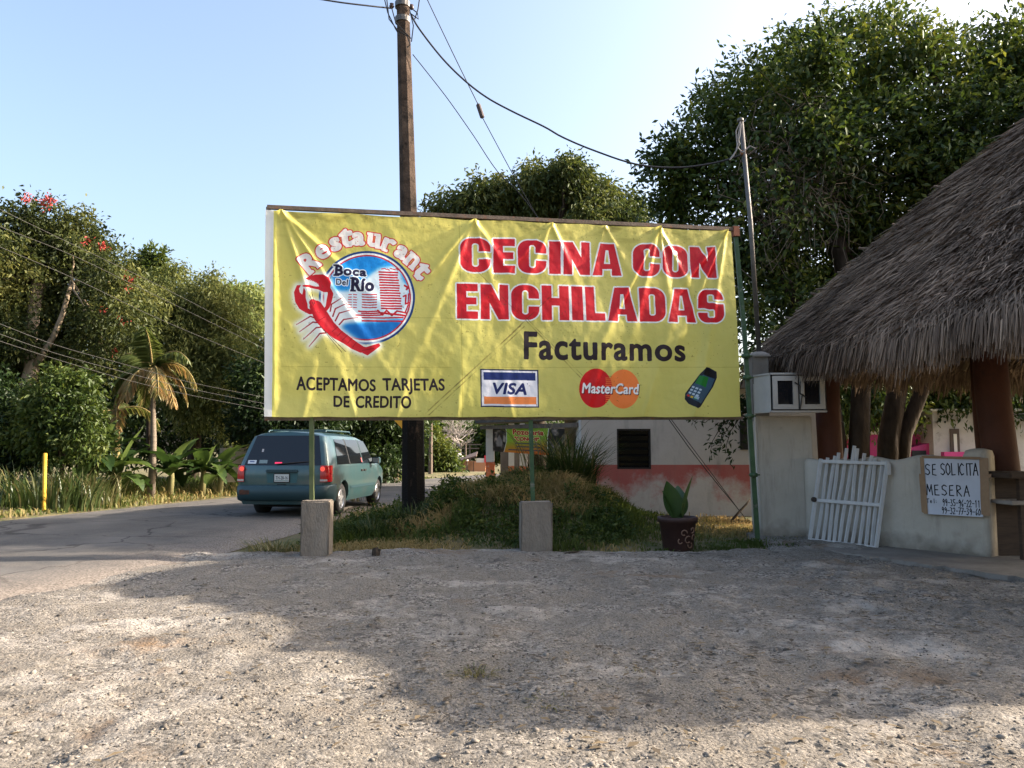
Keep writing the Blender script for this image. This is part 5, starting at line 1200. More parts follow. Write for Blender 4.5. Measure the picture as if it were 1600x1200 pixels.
# ------------------------------------------------------------------ palm
LM_palm = leafM('palm_leaf', (.05, .075, .02), (.10, .125, .035), (.30, .20, .085), .35, .06)
def palm_fronds(name, top, fronds, parent, r):
    for (az, el, ln, dr, tb) in fronds:
        d = Vector((math.cos(az) * math.cos(el), math.sin(az) * math.cos(el), math.sin(el))); n = 16; pts = [Vector(top)]; v = d.copy()
        for i in range(n): v = (v + Vector((0, 0, -dr / n * (1 + i / n)))).normalized(); pts.append(pts[-1] + v * ln / n)
        P_, D_, L_ = [], [], []
        for i in range(2, n * 3):
            t = i / (n * 3); k = min(int(t * n), n - 1); p = pts[k].lerp(pts[k + 1], t * n - k); ax = (pts[k + 1] - pts[k]).normalized(); sd = ax.cross(Vector((0, 0, 1)))
            sd = sd.normalized() if sd.length > .05 else Vector((0, 1, 0))
            for s in (-1, 1):
                P_.append(tuple(p)); D_.append(tuple((ax * .75 + sd * s * .8 + Vector((0, 0, -.45 - .2 * t))).normalized())); L_.append(ln * .30 * (math.sin(math.pi * (t * .85 + .12)) ** .6) * r.uniform(.8, 1.15))
        L_ = np.array(L_); V, Fc = leaf_arrays(np.random.default_rng(int((az + 10) * 100) + 7), np.array(P_), np.array(D_), L_, .05 + 0 * L_, .2, .25)
        tn = np.clip(tb + .15 * np.random.default_rng(3).normal(0, 1, len(L_)), 0, 1)
        f = link(name, np_mesh(name, V, Fc, tint=np.tile(tn, 2)), LM_palm, parent)
        ra = MB().tube(pts, list(np.linspace(.035, .008, n + 1)), 5).mesh('rib', True); link('rib', ra, M_rib, f)
M_rib = M('palm_rib', (.16, .14, .05), (.28, .20, .08), 4)
pr = random.Random(5); pt = at(238, 578, 22.0)
pm = thing('coconut_palm', 'small palm with drooping yellowing fronds in front of the left trees', 'palm tree', base_at(239, 22))
MB().tube([Vector(pm.location), at(240, 690, 22), at(239, 630, 22), at(238, 580, 22)], [.11, .08, .065, .06], 10).build('trunk', M('palm_trunk', (.13, .105, .08), (.20, .165, .125), 3, .9, .6, 12, stretch=(1, 1, 6)), pm, smooth=True)
palm_fronds('frond', pt, [(0.1, .75, 1.6, 1.9, .75), (0.4, .3, 1.5, 2.0, .85), (3.1, .5, 1.5, 1.7, .45), (2.8, .95, 1.6, 1.3, .3), (3.4, .1, 1.5, 1.8, .95), (-.4, 1.0, 1.6, 1.5, .35), (4.4, .3, 1.5, 2.0, .9), (5.3, .5, 1.6, 2.0, .8), (4.9, 1.2, 1.6, 1.0, .25), (1.6, .8, 1.6, 1.6, .35), (2.2, .2, 1.5, 1.9, .5), (3.6, -.3, 1.4, 1.2, 1.0), (5.9, -.2, 1.4, 1.4, 1.0)], pm, pr)
pm2 = thing('young_palm', 'low young palm with orange-brown fronds left of the taller palm', 'palm tree', base_at(180, 22.5))
MB().tube([Vector(pm2.location), at(182, 700, 22.5), at(181, 645, 22.5)], [.14, .10, .08], 8).build('trunk', M_rib, pm2, smooth=True)
palm_fronds('frond', at(181, 645, 22.5), [(.2, .7, 1.5, 1.7, .5), (3.0, .6, 1.5, 1.8, .7), (4.2, .4, 1.4, 1.8, .9), (5.2, .6, 1.4, 1.8, .85), (1.8, .9, 1.4, 1.4, .4), (3.6, .1, 1.2, 1.4, 1.0)], pm2, pr)

# ------------------------------------------------------------------ banana plants
LM_banana = leafM('banana_leaf', (.012, .028, .009), (.030, .060, .016), (.10, .14, .035), .40, .10, .35)
def big_leaf(root, d, ln, w, dr, tint, name, parent, r, matl, tears=True, n=12):
    pts = [Vector(root)]; v = Vector(d).normalized()
    for i in range(n): v = (v + Vector((0, 0, -dr / n))).normalized(); pts.append(pts[-1] + v * ln / n)
    vs = []; fs = []; tn = []
    for i, p in enumerate(pts):
        t = i / n; ax = (pts[min(i + 1, n)] - pts[max(i - 1, 0)]).normalized(); sd = ax.cross(Vector((0, 0, 1))); sd = sd.normalized() if sd.length > .05 else Vector((1, 0, 0)); upv = sd.cross(ax)
        ww = w * max(0.05, math.sin(math.pi * min(1, max(0, (t - .12) / .88)) ** .75)) ** .7 if t > .14 else .012
        for s in (-1, -.5, 0, .5, 1): vs.append(p + sd * ww * .5 * s + upv * (abs(s) * ww * .16) + ax * (abs(s) * -.02))
    for i in range(n):
        for k in range(4):
            if tears and i > 2 and k in (0, 3) and r.random() < .22: continue
            fs.append((i * 5 + k, i * 5 + k + 1, i * 5 + k + 6, i * 5 + k + 5)); tn.append(min(1, max(0, tint + r.uniform(-.06, .06))))
    return link(name, np_mesh(name, np.array([tuple(q) for q in vs]), np.array(fs), tint=np.array(tn), smooth=True), matl, parent)
BL = {148: 'banana plant with one tall upright pale leaf left of the palm', 185: 'broad banana plant at the roadside directly under the two palms', 268: 'banana plant with wide arching leaves right of the palm trunk', 318: 'small banana plant nearest the parked side of the van', 345: 'low dark banana plant just left of the van'}
BL[318] = 'middle-sized banana plant between the palm trunk and the van'
for px, Y, h, nl, seed in ((148, 20.6, 1.9, 7, 1), (185, 21.0, 1.3, 10, 2), (268, 22.6, 1.4, 9, 3), (318, 23.6, 1.5, 9, 4), (345, 24.0, 1.2, 7, 5)):
    rb = random.Random(seed); b = Vector(base_at(px, Y)); t = thing('banana_plant', BL[px], 'banana plant', b, group='banana plants along the far verge')
    MB().tube([b, b + Vector((.03, 0, h * .4)), b + Vector((.0, 0, h * .75))], [.10, .08, .05], 8).build('stem', M('banana_stem', (.09, .11, .04), (.20, .16, .07), 5, stretch=(1, 1, .3)), t, smooth=True)
    for i in range(nl + 4):
        az = i * 2.4 + rb.uniform(-.3, .3); el = rb.uniform(.35, 1.2) if i else 1.35
        big_leaf(b + Vector((0, 0, h * .38 + .025 * i)), (math.cos(az) * math.cos(el), math.sin(az) * math.cos(el), math.sin(el)), rb.uniform(1.0, 1.6), rb.uniform(.40, .58), rb.uniform(.9, 1.8), rb.uniform(.25, .8) if i else .9, 'leaf', t, rb, LM_banana)

# tall cane grass clumps
def cane(name, label, cx, cy, rad, n, h, w, seed, mat, lean=.5, tb=.4, zoff=0, cat='grass clump'):
    r = np.random.default_rng(seed); a = r.random(n) * 6.28; q = rad * np.sqrt(r.random(n)); x = cx + np.cos(a) * q; y = cy + np.sin(a) * q * .6; z = gz(x, y) - .02
    t = thing(name, label, cat, (cx, cy, g1(cx, cy)))
    S = 7; hh = h * (.45 + .6 * r.random(n)); az = np.where(r.random(n) < .7, a, r.random(n) * 6.28); le = lean * (.3 + r.random(n)); ww = w * (.6 + .7 * r.random(n))
    dx, dy = np.cos(az), np.sin(az); V = []
    for i in range(S):
        u = i / (S - 1); hx = hh * le * u ** 2.2 * 1.1; zz = hh * (u - .45 * le * u ** 3.2)
        wd = ww * (1 - u ** 2.5) * (.6 + .4 * min(1, u * 4)) + .001
        V += [np.stack([x + dx * hx - dy * wd, y + dy * hx + dx * wd, z + zz], 1), np.stack([x + dx * hx + dy * wd, y + dy * hx - dx * wd, z + zz], 1)]
    V = np.stack(V, 1).reshape(-1, 3); o = (np.arange(n) * 2 * S)[:, None]; Fc = np.concatenate([o + np.array([[2 * i, 2 * i + 1, 2 * i + 3, 2 * i + 2]]) for i in range(S - 1)], 0)
    tn = np.clip(tb + .22 * r.normal(0, 1, n), 0, 1)
    link('blade', np_mesh('blade', V, Fc, tint=np.tile(tn, S - 1), smooth=True), mat, t, kind='stuff'); return t
LM_cane = leafM('cane_leaf', (.018, .036, .010), (.042, .065, .018), (.20, .17, .075), .35, .08, .4)
q = at(895, 745, 14.9); cane('tall_grass', 'tall clump of arching green grass on the mound before the pink wall', q.x, 14.9, .45, 420, 1.5, .014, 61, LM_cane, .75, .38)
q = at(842, 745, 14.9); cane('tall_grass', 'sparse dry pale stalks left of the tall green grass clump on the mound', q.x + .15, 15.2, .6, 46, 1.9, .008, 62, LM_cane, .8, .95)
q = at(40, 760, 17.6); cane('cane_grass', 'long-leaved cane grass at the far verge beside the yellow post', q.x, 18.2, 1.3, 340, 1.15, .018, 63, LM_cane, .55, .45)
q = at(120, 760, 18.6); cane('cane_grass', 'straw-tinged cane grass between the yellow post and banana plants', q.x, 19.2, .8, 150, 1.1, .016, 64, LM_cane, .5, .65)
q = at(90, 760, 18.6); cane('cane_grass', 'short mixed cane grass behind the yellow marker post', q.x, 19.4, .6, 160, 1.2, .016, 65, LM_cane, .6, .5)
q = gp(425, 868); cane('dry_weed', 'low dry straw-coloured weed beside the left concrete block', q.x, q.y + .1, .42, 260, .30, .005, 66, LM_cane, 1.1, .8, cat='weed')
q = gp(575, 790); cane('dry_weed', 'dry reddish seed stalks standing by the road in front of the van wheel', q.x - .2, q.y - .6, .3, 40, .75, .006, 67, LM_cane, .6, .95, cat='weed')
q = gp(660, 800); cane('tall_grass', 'rough green grass tuft around the foot of the utility pole', -1.65, 13.2, .5, 300, .55, .008, 68, LM_cane, .8, .35)
q = gp(560, 840); cane('tall_grass', 'spreading green grass tuft at the left end of the grass mound', -2.2, 12.6, .5, 300, .45, .008, 69, LM_cane, .9, .4)
# small-leaved weeds over the mound (ground cover)
r = np.random.default_rng(77); n = 5500; x = -3.2 + 7.2 * r.random(n); y = 11.5 + 4.5 * r.random(n)
k = (fbm(x * .9, y * .9, 81, 3) > r.random(n) * 1.2 - .45) & (x > road_edges(y)[1] + .5) & (x < 1.9) & ~(np.exp(-((x + 1.9) / .8) ** 2 - ((y - 11.55) / .4) ** 2) > .3); x, y = x[k], y[k]; n = len(x)
p = np.stack([x, y, gz(x, y) + .04 + .22 * r.random(n) ** 2], 1); p = np.repeat(p, 4, 0) + r.normal(0, .035, (n * 4, 3)); d = nrm(r.normal(0, 1, p.shape) + np.array([0, -.2, .3]))
l = .03 + .05 * r.random(len(p)); V, Fc = leaf_arrays(r, p, d, l, l * .5)
tag(link('ground_cover', np_mesh('ground_cover', V, Fc, tint=np.tile(np.clip(.3 + .25 * r.normal(0, 1, len(p)), 0, 1), 2)), LM_mid), kind='stuff')
# taller broad weeds on the mound (ground cover)
rw2 = np.random.default_rng(91); wb = []
for _ in range(90):
    x = rw2.uniform(-3.0, 3.6); y = rw2.uniform(11.7, 15.2)
    if x > 1.7 or x < road_edges(y)[1] + .9 or (abs(x + 1.8) < .8 and y < 12.1) or (x > 1.8 and y > 13.5 and rw2.random() < .6): continue
    k = rw2.uniform(.08, .22) * (1.5 if (y > 12.9 and rw2.random() < .3) else 1); wb.append(((x, y, g1(x, y) + k * .6), k))
V, Fc, tn = crown(171, wb, 1700, 8, .075, .034, .09, .1, .9, .9, .42, .22)
tag(link('wild_weeds', np_mesh('wild_weeds', V, Fc, tint=tn), LM_mid), kind='stuff')
# little fallen twigs/greens by the gate foot
q = gp(1262, 862); cane('dry_weed', 'sprig of dark weed growing at the foot of the leaning gate', q.x, q.y + .1, .25, 60, .12, .006, 70, LM_cane, 1.2, .2, cat='weed')
for px, py, s, lab in ((740, 1058, 71, 'tuft of dry brown weed in the middle of the gravel'), (908, 1083, 72, 'yellowish dry weed tuft on the shaded gravel'), (860, 1108, 73, 'dark withered tuft on the gravel near the shadow edge'), (1005, 1065, 74, 'small withered tuft on gravel right of the yellowish one')):
    q = gp(px, py); t = cane('dry_weed', lab, q.x, q.y, .13, 70, .09, .0035, s, LM_cane, 1.5, .85, cat='weed'); t.location.z = .02
# ------------------------------------------------------------------ minivan
mat_teal = M('teal_metallic_paint', (.030, .082, .090), (.036, .094, .102), 1.2, .30, spec=.5, coat=.6, metal=.25, c3=(.075, .095, .092), s3=2.4, t3=(.45, .8))
mat_tealdk = M('dark_teal_plastic', (.022, .055, .065), rough=.45, spec=.4)
mat_vglass = glassM('tinted_glass', (.006, .008, .010), .03)
mat_rubber = M('tyre_rubber', (.015, .015, .015), (.03, .028, .026), 12, .85)
mat_alloy = M('alloy_rim', (.55, .55, .56), rough=.3, metal=.8)
mat_lamp = M('red_lamp_lens', (.42, .012, .015), rough=.12, spec=.6, emit=((1, .03, .03), .004))
van = thing('minivan', 'teal green minivan seen from behind driving away along the road', 'minivan', (-4.62, 15.92, .115), R(84.5))
VL = 4.73; VW = .965
LEV = [.27, .40, .62, .84, 1.02, 1.26, 1.50, 1.66]; FAC = [.90, .97, 1.0, 1.0, .985, .925, .855, .79]
def vrake(x, z): return max(0, z - 1.0) * .44 * max(0, 1 - x / 1.1) + (.05 * max(0, .62 - z) * max(0, 1 - x / .6))
def vw(x):
    a = np.interp(x, [0, .035, .10, .25, 3.7, 4.3, 4.6, 4.73], [.90, .955, .985, 1.0, 1.0, .96, .86, .70]); return VW * a
def vtop(x): return float(np.interp(x, [0, .3, 1.0, 2.4, 2.85, 3.2, 3.55, 3.85, 4.3, 4.6, 4.73], [1.735, 1.755, 1.765, 1.75, 1.68, 1.48, 1.24, 1.06, .93, .78, .60]))
def vlev(x):
    T = vtop(x); out = []
    for z in LEV + [1.725, 1.765]:
        f = (z - 1.02) / (1.765 - 1.02)
        if T > 1.08: zz = z if z <= 1.02 else 1.02 + f * (T - 1.02)
        else: zz = min(z, T - .03) if z <= 1.02 else T - .03 + .03 * f
        out.append(zz)
    return out
def van_body():
    xs_ = [0, .035, .10, .25, .45, .6, .8, 1.0, 1.2, 1.4, 1.7, 2.0, 2.4, 2.7, 2.85, 3.0, 3.2, 3.4, 3.55, 3.7, 3.85, 4.05, 4.3, 4.5, 4.62, 4.70, 4.73]
    fac = FAC + [.60, 0.0]; m = MB(); sec = []
    for x in xs_:
        zl = vlev(x); w = vw(x); row = []
        for k, z in enumerate(zl):
            row.append((x + vrake(x, z), w * fac[k], z))
        row = [(x, 0, .27)] + row; c = len(row)
        sec.append(row + [(p[0], -p[1], p[2]) for p in row[-2:0:-1]])
    n = len(sec[0]); vs = [p for s in sec for p in s]
    fs = [(i * n + k, i * n + (k + 1) % n, (i + 1) * n + (k + 1) % n, (i + 1) * n + k) for i in range(len(xs_) - 1) for k in range(n)]
    m.add(vs, fs)
    for o in (0, (len(xs_) - 1) * n):      # caps row by row
        h = n // 2
        for k in range(h):
            a, b, c, d = o + k, o + k + 1, o + (n - k - 1) % n, o + (n - k) % n
            q = [a, b, c, d]; q = [v for i, v in enumerate(q) if v not in q[:i]]
            if len(q) > 2: m.f.append(tuple(q))
    return m
body = van_body().mesh('body', False)
tmp = bpy.data.objects.new('tmp', body); SC.collection.objects.link(tmp)
cutters = []
for x in (1.02, 3.90):
    cm = MB().lathe([(.001, -1.2), (.385, -1.2), (.385, 1.2), (.001, 1.2)], (x, 0, .34), 'y', 36).mesh('cut'); co = bpy.data.objects.new('cut', cm); SC.collection.objects.link(co); cutters.append(co)
    md = tmp.modifiers.new('b', 'BOOLEAN'); md.object = co; md.operation = 'DIFFERENCE'; md.solver = 'EXACT'
dg = bpy.context.evaluated_depsgraph_get(); body2 = bpy.data.meshes.new_from_object(tmp.evaluated_get(dg))
for o in [tmp] + cutters: bpy.data.objects.remove(o)
body2.name = 'body'; body2.materials.clear()
bm = bmesh.new(); bm.from_mesh(body2); 
for f in bm.faces: f.smooth = True
for e in bm.edges:
    if e.is_manifold and e.calc_face_angle(0) > R(38): e.smooth = False
bm.to_mesh(body2); bm.free()
link('body', body2, mat_teal, van, world=False)
MB().box((2.35, 0, .42), (4.3, 1.1, .42)).box((1.02, 0, .45), (.9, 1.6, .3)).box((3.9, 0, .45), (.9, 1.6, .3)).build('underbody_shade', M('underbody_shade', (.012, .012, .012), rough=.9), van, world=False)  # near-black undercarriage box, its colour stands in for the shade beneath the van
def hw(x, z): return float(vw(x)) * float(np.interp(z, LEV, FAC))
def side_patch(name, poly4, mat, off, s, nx=6, nz=6, parent=van):      # (x,z) corners BL,BR,TR,TL
    vs = []; 
    for j in range(nz + 1):
        for i in range(nx + 1):
            u, v = i / nx, j / nz; a = [poly4[0][k] * (1 - u) + poly4[1][k] * u for k in (0, 1)]; b = [poly4[3][k] * (1 - u) + poly4[2][k] * u for k in (0, 1)]
            x, z = a[0] * (1 - v) + b[0] * v, a[1] * (1 - v) + b[1] * v; vs.append((x, s * (hw(x, z) + off), z))
    i, j = np.meshgrid(np.arange(nx), np.arange(nz)); q = (j * (nx + 1) + i).ravel(); Fc = np.stack([q, q + 1, q + nx + 2, q + nx + 1], 1)
    return link(name, np_mesh(name, np.array(vs), Fc if s < 0 else Fc[:, ::-1], smooth=True), mat, parent, world=False)
for s in (-1, 1):
    side_patch('window', [(.60, 1.06), (1.43, 1.06), (1.40, 1.585), (.76, 1.585)], mat_vglass, .008, s)
    side_patch('window', [(1.50, 1.06), (2.42, 1.06), (2.36, 1.595), (1.47, 1.59)], mat_vglass, .008, s)
    side_patch('window', [(2.50, 1.06), (3.40, 1.06), (2.88, 1.57), (2.45, 1.59)], mat_vglass, .008, s)
    side_patch('window_seal', [(1.425, 1.05), (1.50, 1.05), (1.47, 1.60), (1.395, 1.60)], M('seal', (.01, .01, .01), rough=.6), .006, s)
    side_patch('window_seal', [(2.415, 1.05), (2.50, 1.05), (2.445, 1.60), (2.355, 1.60)], M('seal', (.012, .03, .035), rough=.5), .006, s)
    side_patch('side_moulding', [(1.48, .53), (3.44, .53), (3.44, .59), (1.48, .59)], mat_tealdk, .014, s, 8, 1)
    side_patch('panel_gap', [(1.47, .34), (1.478, .34), (1.478, 1.05), (1.47, 1.05)], mat_tealdk, .004, s, 1, 5)
    side_patch('panel_gap', [(2.44, .34), (2.448, .34), (2.448, 1.05), (2.44, 1.05)], mat_tealdk, .004, s, 1, 5)
    side_patch('panel_gap', [(.62, 1.005), (3.45, .985), (3.45, .991), (.62, 1.011)], mat_tealdk, .004, s, 8, 1)
    for x in (2.33, 2.56):
        MB().box((x, s * (hw(x, .90) + .012), .905), (.15, .025, .045)).build('door_handle', mat_rubber, van, bevel=.008, world=False)
    MB().box((3.15, s * 1.07, 1.12), (.11, .20, .15), (0, 0, s * .25)).box((3.18, s * .96, 1.07), (.06, .14, .05)).build('mirror', mat_tealdk, van, bevel=.02, world=False)
    MB().box((3.09, s * 1.07, 1.12), (.004, .16, .11), (0, 0, s * .25)).build('mirror_glass', mat_alloy, van, world=False)
    # tail lamp wraps the corner
    lm = MB(); P0 = []
    for z in (.72, .78, .98, 1.05):
        k = .5 if z in (.72, 1.05) else 1
        for (x, y) in ((-.012, .79), (-.022, .875), (.010, .935), (.085, .972), (.20 * (k * .2 + .8), .978)): P0.append((x + vrake(0, z), s * (y if k == 1 else y - .003), z))
    lm.add(P0, [(j * 5 + i, j * 5 + i + 1, j * 5 + i + 6, j * 5 + i + 5) for j in range(3) for i in range(4)])
    tl = lm.build('tail_lamp', mat_lamp, van, smooth=True, world=False)
    MB().add([( -.024, s * .79, .735), (-.030, s * .875, .735), (-.002, s * .935, .735), (-.024, s * .79, .775), (-.030, s * .875, .775), (-.002, s * .935, .775)], [(0, 1, 4, 3), (1, 2, 5, 4)]).build('reverse_lens', M('clear_lens', (.55, .45, .42), rough=.2), tl, world=False)
    MB().lathe([(.001, -.012), (.045, -.008), (.05, 0)], (-.02, s * .84, .98), 'x', 12).build('bulb', M('lit_bulb', (.6, .05, .04), emit=((1, .12, .08), .3)), tl, world=False)
    # wheels
    for x in (1.02, 3.90):
        wy = s * .80; t = MB().lathe([(.20, -.105), (.29, -.11), (.325, -.085), (.335, -.04), (.335, .04), (.325, .085), (.29, .11), (.20, .105)], (x, wy, .335), 'y', 36).build('wheel', mat_rubber, van, smooth=True, world=False)
        rm = MB().lathe([(.205, -.10), (.195, -.108), (.188, -.09), (.18, -.03), (.001, -.03)] if s < 0 else [(.205, .10), (.195, .108), (.188, .09), (.18, .03), (.001, .03)], (x, wy, .335), 'y', 30)
        for k in range(5):
            a = k * 2 * math.pi / 5 + .3; d = Vector((math.cos(a), 0, math.sin(a))); pp = Vector((-math.sin(a), 0, math.cos(a))); c = Vector((x, wy, .335)); y0 = Vector((0, s * .06, 0)); y1 = Vector((0, s * .102, 0)); y2 = Vector((0, s * .092, 0))
            rm.add([c + d * .03 + pp * .05 + y1, c + d * .03 - pp * .05 + y1, c + d * .192 - pp * .026 + y2, c + d * .192 + pp * .026 + y2, c + d * .03 + pp * .05 + y0, c + d * .03 - pp * .05 + y0, c + d * .192 - pp * .026 + y0, c + d * .192 + pp * .026 + y0], [(0, 1, 2, 3), (0, 4, 5, 1), (1, 5, 6, 2), (2, 6, 7, 3), (3, 7, 4, 0)])
        rm.lathe([(.001, s * .112), (.045, s * .108), (.05, s * .06)], (x, wy, .335), 'y', 12); rm.build('rim', mat_alloy, t, world=False)
        MB().lathe([(.001, s * .0), (.185, s * .0)], (x, wy, .335), 'y', 20).build('brake_drum', mat_bolt, t, world=False)
def rear_patch(name, quad, mat, off, ny=6, nz=5, kind=None):      # (y,z) BL BR TR TL, y to the left
    vs = []
    for j in range(nz + 1):
        for i in range(ny + 1):
            u, v = i / ny, j / nz; a = [quad[0][k] * (1 - u) + quad[1][k] * u for k in (0, 1)]; b = [quad[3][k] * (1 - u) + quad[2][k] * u for k in (0, 1)]
            y, z = a[0] * (1 - v) + b[0] * v, a[1] * (1 - v) + b[1] * v; vs.append((vrake(0, z) - off, y, z))
    i, j = np.meshgrid(np.arange(ny), np.arange(nz)); q = (j * (ny + 1) + i).ravel()
    return link(name, np_mesh(name, np.array(vs), np.stack([q, q + 1, q + ny + 2, q + ny + 1], 1)[:, ::-1], smooth=True), mat, van, world=False)
rw = rear_patch('rear_window', [(-.80, 1.055), (.80, 1.055), (.655, 1.655), (-.655, 1.655)], mat_vglass, .010)
for a, b in (((-.845, .62), (-.835, .62)), ((.835, .62), (.845, .62))): rear_patch('panel_gap', [a, b, (b[0], 1.03), (a[0], 1.03)], mat_tealdk, .003, 1, 4)
rear_patch('panel_gap', [(-.84, .655), (.84, .655), (.84, .663), (-.84, .663)], mat_tealdk, .003, 6, 1)
MB().box((-.018, 0, .935), (.05, .66, .062)).build('tailgate_handle', mat_tealdk, van, bevel=.015, world=False)
rear_patch('plate_recess', [(-.30, .70), (.30, .70), (.33, .90), (-.33, .90)], M('recess_teal', (.045, .12, .13), rough=.4), .004, 2, 2)
MB().box((-.016, 0, .80), (.012, .335, .185)).build('plate_frame', mat_bolt, van, bevel=.004, world=False)
pl = Canvas(300, 160, [(0, 0), (30, 0), (30, 16), (0, 16)], (.80, .80, .78)); tm = pl.mask(); pl.text(tm, 'TH-28-16', [(2.5, 4), (27.5, 4), (27.5, 11.5), (2.5, 11.5)], .01); pl.paint(tm, (.05, .06, .07)); tm = pl.mask(); pl.poly(tm, [(1, 13), (29, 13), (29, 14.6), (1, 14.6)]); pl.paint(tm, (.35, .45, .40), .7)
link('licence_plate', quad_plane('licence_plate', [Vector((-.0235, y, z)) for y, z in ((.15, .875), (-.15, .875), (-.15, .725), (.15, .725))]), printM('plate_print', pl.image('plate_print'), .35), van, world=False)
MB().box((-.012, 0, .655), (.03, .20, .04)).build('tailgate_latch', mat_rubber, van, bevel=.01, world=False)
bp = MB()
prof = [(.06, .66), (-.06, .655), (-.125, .62), (-.135, .50), (-.10, .37), (.04, .33)]; N_ = len(prof); secs = []
for y, dx, kk in [(-.975, .42, .35), (-.965, .16, .6), (-.90, .045, .92), (-.75, .0, 1), (-.3, -.015, 1), (.3, -.015, 1), (.75, .0, 1), (.90, .045, .92), (.965, .16, .6), (.975, .42, .35)]:
    secs += [((px * kk if px < 0 else px) + dx, y, pz) for px, pz in prof]
bp.add(secs, [(i * N_ + k, i * N_ + k + 1, (i + 1) * N_ + k + 1, (i + 1) * N_ + k) for i in range(9) for k in range(N_ - 1)] + [tuple(range(N_)), tuple(9 * N_ + k for k in range(N_ - 1, -1, -1))])
bp.build('bumper', mat_tealdk, van, smooth=True, world=False)
MB().box((-.125, .72, .52), (.03, .22, .10)).build('bumper_damage', M('bare_scrape', (.14, .055, .03), (.05, .03, .025), 14, .8), van, bevel=.01, world=False)
for s, L_ in ((1, None), (-1, None)):
    MB().tube([(.75, s * .62, 1.735), (.82, s * .62, 1.775), (2.4, s * .62, 1.775), (2.5, s * .62, 1.73)], .016, 6).build('roof_rail', mat_tealdk, van, world=False)
for x in (.95, 1.9): MB().tube([(x, -.63, 1.78), (x, .63, 1.78)], .014, 6).build('roof_crossbar', mat_tealdk, van, world=False)
MB().tube([(vrake(0, 1.07) - .03, .12, 1.075), (vrake(0, 1.10) - .025, -.25, 1.105), (vrake(0, 1.15) - .02, -.62, 1.13)], .012, 5).build('wiper', mat_bolt, van, world=False)
def stick(name, y0, y1, z0, z1, col, em=None):
    o = rear_patch(name, [(y0, z0), (y1, z0), (y1, z1), (y0, z1)], M(name + '_m', col, rough=.5, emit=em), .0145, 1, 1); return o
stick('sticker', .735, .56, 1.085, 1.155, (.62, .66, .70)); stick('sticker', .50, .33, 1.09, 1.16, (.20, .27, .28)); stick('sticker', .49, .45, 1.32, 1.38, (.45, .42, .42))
stick('third_brake_lamp', .17, .02, 1.085, 1.115, (.5, .03, .08), ((1, .05, .15), .35))
o = stick('sticker_print', .70, .60, 1.115, 1.135, (.06, .10, .25)); o.location.x -= .001
side_patch('sticker', [(2.36, 1.09), (2.40, 1.09), (2.40, 1.19), (2.36, 1.19)], M('red_sticker', (.6, .12, .12)), .010, -1, 1, 1)
MB().tube([(.55, -.45, .30), (.02, -.47, .29)], .03, 10).build('exhaust', mat_bolt, van, world=False)

# ------------------------------------------------------------------ utility pole and its wires
up_ = thing('utility_pole', 'weathered octagonal concrete utility pole rising behind the yellow banner', 'utility pole', (at(650, 800, 14).x, 14, g1(-1.7, 14)))
mat_pole_c = M('sooty_concrete', (.055, .038, .029), (.105, .076, .058), 2.2, .95, 1.0, 26, .1, c3=(.025, .02, .017), s3=3.2, t3=(.46, .64), bdist=.015)
def mould(m):      # black mould on the lower part of the pole
    nt = m.node_tree; N = nt.nodes.new; L = nt.links.new; b = nt.nodes['Principled BSDF']; old = b.inputs['Base Color'].links[0].from_socket
    tc = N('ShaderNodeTexCoord'); n = N('ShaderNodeTexNoise'); n.inputs['Scale'].default_value = 4.5; n.inputs['Detail'].default_value = 8; n.inputs['Roughness'].default_value = .7; mp_ = N('ShaderNodeMapping'); mp_.inputs['Scale'].default_value = (1, 1, .4); L(tc.outputs['Object'], mp_.inputs[0]); L(mp_.outputs[0], n.inputs['Vector'])
    sp = N('ShaderNodeSeparateXYZ'); L(tc.outputs['Object'], sp.inputs[0]); mr = N('ShaderNodeMapRange'); mr.inputs[1].default_value = 1.0; mr.inputs[2].default_value = 5.0; mr.inputs[3].default_value = .16; mr.inputs[4].default_value = -.20; L(sp.outputs['Z'], mr.inputs[0])
    ad = N('ShaderNodeMath'); L(n.outputs[0], ad.inputs[0]); L(mr.outputs[0], ad.inputs[1]); r = N('ShaderNodeValToRGB'); r.color_ramp.elements[0].position = .5; r.color_ramp.elements[1].position = .58; L(ad.outputs[0], r.inputs[0])
    mx = N('ShaderNodeMix'); mx.data_type = 'RGBA'; L(r.outputs[0], mx.inputs[0]); L(old, mx.inputs[6]); mx.inputs[7].default_value = (.013, .012, .011, 1); L(mx.outputs[2], b.inputs['Base Color'])
mould(mat_pole_c)
MB().tube([(at(647, 820, 14).x, 14, -.1), at(645, 600, 14), at(637.5, 300, 14.0), at(630.5, 40, 14), at(627, -90, 14)], [.215, .195, .155, .125, .11], 8).build('shaft', mat_pole_c, up_)
for py in (8, 32): MB().tube([at(629, py + 4, 14), at(629, py - 4, 14)], .142, 14).build('band', mat_galv, up_)
mat_ins = M('brown_insulator', (.05, .03, .025), rough=.3)
for px, py in ((612, 10), (643, 12)): MB().lathe([(.001, .06), (.04, .05), (.03, .02), (.05, 0), (.03, -.03), (.001, -.05)], at(px, py, 13.9), 'z', 10).build('insulator', mat_ins, up_, smooth=True)
rw_ = random.Random(3); lp = MB()
for pts in (((600, -5), (606, 20), (618, 45), (624, 55)), ((604, -5), (608, 30), (622, 48)), ((612, 12), (618, 34), (634, 52), (642, 60)), ((640, 15), (646, 40), (643, 65)), ((640, 20), (654, 30), (652, 20), (644, 14)), ((656, -5), (653, 15), (648, 30)), ((622, 48), (636, 56), (641, 70), (636, 74))):
    lp.tube([at(x, y, 13.78) for x, y in pts], .011, 5)
lp.build('loose_cable', mat_black, up_)
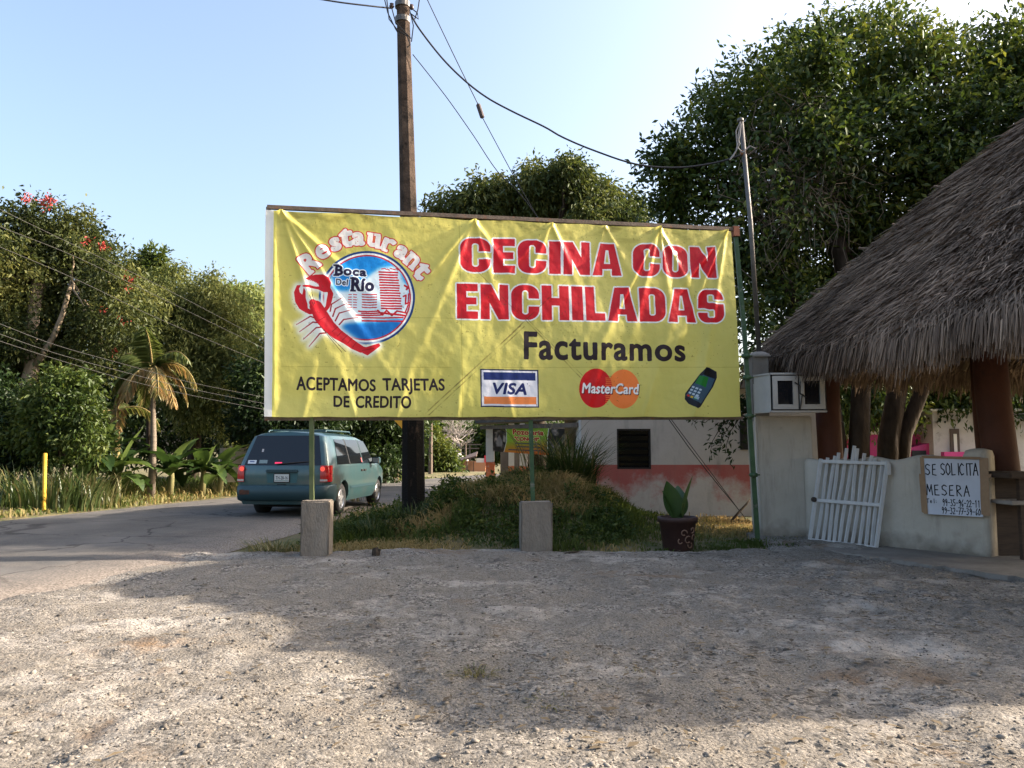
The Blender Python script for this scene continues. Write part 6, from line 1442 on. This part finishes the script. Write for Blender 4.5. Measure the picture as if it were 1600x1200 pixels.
def wire(label, pts, Ys, rad=.012, cat='cable', name='overhead_wire', group=None, mat=mat_black):
    n = len(pts); P_ = []
    for i, (x, y) in enumerate(pts):
        P_.append(at(x, y, Ys[0] + (Ys[1] - Ys[0]) * i / (n - 1)))
    # smooth (Catmull-Rom)
    Q = []
    for i in range(n - 1):
        a, b, c, d = P_[max(i - 1, 0)], P_[i], P_[i + 1], P_[min(i + 2, n - 1)]
        for k in range(5):
            t = k / 5; Q.append(0.5 * ((2 * b) + (c - a) * t + (2 * a - 5 * b + 4 * c - d) * t * t + (3 * b - a - 3 * c + d) * t ** 3))
    Q.append(P_[-1]); o = MB().tube(Q, rad, 5).build(name, mat, smooth=True); return tag(o, label, cat, group)
wire('thick black cable sagging from the concrete pole to the galvanised mast', [(642, 22), (655, 45), (690, 90), (725, 125), (760, 152), (800, 174), (850, 198), (880, 215), (930, 236), (995, 257), (1060, 262), (1120, 254), (1158, 242)], (13.9, 12.9), .017)
wire('black cable leaving the top of the concrete pole to the left', [(430, -14), (520, 2), (575, 9), (612, 13)], (13.0, 13.9), .015)
gw = wire('thin guy wire with black strain insulator crossing the sky right of the pole', [(655, -30), (668, 0), (712, 92), (747, 163)], (13.95, 13.98), .009, 'guy wire', 'guy_wire')
o = MB().tube([at(747, 163, 13.98), at(754, 184, 13.98)], [.045, .045], 10).build('strain_insulator', mat_ins, gw, bevel=.01)
o = MB().tube([at(754, 184, 13.98), at(800, 270, 14.0), at(843, 345, 14.05), at(1000, 590, 14.3), gp(1166, 812, .1)], .008, 5).build('lower_wire', mat_black, gw)
wire('thin guy wire without insulator running from the pole down behind the banner', [(645, 85), (665, 110), (700, 155), (740, 212), (779, 270), (842, 342), (1045, 655), (1162, 806)], (13.9, 14.6), .009, 'guy wire', 'guy_wire')
mat_lline = M('weathered_line', (.06, .058, .055), rough=.8)
WL = ['topmost of the power lines crossing the left trees', 'second power line from the top across the left trees', 'third power line from the top across the left trees', 'upper telephone line of the low trio at the left', 'middle telephone line of the low trio at the left', 'lowest telephone line across the left trees']
for lab, pts in zip(WL, ([(-60, 293), (0, 327), (120, 385), (260, 452), (420, 536)], [(-60, 325), (0, 354), (120, 402), (260, 470), (420, 548)], [(-60, 362), (0, 386), (120, 437), (230, 490), (330, 533), (420, 570)], [(-60, 480), (0, 506), (90, 540), (190, 568), (300, 598), (420, 622)], [(-60, 500), (0, 522), (90, 553), (200, 583), (300, 608), (420, 632)], [(-60, 512), (0, 533), (90, 562), (200, 594), (300, 618), (420, 641)])):
    wire(lab, pts, (13, 21.5), .0055, 'power line', 'power_line', 'power lines along the left side', mat_lline)

# ------------------------------------------------------------------ traffic sign, marker post
ts = thing('road_sign', 'yellow diamond road sign on a grey post partly hidden behind banner and pole', 'road sign', (at(630, 800, 16.2).x, 16.2, g1(-2.2, 16.2)))
c = at(631, 640, 16.2); s_ = .43
MB().prism([(0, -s_), (s_, 0), (0, s_), (-s_, 0)], (c, (.97, -.25, 0), (0, 0, 1)), (.003, .012, 0)).build('plate', M('sign_amber', (.75, .33, .015), (.80, .38, .03), 3, .5), ts, bevel=.003)
MB().box((c.x + .02, 16.24, 1.15), (.10, .06, 3.0)).build('post', mat_galv, ts, bevel=.01)
mp = thing('marker_post', 'slim yellow marker post standing at the left verge', 'marker post', base_at(72, 17.7))
MB().tube([base_at(73.5, 17.7), at(70.5, 708, 17.7)], [.043, .043], 10).build('post', M('faded_yellow', (.62, .36, .03), (.70, .44, .06), 6, .7, c3=(.40, .25, .08), s3=9), mp, bevel=.008)

# ------------------------------------------------------------------ pink-banded house behind the banner
def houseM():
    m = M('house_paint', (.45, .42, .38), (.53, .50, .46), 1.5, .9, .4, 18, .2, bdist=.01); nt = m.node_tree; N = nt.nodes.new; L = nt.links.new; b = nt.nodes['Principled BSDF']
    old = b.inputs['Base Color'].links[0].from_socket; g = N('ShaderNodeNewGeometry'); sp = N('ShaderNodeSeparateXYZ'); L(g.outputs['Position'], sp.inputs[0])
    def math_(op, a, c_): 
        x = N('ShaderNodeMath'); x.operation = op
        for i, q in enumerate((a, c_)):
            if isinstance(q, (int, float)): x.inputs[i].default_value = q
            else: L(q, x.inputs[i])
        return x.outputs[0]
    def noise(sc, mp=None):
        n = N('ShaderNodeTexNoise'); n.inputs['Scale'].default_value = sc; n.inputs['Detail'].default_value = 7; n.inputs['Roughness'].default_value = .7
        if mp: q = N('ShaderNodeMapping'); q.inputs['Scale'].default_value = mp; L(g.outputs['Position'], q.inputs[0]); L(q.outputs[0], n.inputs[0])
        else: L(g.outputs['Position'], n.inputs[0])
        return n.outputs[0]
    band = math_('LESS_THAN', sp.outputs['Z'], 1.17)
    worn = N('ShaderNodeValToRGB'); worn.color_ramp.elements[0].position = .40; worn.color_ramp.elements[1].position = .60
    L(math_('ADD', noise(1.1), math_('MULTIPLY', math_('SUBTRACT', sp.outputs['Z'], .75), .42)), worn.inputs[0])
    fade = N('ShaderNodeMix'); fade.data_type = 'RGBA'; L(noise(1.7, (1, 1, .35)), fade.inputs[0]); fade.inputs[6].default_value = (.36, .042, .036, 1); fade.inputs[7].default_value = (.42, .19, .165, 1)
    m1 = N('ShaderNodeMix'); m1.data_type = 'RGBA'; L(math_('MULTIPLY', band, worn.outputs[0]), m1.inputs[0]); L(old, m1.inputs[6]); L(fade.outputs[2], m1.inputs[7])
    dirt = N('ShaderNodeValToRGB'); dirt.color_ramp.elements[0].position = .52; dirt.color_ramp.elements[1].position = .72; L(noise(2.2, (1, 1, .22)), dirt.inputs[0])
    m2 = N('ShaderNodeMix'); m2.data_type = 'RGBA'; L(math_('MULTIPLY', dirt.outputs[0], .5), m2.inputs[0]); L(m1.outputs[2], m2.inputs[6]); m2.inputs[7].default_value = (.15, .135, .12, 1)
    L(m2.outputs[2], b.inputs['Base Color']); return m
mat_house = houseM()
hs = thing('roadside_house', 'low white house with peeling pink-red lower band and dark louvred window behind the banner', 'house', (3.4, 16.4, 0))
HY = 16.4; hx0, hx1 = at(908, 700, HY).x, at(1290, 700, HY).x; wx0, wx1 = at(964, 700, HY).x, at(1017, 700, HY).x; wz0, wz1 = at(990, 733, HY).z, at(990, 670, HY).z; HT = 2.75; hb = -.15
MB().box(((hx0 + wx0) / 2, HY + .1, (HT + hb) / 2), (wx0 - hx0, .2, HT - hb)).box(((wx1 + hx1) / 2, HY + .1, (HT + hb) / 2), (hx1 - wx1, .2, HT - hb)).box(((wx0 + wx1) / 2, HY + .1, (wz0 + hb) / 2), (wx1 - wx0, .2, wz0 - hb)).box(((wx0 + wx1) / 2, HY + .1, (wz1 + HT) / 2), (wx1 - wx0, .2, HT - wz1)).box((hx0 + .1, HY + 2.6, (HT + hb) / 2), (.2, 4.8, HT - hb)).box((hx1 - .1, HY + 2.6, (HT + hb) / 2), (.2, 4.8, HT - hb)).box(((hx0 + hx1) / 2, HY + 5.1, (HT + hb) / 2), (hx1 - hx0, .2, HT - hb)).build('wall', mat_house, hs)
MB().box(((hx0 + hx1) / 2, HY + 2.5, HT + .06), (hx1 - hx0 + .3, 5.6, .12)).build('roof_slab', mat_conc, hs)
win = MB(); fw = .035
for z in (wz0 + fw / 2, wz1 - fw / 2): win.box(((wx0 + wx1) / 2, HY + .04, z), (wx1 - wx0, .05, fw))
for x in (wx0 + fw / 2, wx1 - fw / 2): win.box((x, HY + .04, (wz0 + wz1) / 2), (fw, .05, wz1 - wz0 - 2 * fw))
mat_wf = M('black_window_frame', (.018, .017, .016), rough=.5)
w_ = win.build('window', mat_wf, hs)
for i in range(6):
    z = wz0 + (i + .5) * (wz1 - wz0) / 6; MB().box(((wx0 + wx1) / 2, HY + .06, z), (wx1 - wx0 - .07, .012, .125), (.45, 0, 0)).build('louvre_slat', glassM('smoked_louvre', (.012, .012, .012), .12), w_)
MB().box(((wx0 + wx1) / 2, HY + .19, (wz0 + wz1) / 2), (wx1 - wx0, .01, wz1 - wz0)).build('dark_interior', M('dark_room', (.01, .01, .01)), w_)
MB().box((at(1163, 690, HY).x + .12, HY - .012, at(1163, 680, HY).z), (.42, .02, .6)).build('wall_vent', mat_wf, hs)
# corner pier of the porch, with orange foot
mat_orange = M('orange_red_paint', (.55, .13, .05), (.62, .19, .08), 4, .85, c3=(.5, .35, .28), s3=7)
mat_wpaint = M('dull_white_paint', (.55, .54, .52), (.64, .63, .61), 3, .85, c3=(.40, .38, .36), s3=5)
por = thing('food_porch', 'open restaurant porch with dark roof on white columns painted red at the foot', 'porch', (0, 24, 0))
def col(px, Y, w, zc, ztop, lab=None):
    x = at(px, 700, Y).x; MB().box((x, Y, (zc - .1) / 2), (w + .012, w + .012, zc + .1)).build('column_foot', mat_orange, por, bevel=.012); MB().box((x, Y, (zc + ztop) / 2), (w, w, ztop - zc)).build('column', mat_wpaint, por, bevel=.012)
col(766, 23.5, .25, at(766, 722, 23.5).z, at(766, 664, 23.5).z); col(799, 30, .22, at(799, 728, 30).z, 2.5); col(816, 30, .20, at(816, 728, 30).z, 2.5); col(821.5, 26, .11, at(821, 729, 26).z, 2.3)
x = at(917, 700, 17.6).x; MB().box((at(925, 700, 16.25).x - .02, 16.25, .5), (.20, .12, 1.2)).build('corner_foot', mat_orange, por, bevel=.01)
e0, e1, e2, e3 = at(742, 661, 22.5), at(912, 655, 16.7), at(960, 640, 27), at(752, 664, 31)
MB().add([e0, e1, e2, e3] + [p + Vector((0, 0, .10)) for p in (e0, e1, e2, e3)], [(3, 2, 1, 0), (4, 5, 6, 7), (0, 1, 5, 4), (1, 2, 6, 5), (2, 3, 7, 6), (3, 0, 4, 7)]).build('roof', M('sooty_tin', (.05, .045, .04), (.10, .09, .08), 4, .8), por)
MB().bar(at(752, 668, 22.7), at(905, 664, 17.0), .08, .10).build('eave_beam', mat_pole, por)
MB().box((at(870, 700, 31.5).x, 31.5, 1.0), (4.5, .15, 2.8)).build('back_wall', M('dark_plaster', (.10, .085, .07), (.16, .14, .11), 2), por)  # back wall in a dark brown plaster tone
pz = Canvas(640, 230, [(770, 666.5), (882.5, 670), (880, 713), (770, 705)], (.55, .68, .16))
def pz_art(c):
    m = c.mask
    yy, xx = np.mgrid[0:c.H, 0:c.W]; g = np.clip((yy / c.H - .45) * 1.6 + (xx / c.W - .5) * .5, 0, 1); c.paint(g, (.93, .38, .08))
    for q, s in (([(768, 660), (789, 660), (793, 675), (793, 690), (786, 715), (768, 715)], 3), ([(861, 660), (885, 660), (885, 720), (863, 720), (858, 700), (858, 682)], 5)):
        k = c.poly(m(), q); c.paint(c.grow(k, .8), (.88, .88, .82)); n = fbm(xx / 38., yy / 38., s, 4); c.paint(k, (.10, .085, .075)); c.paint(k * np.clip(n * .9, 0, 1), (.62, .55, .50)); c.paint(k * np.clip(-n * .8 - .25, 0, 1), (.35, .14, .10))
    for q, cl in (([(776, 688), (781, 679), (786, 688), (786, 698), (776, 698)], (.55, .52, .5)), ([(788, 680), (793, 683), (792, 692), (787, 690)], (.70, .66, .60))): c.paint(c.blur(c.poly(m(), q), .8), cl, .8)
    t = m(); c.text(t, 'Pozoleria', [(803, 670.5), (852, 672.5), (852, 681), (804, 679.5)], .045); c.text(t, '"CONCHI"', [(806, 682), (845, 684), (845, 690), (806, 689)], .05)
    c.paint(c.grow(t, .7), (.95, .9, .6)); c.paint(t, (.72, .03, .06)); t = m(); r = random.Random(2)
    for y, a, b in ((692.5, 808, 846), (697.5, 811, 846), (702.8, 797, 854)):
        x = a
        while x < b:
            w = r.uniform(1.5, 5); k = (y - 690) * .0 + (x - 800) * .045; c.stroke(t, [(x, y + k), (min(x + w, b), y + k + .1)], 1.7); x += w + 1.5
    c.paint(t, (.10, .12, .38), .75)
pz_art(pz)
pzP = [at(770, 666.5, 21.9), at(882.5, 670, 17.6), at(880, 713, 17.6), at(770, 705, 21.9)]
o = link('pozoleria_banner', quad_plane('pozoleria_banner', pzP, 24, 8, lambda u, v: Vector((0, -.04 * math.sin(u * 9 + v * 2), .0))), printM('pozoleria_print', pz.image('pozoleria_print'), .5, .3, .2)); tag(o, 'small green and orange Pozoleria banner hanging from the porch roof', 'banner')

# ------------------------------------------------------------------ potted plant
ppos = gp(1066, 864, .02); pot = thing('flower_pot', 'dark red-brown clay pot with scroll relief and two big leaves left of the green post', 'potted plant', ppos)
mat_pot = M('brown_glaze', (.026, .011, .009), (.042, .018, .014), 4, .55, .2, 30, .35)
pr0 = .245
MB().lathe([(.001, .0), (.205, .0), (.215, .03), (.262, .40), (.285, .41), (.292, .455), (.285, .485), (.255, .485), (.245, .43), (.001, .42)], ppos + Vector((0, .28, 0)), 'z', 32).build('pot', mat_pot, pot, smooth=True)
MB().lathe([(.001, .435), (.248, .43)], ppos + Vector((0, .28, .005)), 'z', 20).build('soil', mat_soil, pot)
rel = MB()
for cx_, a0, a1, rd, zc in ((-.05, 0, 5.2, .05, .27), (.09, -2, 3.4, .045, .31), (.02, 1, 5.6, .06, .17), (.13, 0, 4.8, .05, .20), (-.10, 2, 6.0, .04, .15), (.07, 3, 7.5, .05, .10)):
    pts = []
    for k in range(10):
        a = a0 + (a1 - a0) * k / 9; q = rd * (1 - .05 * k); th = cx_ / .25 + q * math.cos(a) / .25 + .35; z = zc + q * math.sin(a); rr = .218 + .125 * z
        pts.append(ppos + Vector((math.sin(th) * rr, .28 - math.cos(th) * rr, z)))
    rel.tube(pts, .009, 5)
rel.build('scroll_relief', M('worn_relief', (.16, .09, .06), (.22, .14, .10), 9), pot, smooth=True)
LM_pot = leafM('mottled_leaf', (.025, .05, .016), (.05, .09, .025), (.16, .20, .07), .3, .12, .3)
rb = random.Random(3)
for dx, d, ln, w, dr, tn in ((-.06, (-.14, -.12, 1), .60, .36, .45, .35), (.07, (.20, -.05, 1), .68, .33, .30, .6), (-.02, (-.25, .25, 1), .5, .3, .7, .3), (.02, (.05, .3, 1), .55, .28, .5, .45)):
    big_leaf(ppos + Vector((dx, .28, .42)), d, ln, w, dr, tn, 'leaf', pot, rb, LM_pot, False)

# ------------------------------------------------------------------ houses behind the palapa
mat_pink = M('hot_pink_paint', (.46, .04, .17), (.52, .07, .21), 1.5, .85, c3=(.45, .08, .2), s3=3)
mat_cream = M('cream_trim', (.70, .66, .58), rough=.85); mat_grey = M('bare_cement', (.42, .38, .35), (.52, .48, .44), 1.2, .9, c3=(.30, .27, .25), s3=1.8)
def zY(py, Y): return at(800, py, Y).z
pk = thing('pink_house', 'bright pink house with cream parapet lines beyond the dark tree trunks', 'house', (10.5, 26, 0))
Y = 26; X = lambda px: at(px, 700, Y).x
def hbox(px0, px1, z1, mat, parent, name, y=Y, dep=2.0, z0=-.1): x0, x1 = at(px0, 700, y).x, at(px1, 700, y).x; return MB().box(((x0 + x1) / 2, y + dep / 2, (z0 + z1) / 2), (x1 - x0, dep, z1 - z0)).build(name, mat, parent)
hbox(1255, 1330, zY(686, Y), M('crimson_paint', (.50, .04, .12), (.58, .06, .15), 2), pk, 'low_wall'); hbox(1255, 1330, zY(678, Y) , mat_cream, pk, 'parapet', Y - .04, 2.1, zY(686, Y) + .001)
hbox(1331, 1478, zY(679, Y + .3), mat_pink, pk, 'wall', Y + .3, 3); hbox(1331, 1390, zY(674, Y + .26), mat_cream, pk, 'parapet', Y + .26, 3.1, zY(679, Y + .3) + .001)
hbox(1338, 1398, zY(640, Y + 1.5), M('mauve_paint', (.42, .10, .26), (.50, .14, .32), 2), pk, 'upper_wall', Y + 1.5, 3, 1.0); hbox(1400, 1458, zY(630, Y + 1.3), mat_pink, pk, 'upper_wall', Y + 1.3, 3, 1.0)
ar = MB(); pts = [(1404, 715), (1404, 702)] + [(1404 + 62 * (k / 10), 702 - 12 * math.sin(math.pi * .5 * k / 10)) for k in range(1, 11)] + [(1466, 715)]
x0 = at(1400, 700, Y + .28).x; ar.prism([(at(a, 700, Y + .28).x - x0, zY(b, Y + .28)) for a, b in pts], ((x0, Y + .28, 0), (1, 0, 0), (0, 0, 1)), (0, -.5, 0)); ar.build('arch_canopy', mat_pink, pk)
hbox(1425, 1447, zY(704, Y - .3), mat_wf, pk, 'window', Y - .28, .05, .9)
gh_ = thing('grey_house', 'bare grey cement house with pale roof edge right of the pink house', 'house', (14, 25, 0))
Yg = 25.5
hbox(1459, 1620, zY(642, Yg), mat_grey, gh_, 'wall', Yg, 3); hbox(1457, 1622, zY(640, Yg) + .02, mat_cream, gh_, 'roof_edge', Yg - .08, 3.2, zY(642.5, Yg) + .001)
hbox(1486, 1500, zY(670, Yg), M('brown_shutter', (.10, .075, .06)), gh_, 'window', Yg - .04, .05, zY(708, Yg)); hbox(1491, 1496, zY(678, Yg), mat_cream, gh_, 'curtain', Yg - .05, .02, zY(706, Yg))
hbox(1475, 1535, zY(706, Yg - .6), mat_pink, gh_, 'low_wall', Yg - .6, .2)

# ------------------------------------------------------------------ beyond the road
bw = thing('roadside_wall', 'low beige wall at the far verge behind the left side of the van', 'wall', base_at(365, 26))
a, b = at(345, 745, 25.5), at(420, 745, 27.0)
MB().bar((a.x, a.y, 1.0), (b.x, b.y, 1.0), .2, 1.1).build('wall', M('beige_render', (.30, .25, .17), (.38, .33, .23), 2), bw)
fe = thing('stick_fence', 'rustic fence of upright sticks under the round dark tree', 'fence', base_at(600, 31.5)); rf = random.Random(6)
for i in range(34):
    px = 560 + i * 1.9 + rf.uniform(-.5, .5); q = Vector(base_at(px, 31.5 + i * .09)); MB().tube([q, q + Vector((rf.uniform(-.05, .05), 0, rf.uniform(.7, .95)))], [.03, .022], 5).build('stick', mat_bark_l, fe)
hut = thing('village_hut', 'small grey hut with steep pale thatch roof at the far bend', 'hut', base_at(718, 62)); q = Vector(hut.location)
hx = lambda px, py, Y: at(px, py, Y)
MB().box((q.x + .1, 62, (q.z + .80) / 2 - .1), (1.1, 2.0, .80 - q.z + .2)).build('wall', M('hut_wall', (.30, .27, .24), (.38, .35, .31), 2), hut)
rx0, rx1, ap = hx(700, 716, 61), hx(727, 718, 61), hx(712, 703, 62)
MB().add([(rx0.x, 60.8, rx0.z), (rx1.x, 60.8, rx1.z), (rx1.x, 63.5, rx1.z), (rx0.x, 63.5, rx0.z), (ap.x, 62, ap.z)], [(0, 1, 4), (1, 2, 4), (2, 3, 4), (3, 0, 4), (3, 2, 1, 0)]).build('roof', M('pale_thatch', (.30, .27, .25), (.40, .37, .34), 6, stretch=(4, 4, 1)), hut)
st = thing('roadside_stall', 'ramshackle roadside stall with sloping dark roof and red cloth by the hut', 'stall', base_at(742, 56)); q = Vector(st.location)
a, b = hx(717, 722, 56), hx(745, 714, 56)
MB().add([(a.x, 55, a.z), (b.x, 55, b.z), (b.x, 57.5, b.z + .3), (a.x, 57.5, a.z + .2), (a.x, 55, a.z + .1), (b.x, 55, b.z + .1), (b.x, 57.5, b.z + .4), (a.x, 57.5, a.z + .3)], [(0, 1, 5, 4), (1, 2, 6, 5), (2, 3, 7, 6), (3, 0, 4, 7), (4, 5, 6, 7), (3, 2, 1, 0)]).build('roof', M('rust_tin', (.08, .05, .04), (.13, .09, .07), 3), st)
for px in (720, 730, 741): z = Vector(base_at(px, 55.5)); MB().tube([z, Vector((z.x, z.y, .70))], .05, 5).build('post', mat_pole, st)
MB().box((q.x - .4, 56.8, (q.z + .75) / 2), (1.2, .1, .75 - q.z)).build('back_wall', M('adobe', (.28, .15, .09), (.38, .22, .14), 3), st)
sr = hx(752, 720, 55.5); MB().box((sr.x - .05, 55.5, sr.z - .05), (.62, .06, .45)).build('white_cloth', mat_cream, st); MB().box((sr.x + .35, 55.45, sr.z), (.28, .05, .75)).build('red_cloth', M('red_cloth', (.55, .04, .05)), st)
MB().box((sr.x - .1, 55.6, q.z + .35), (.8, .5, .7)).build('counter', M('orange_counter', (.45, .2, .1)), st)
def spole(name, lab, px, Y, ytop, arm=0, cross=0):
    b = Vector(base_at(px, Y)); t = thing(name, lab, 'utility pole', b, group='distant poles along the road'); tp = at(px, ytop, Y)
    MB().tube([b, (b.x, Y, tp.z)], [.13, .08], 8).build('shaft', mat_pole, t)
    if arm: MB().tube([(b.x, Y, tp.z - 1.0), (b.x + arm * .6, Y, tp.z - .65), (b.x + arm, Y, tp.z - .6)], .04, 6).build('arm', mat_galv, t); MB().box((b.x + arm, Y, tp.z - .62), (.45, .18, .1)).build('lamp_head', mat_galv, t, bevel=.02)
    if cross: MB().box((b.x, Y - .1, tp.z - .1), (cross, .1, .1)).box((b.x, Y - .1, tp.z - .5), (cross * .8, .1, .1)).build('crossarm', mat_pole, t)
spole('street_lamp', 'distant street lamp pole just right of the concrete pole', 673, 44, 620, 1.1); spole('utility_pole', 'distant wooden pole with two crossarms before the bare tree', 709.5, 70, 672, 0, 3.2); spole('utility_pole', 'distant short lamp pole right of the crossarm pole', 727.5, 72, 693, -1.0); spole('utility_pole', 'thin distant pole nearest the hut roof with short crossarm', 734, 80, 693, 0, 2.4); spole('utility_pole', 'brown pole beyond the van roof', 508.5, 30, 640)

# ------------------------------------------------------------------ small things on the ground
ho = MB(); rr_ = np.random.default_rng(4)
pts = [gp(x, y, .045) for x, y in ((512, 872), (560, 872), (640, 867), (720, 866), (800, 867), (880, 866), (960, 866), (1040, 866), (1110, 866), (1170, 858))]
tag(ho.tube(pts, .012, 6).build('ground_cable', mat_black, smooth=True), 'black cable lying along the edge between gravel and grass', 'cable')
tag(MB().tube([gp(800, 868, .05), gp(820, 873, .055), gp(839, 878, .05)], [.012, .011, .008], 6).build('stick', mat_bark), 'short dark stick lying on the gravel before the middle block', 'stick')
tag(MB().tube([gp(872, 866, .06), gp(895, 863, .09), gp(912, 861, .06)], [.012, .012, .008], 6).build('stick', mat_bark), 'dark stick lying in the grass right of the middle block', 'stick')
q = gp(587, 871, .03); s_ = thing('tree_stump', 'small charred stump at the gravel edge below the banner', 'stump', q)
MB().tube([q - Vector((0, 0, .05)), q + Vector((.005, 0, .07)), q + Vector((-.01, .01, .125))], [.065, .055, .04], 7).build('stump', mat_bark, s_); MB().tube([q + Vector((.03, 0, .05)), q + Vector((.055, -.01, .11))], [.03, .018], 5).build('splinter', mat_bark, s_)
for i, (px, py, Y, lab) in enumerate(((742, 775, 13.2, 'crumpled white paper scrap on the left slope of the grass mound'), (607, 868, None, 'small white scrap beside the charred stump'), (655, 866, None, 'small pale scrap at the gravel edge in front of the concrete pole'))):
    q = at(px, py, Y) if Y else gp(px, py, .05); rs = random.Random(i); s_ = .05 if Y else .03
    m = MB(); vs = [(q.x + dx * s_ + rs.uniform(-.01, .01), q.y + dy * s_, q.z + rs.uniform(0, .06) * (s_ / .05)) for dx in (-1, 0, 1) for dy in (-1, 0, 1)]
    m.add(vs, [(a * 3 + b, a * 3 + b + 1, a * 3 + b + 4, a * 3 + b + 3) for a in (0, 1) for b in (0, 1)]); tag(m.build('paper_scrap', M('paper', (.75, .74, .72))), lab, 'litter')
q = gp(1110, 1036, .05)
br = thing('dead_branch', 'thin curved root leaning in the corner by the pink wall', 'branch', gp(1150, 815, .05))
MB().tube([gp(1135, 822, .05), at(1155, 800, 15.6), at(1166, 788, 15.6), at(1172, 780, 15.7)], [.02, .025, .02, .012], 6).build('stem', mat_bark, br, smooth=True)
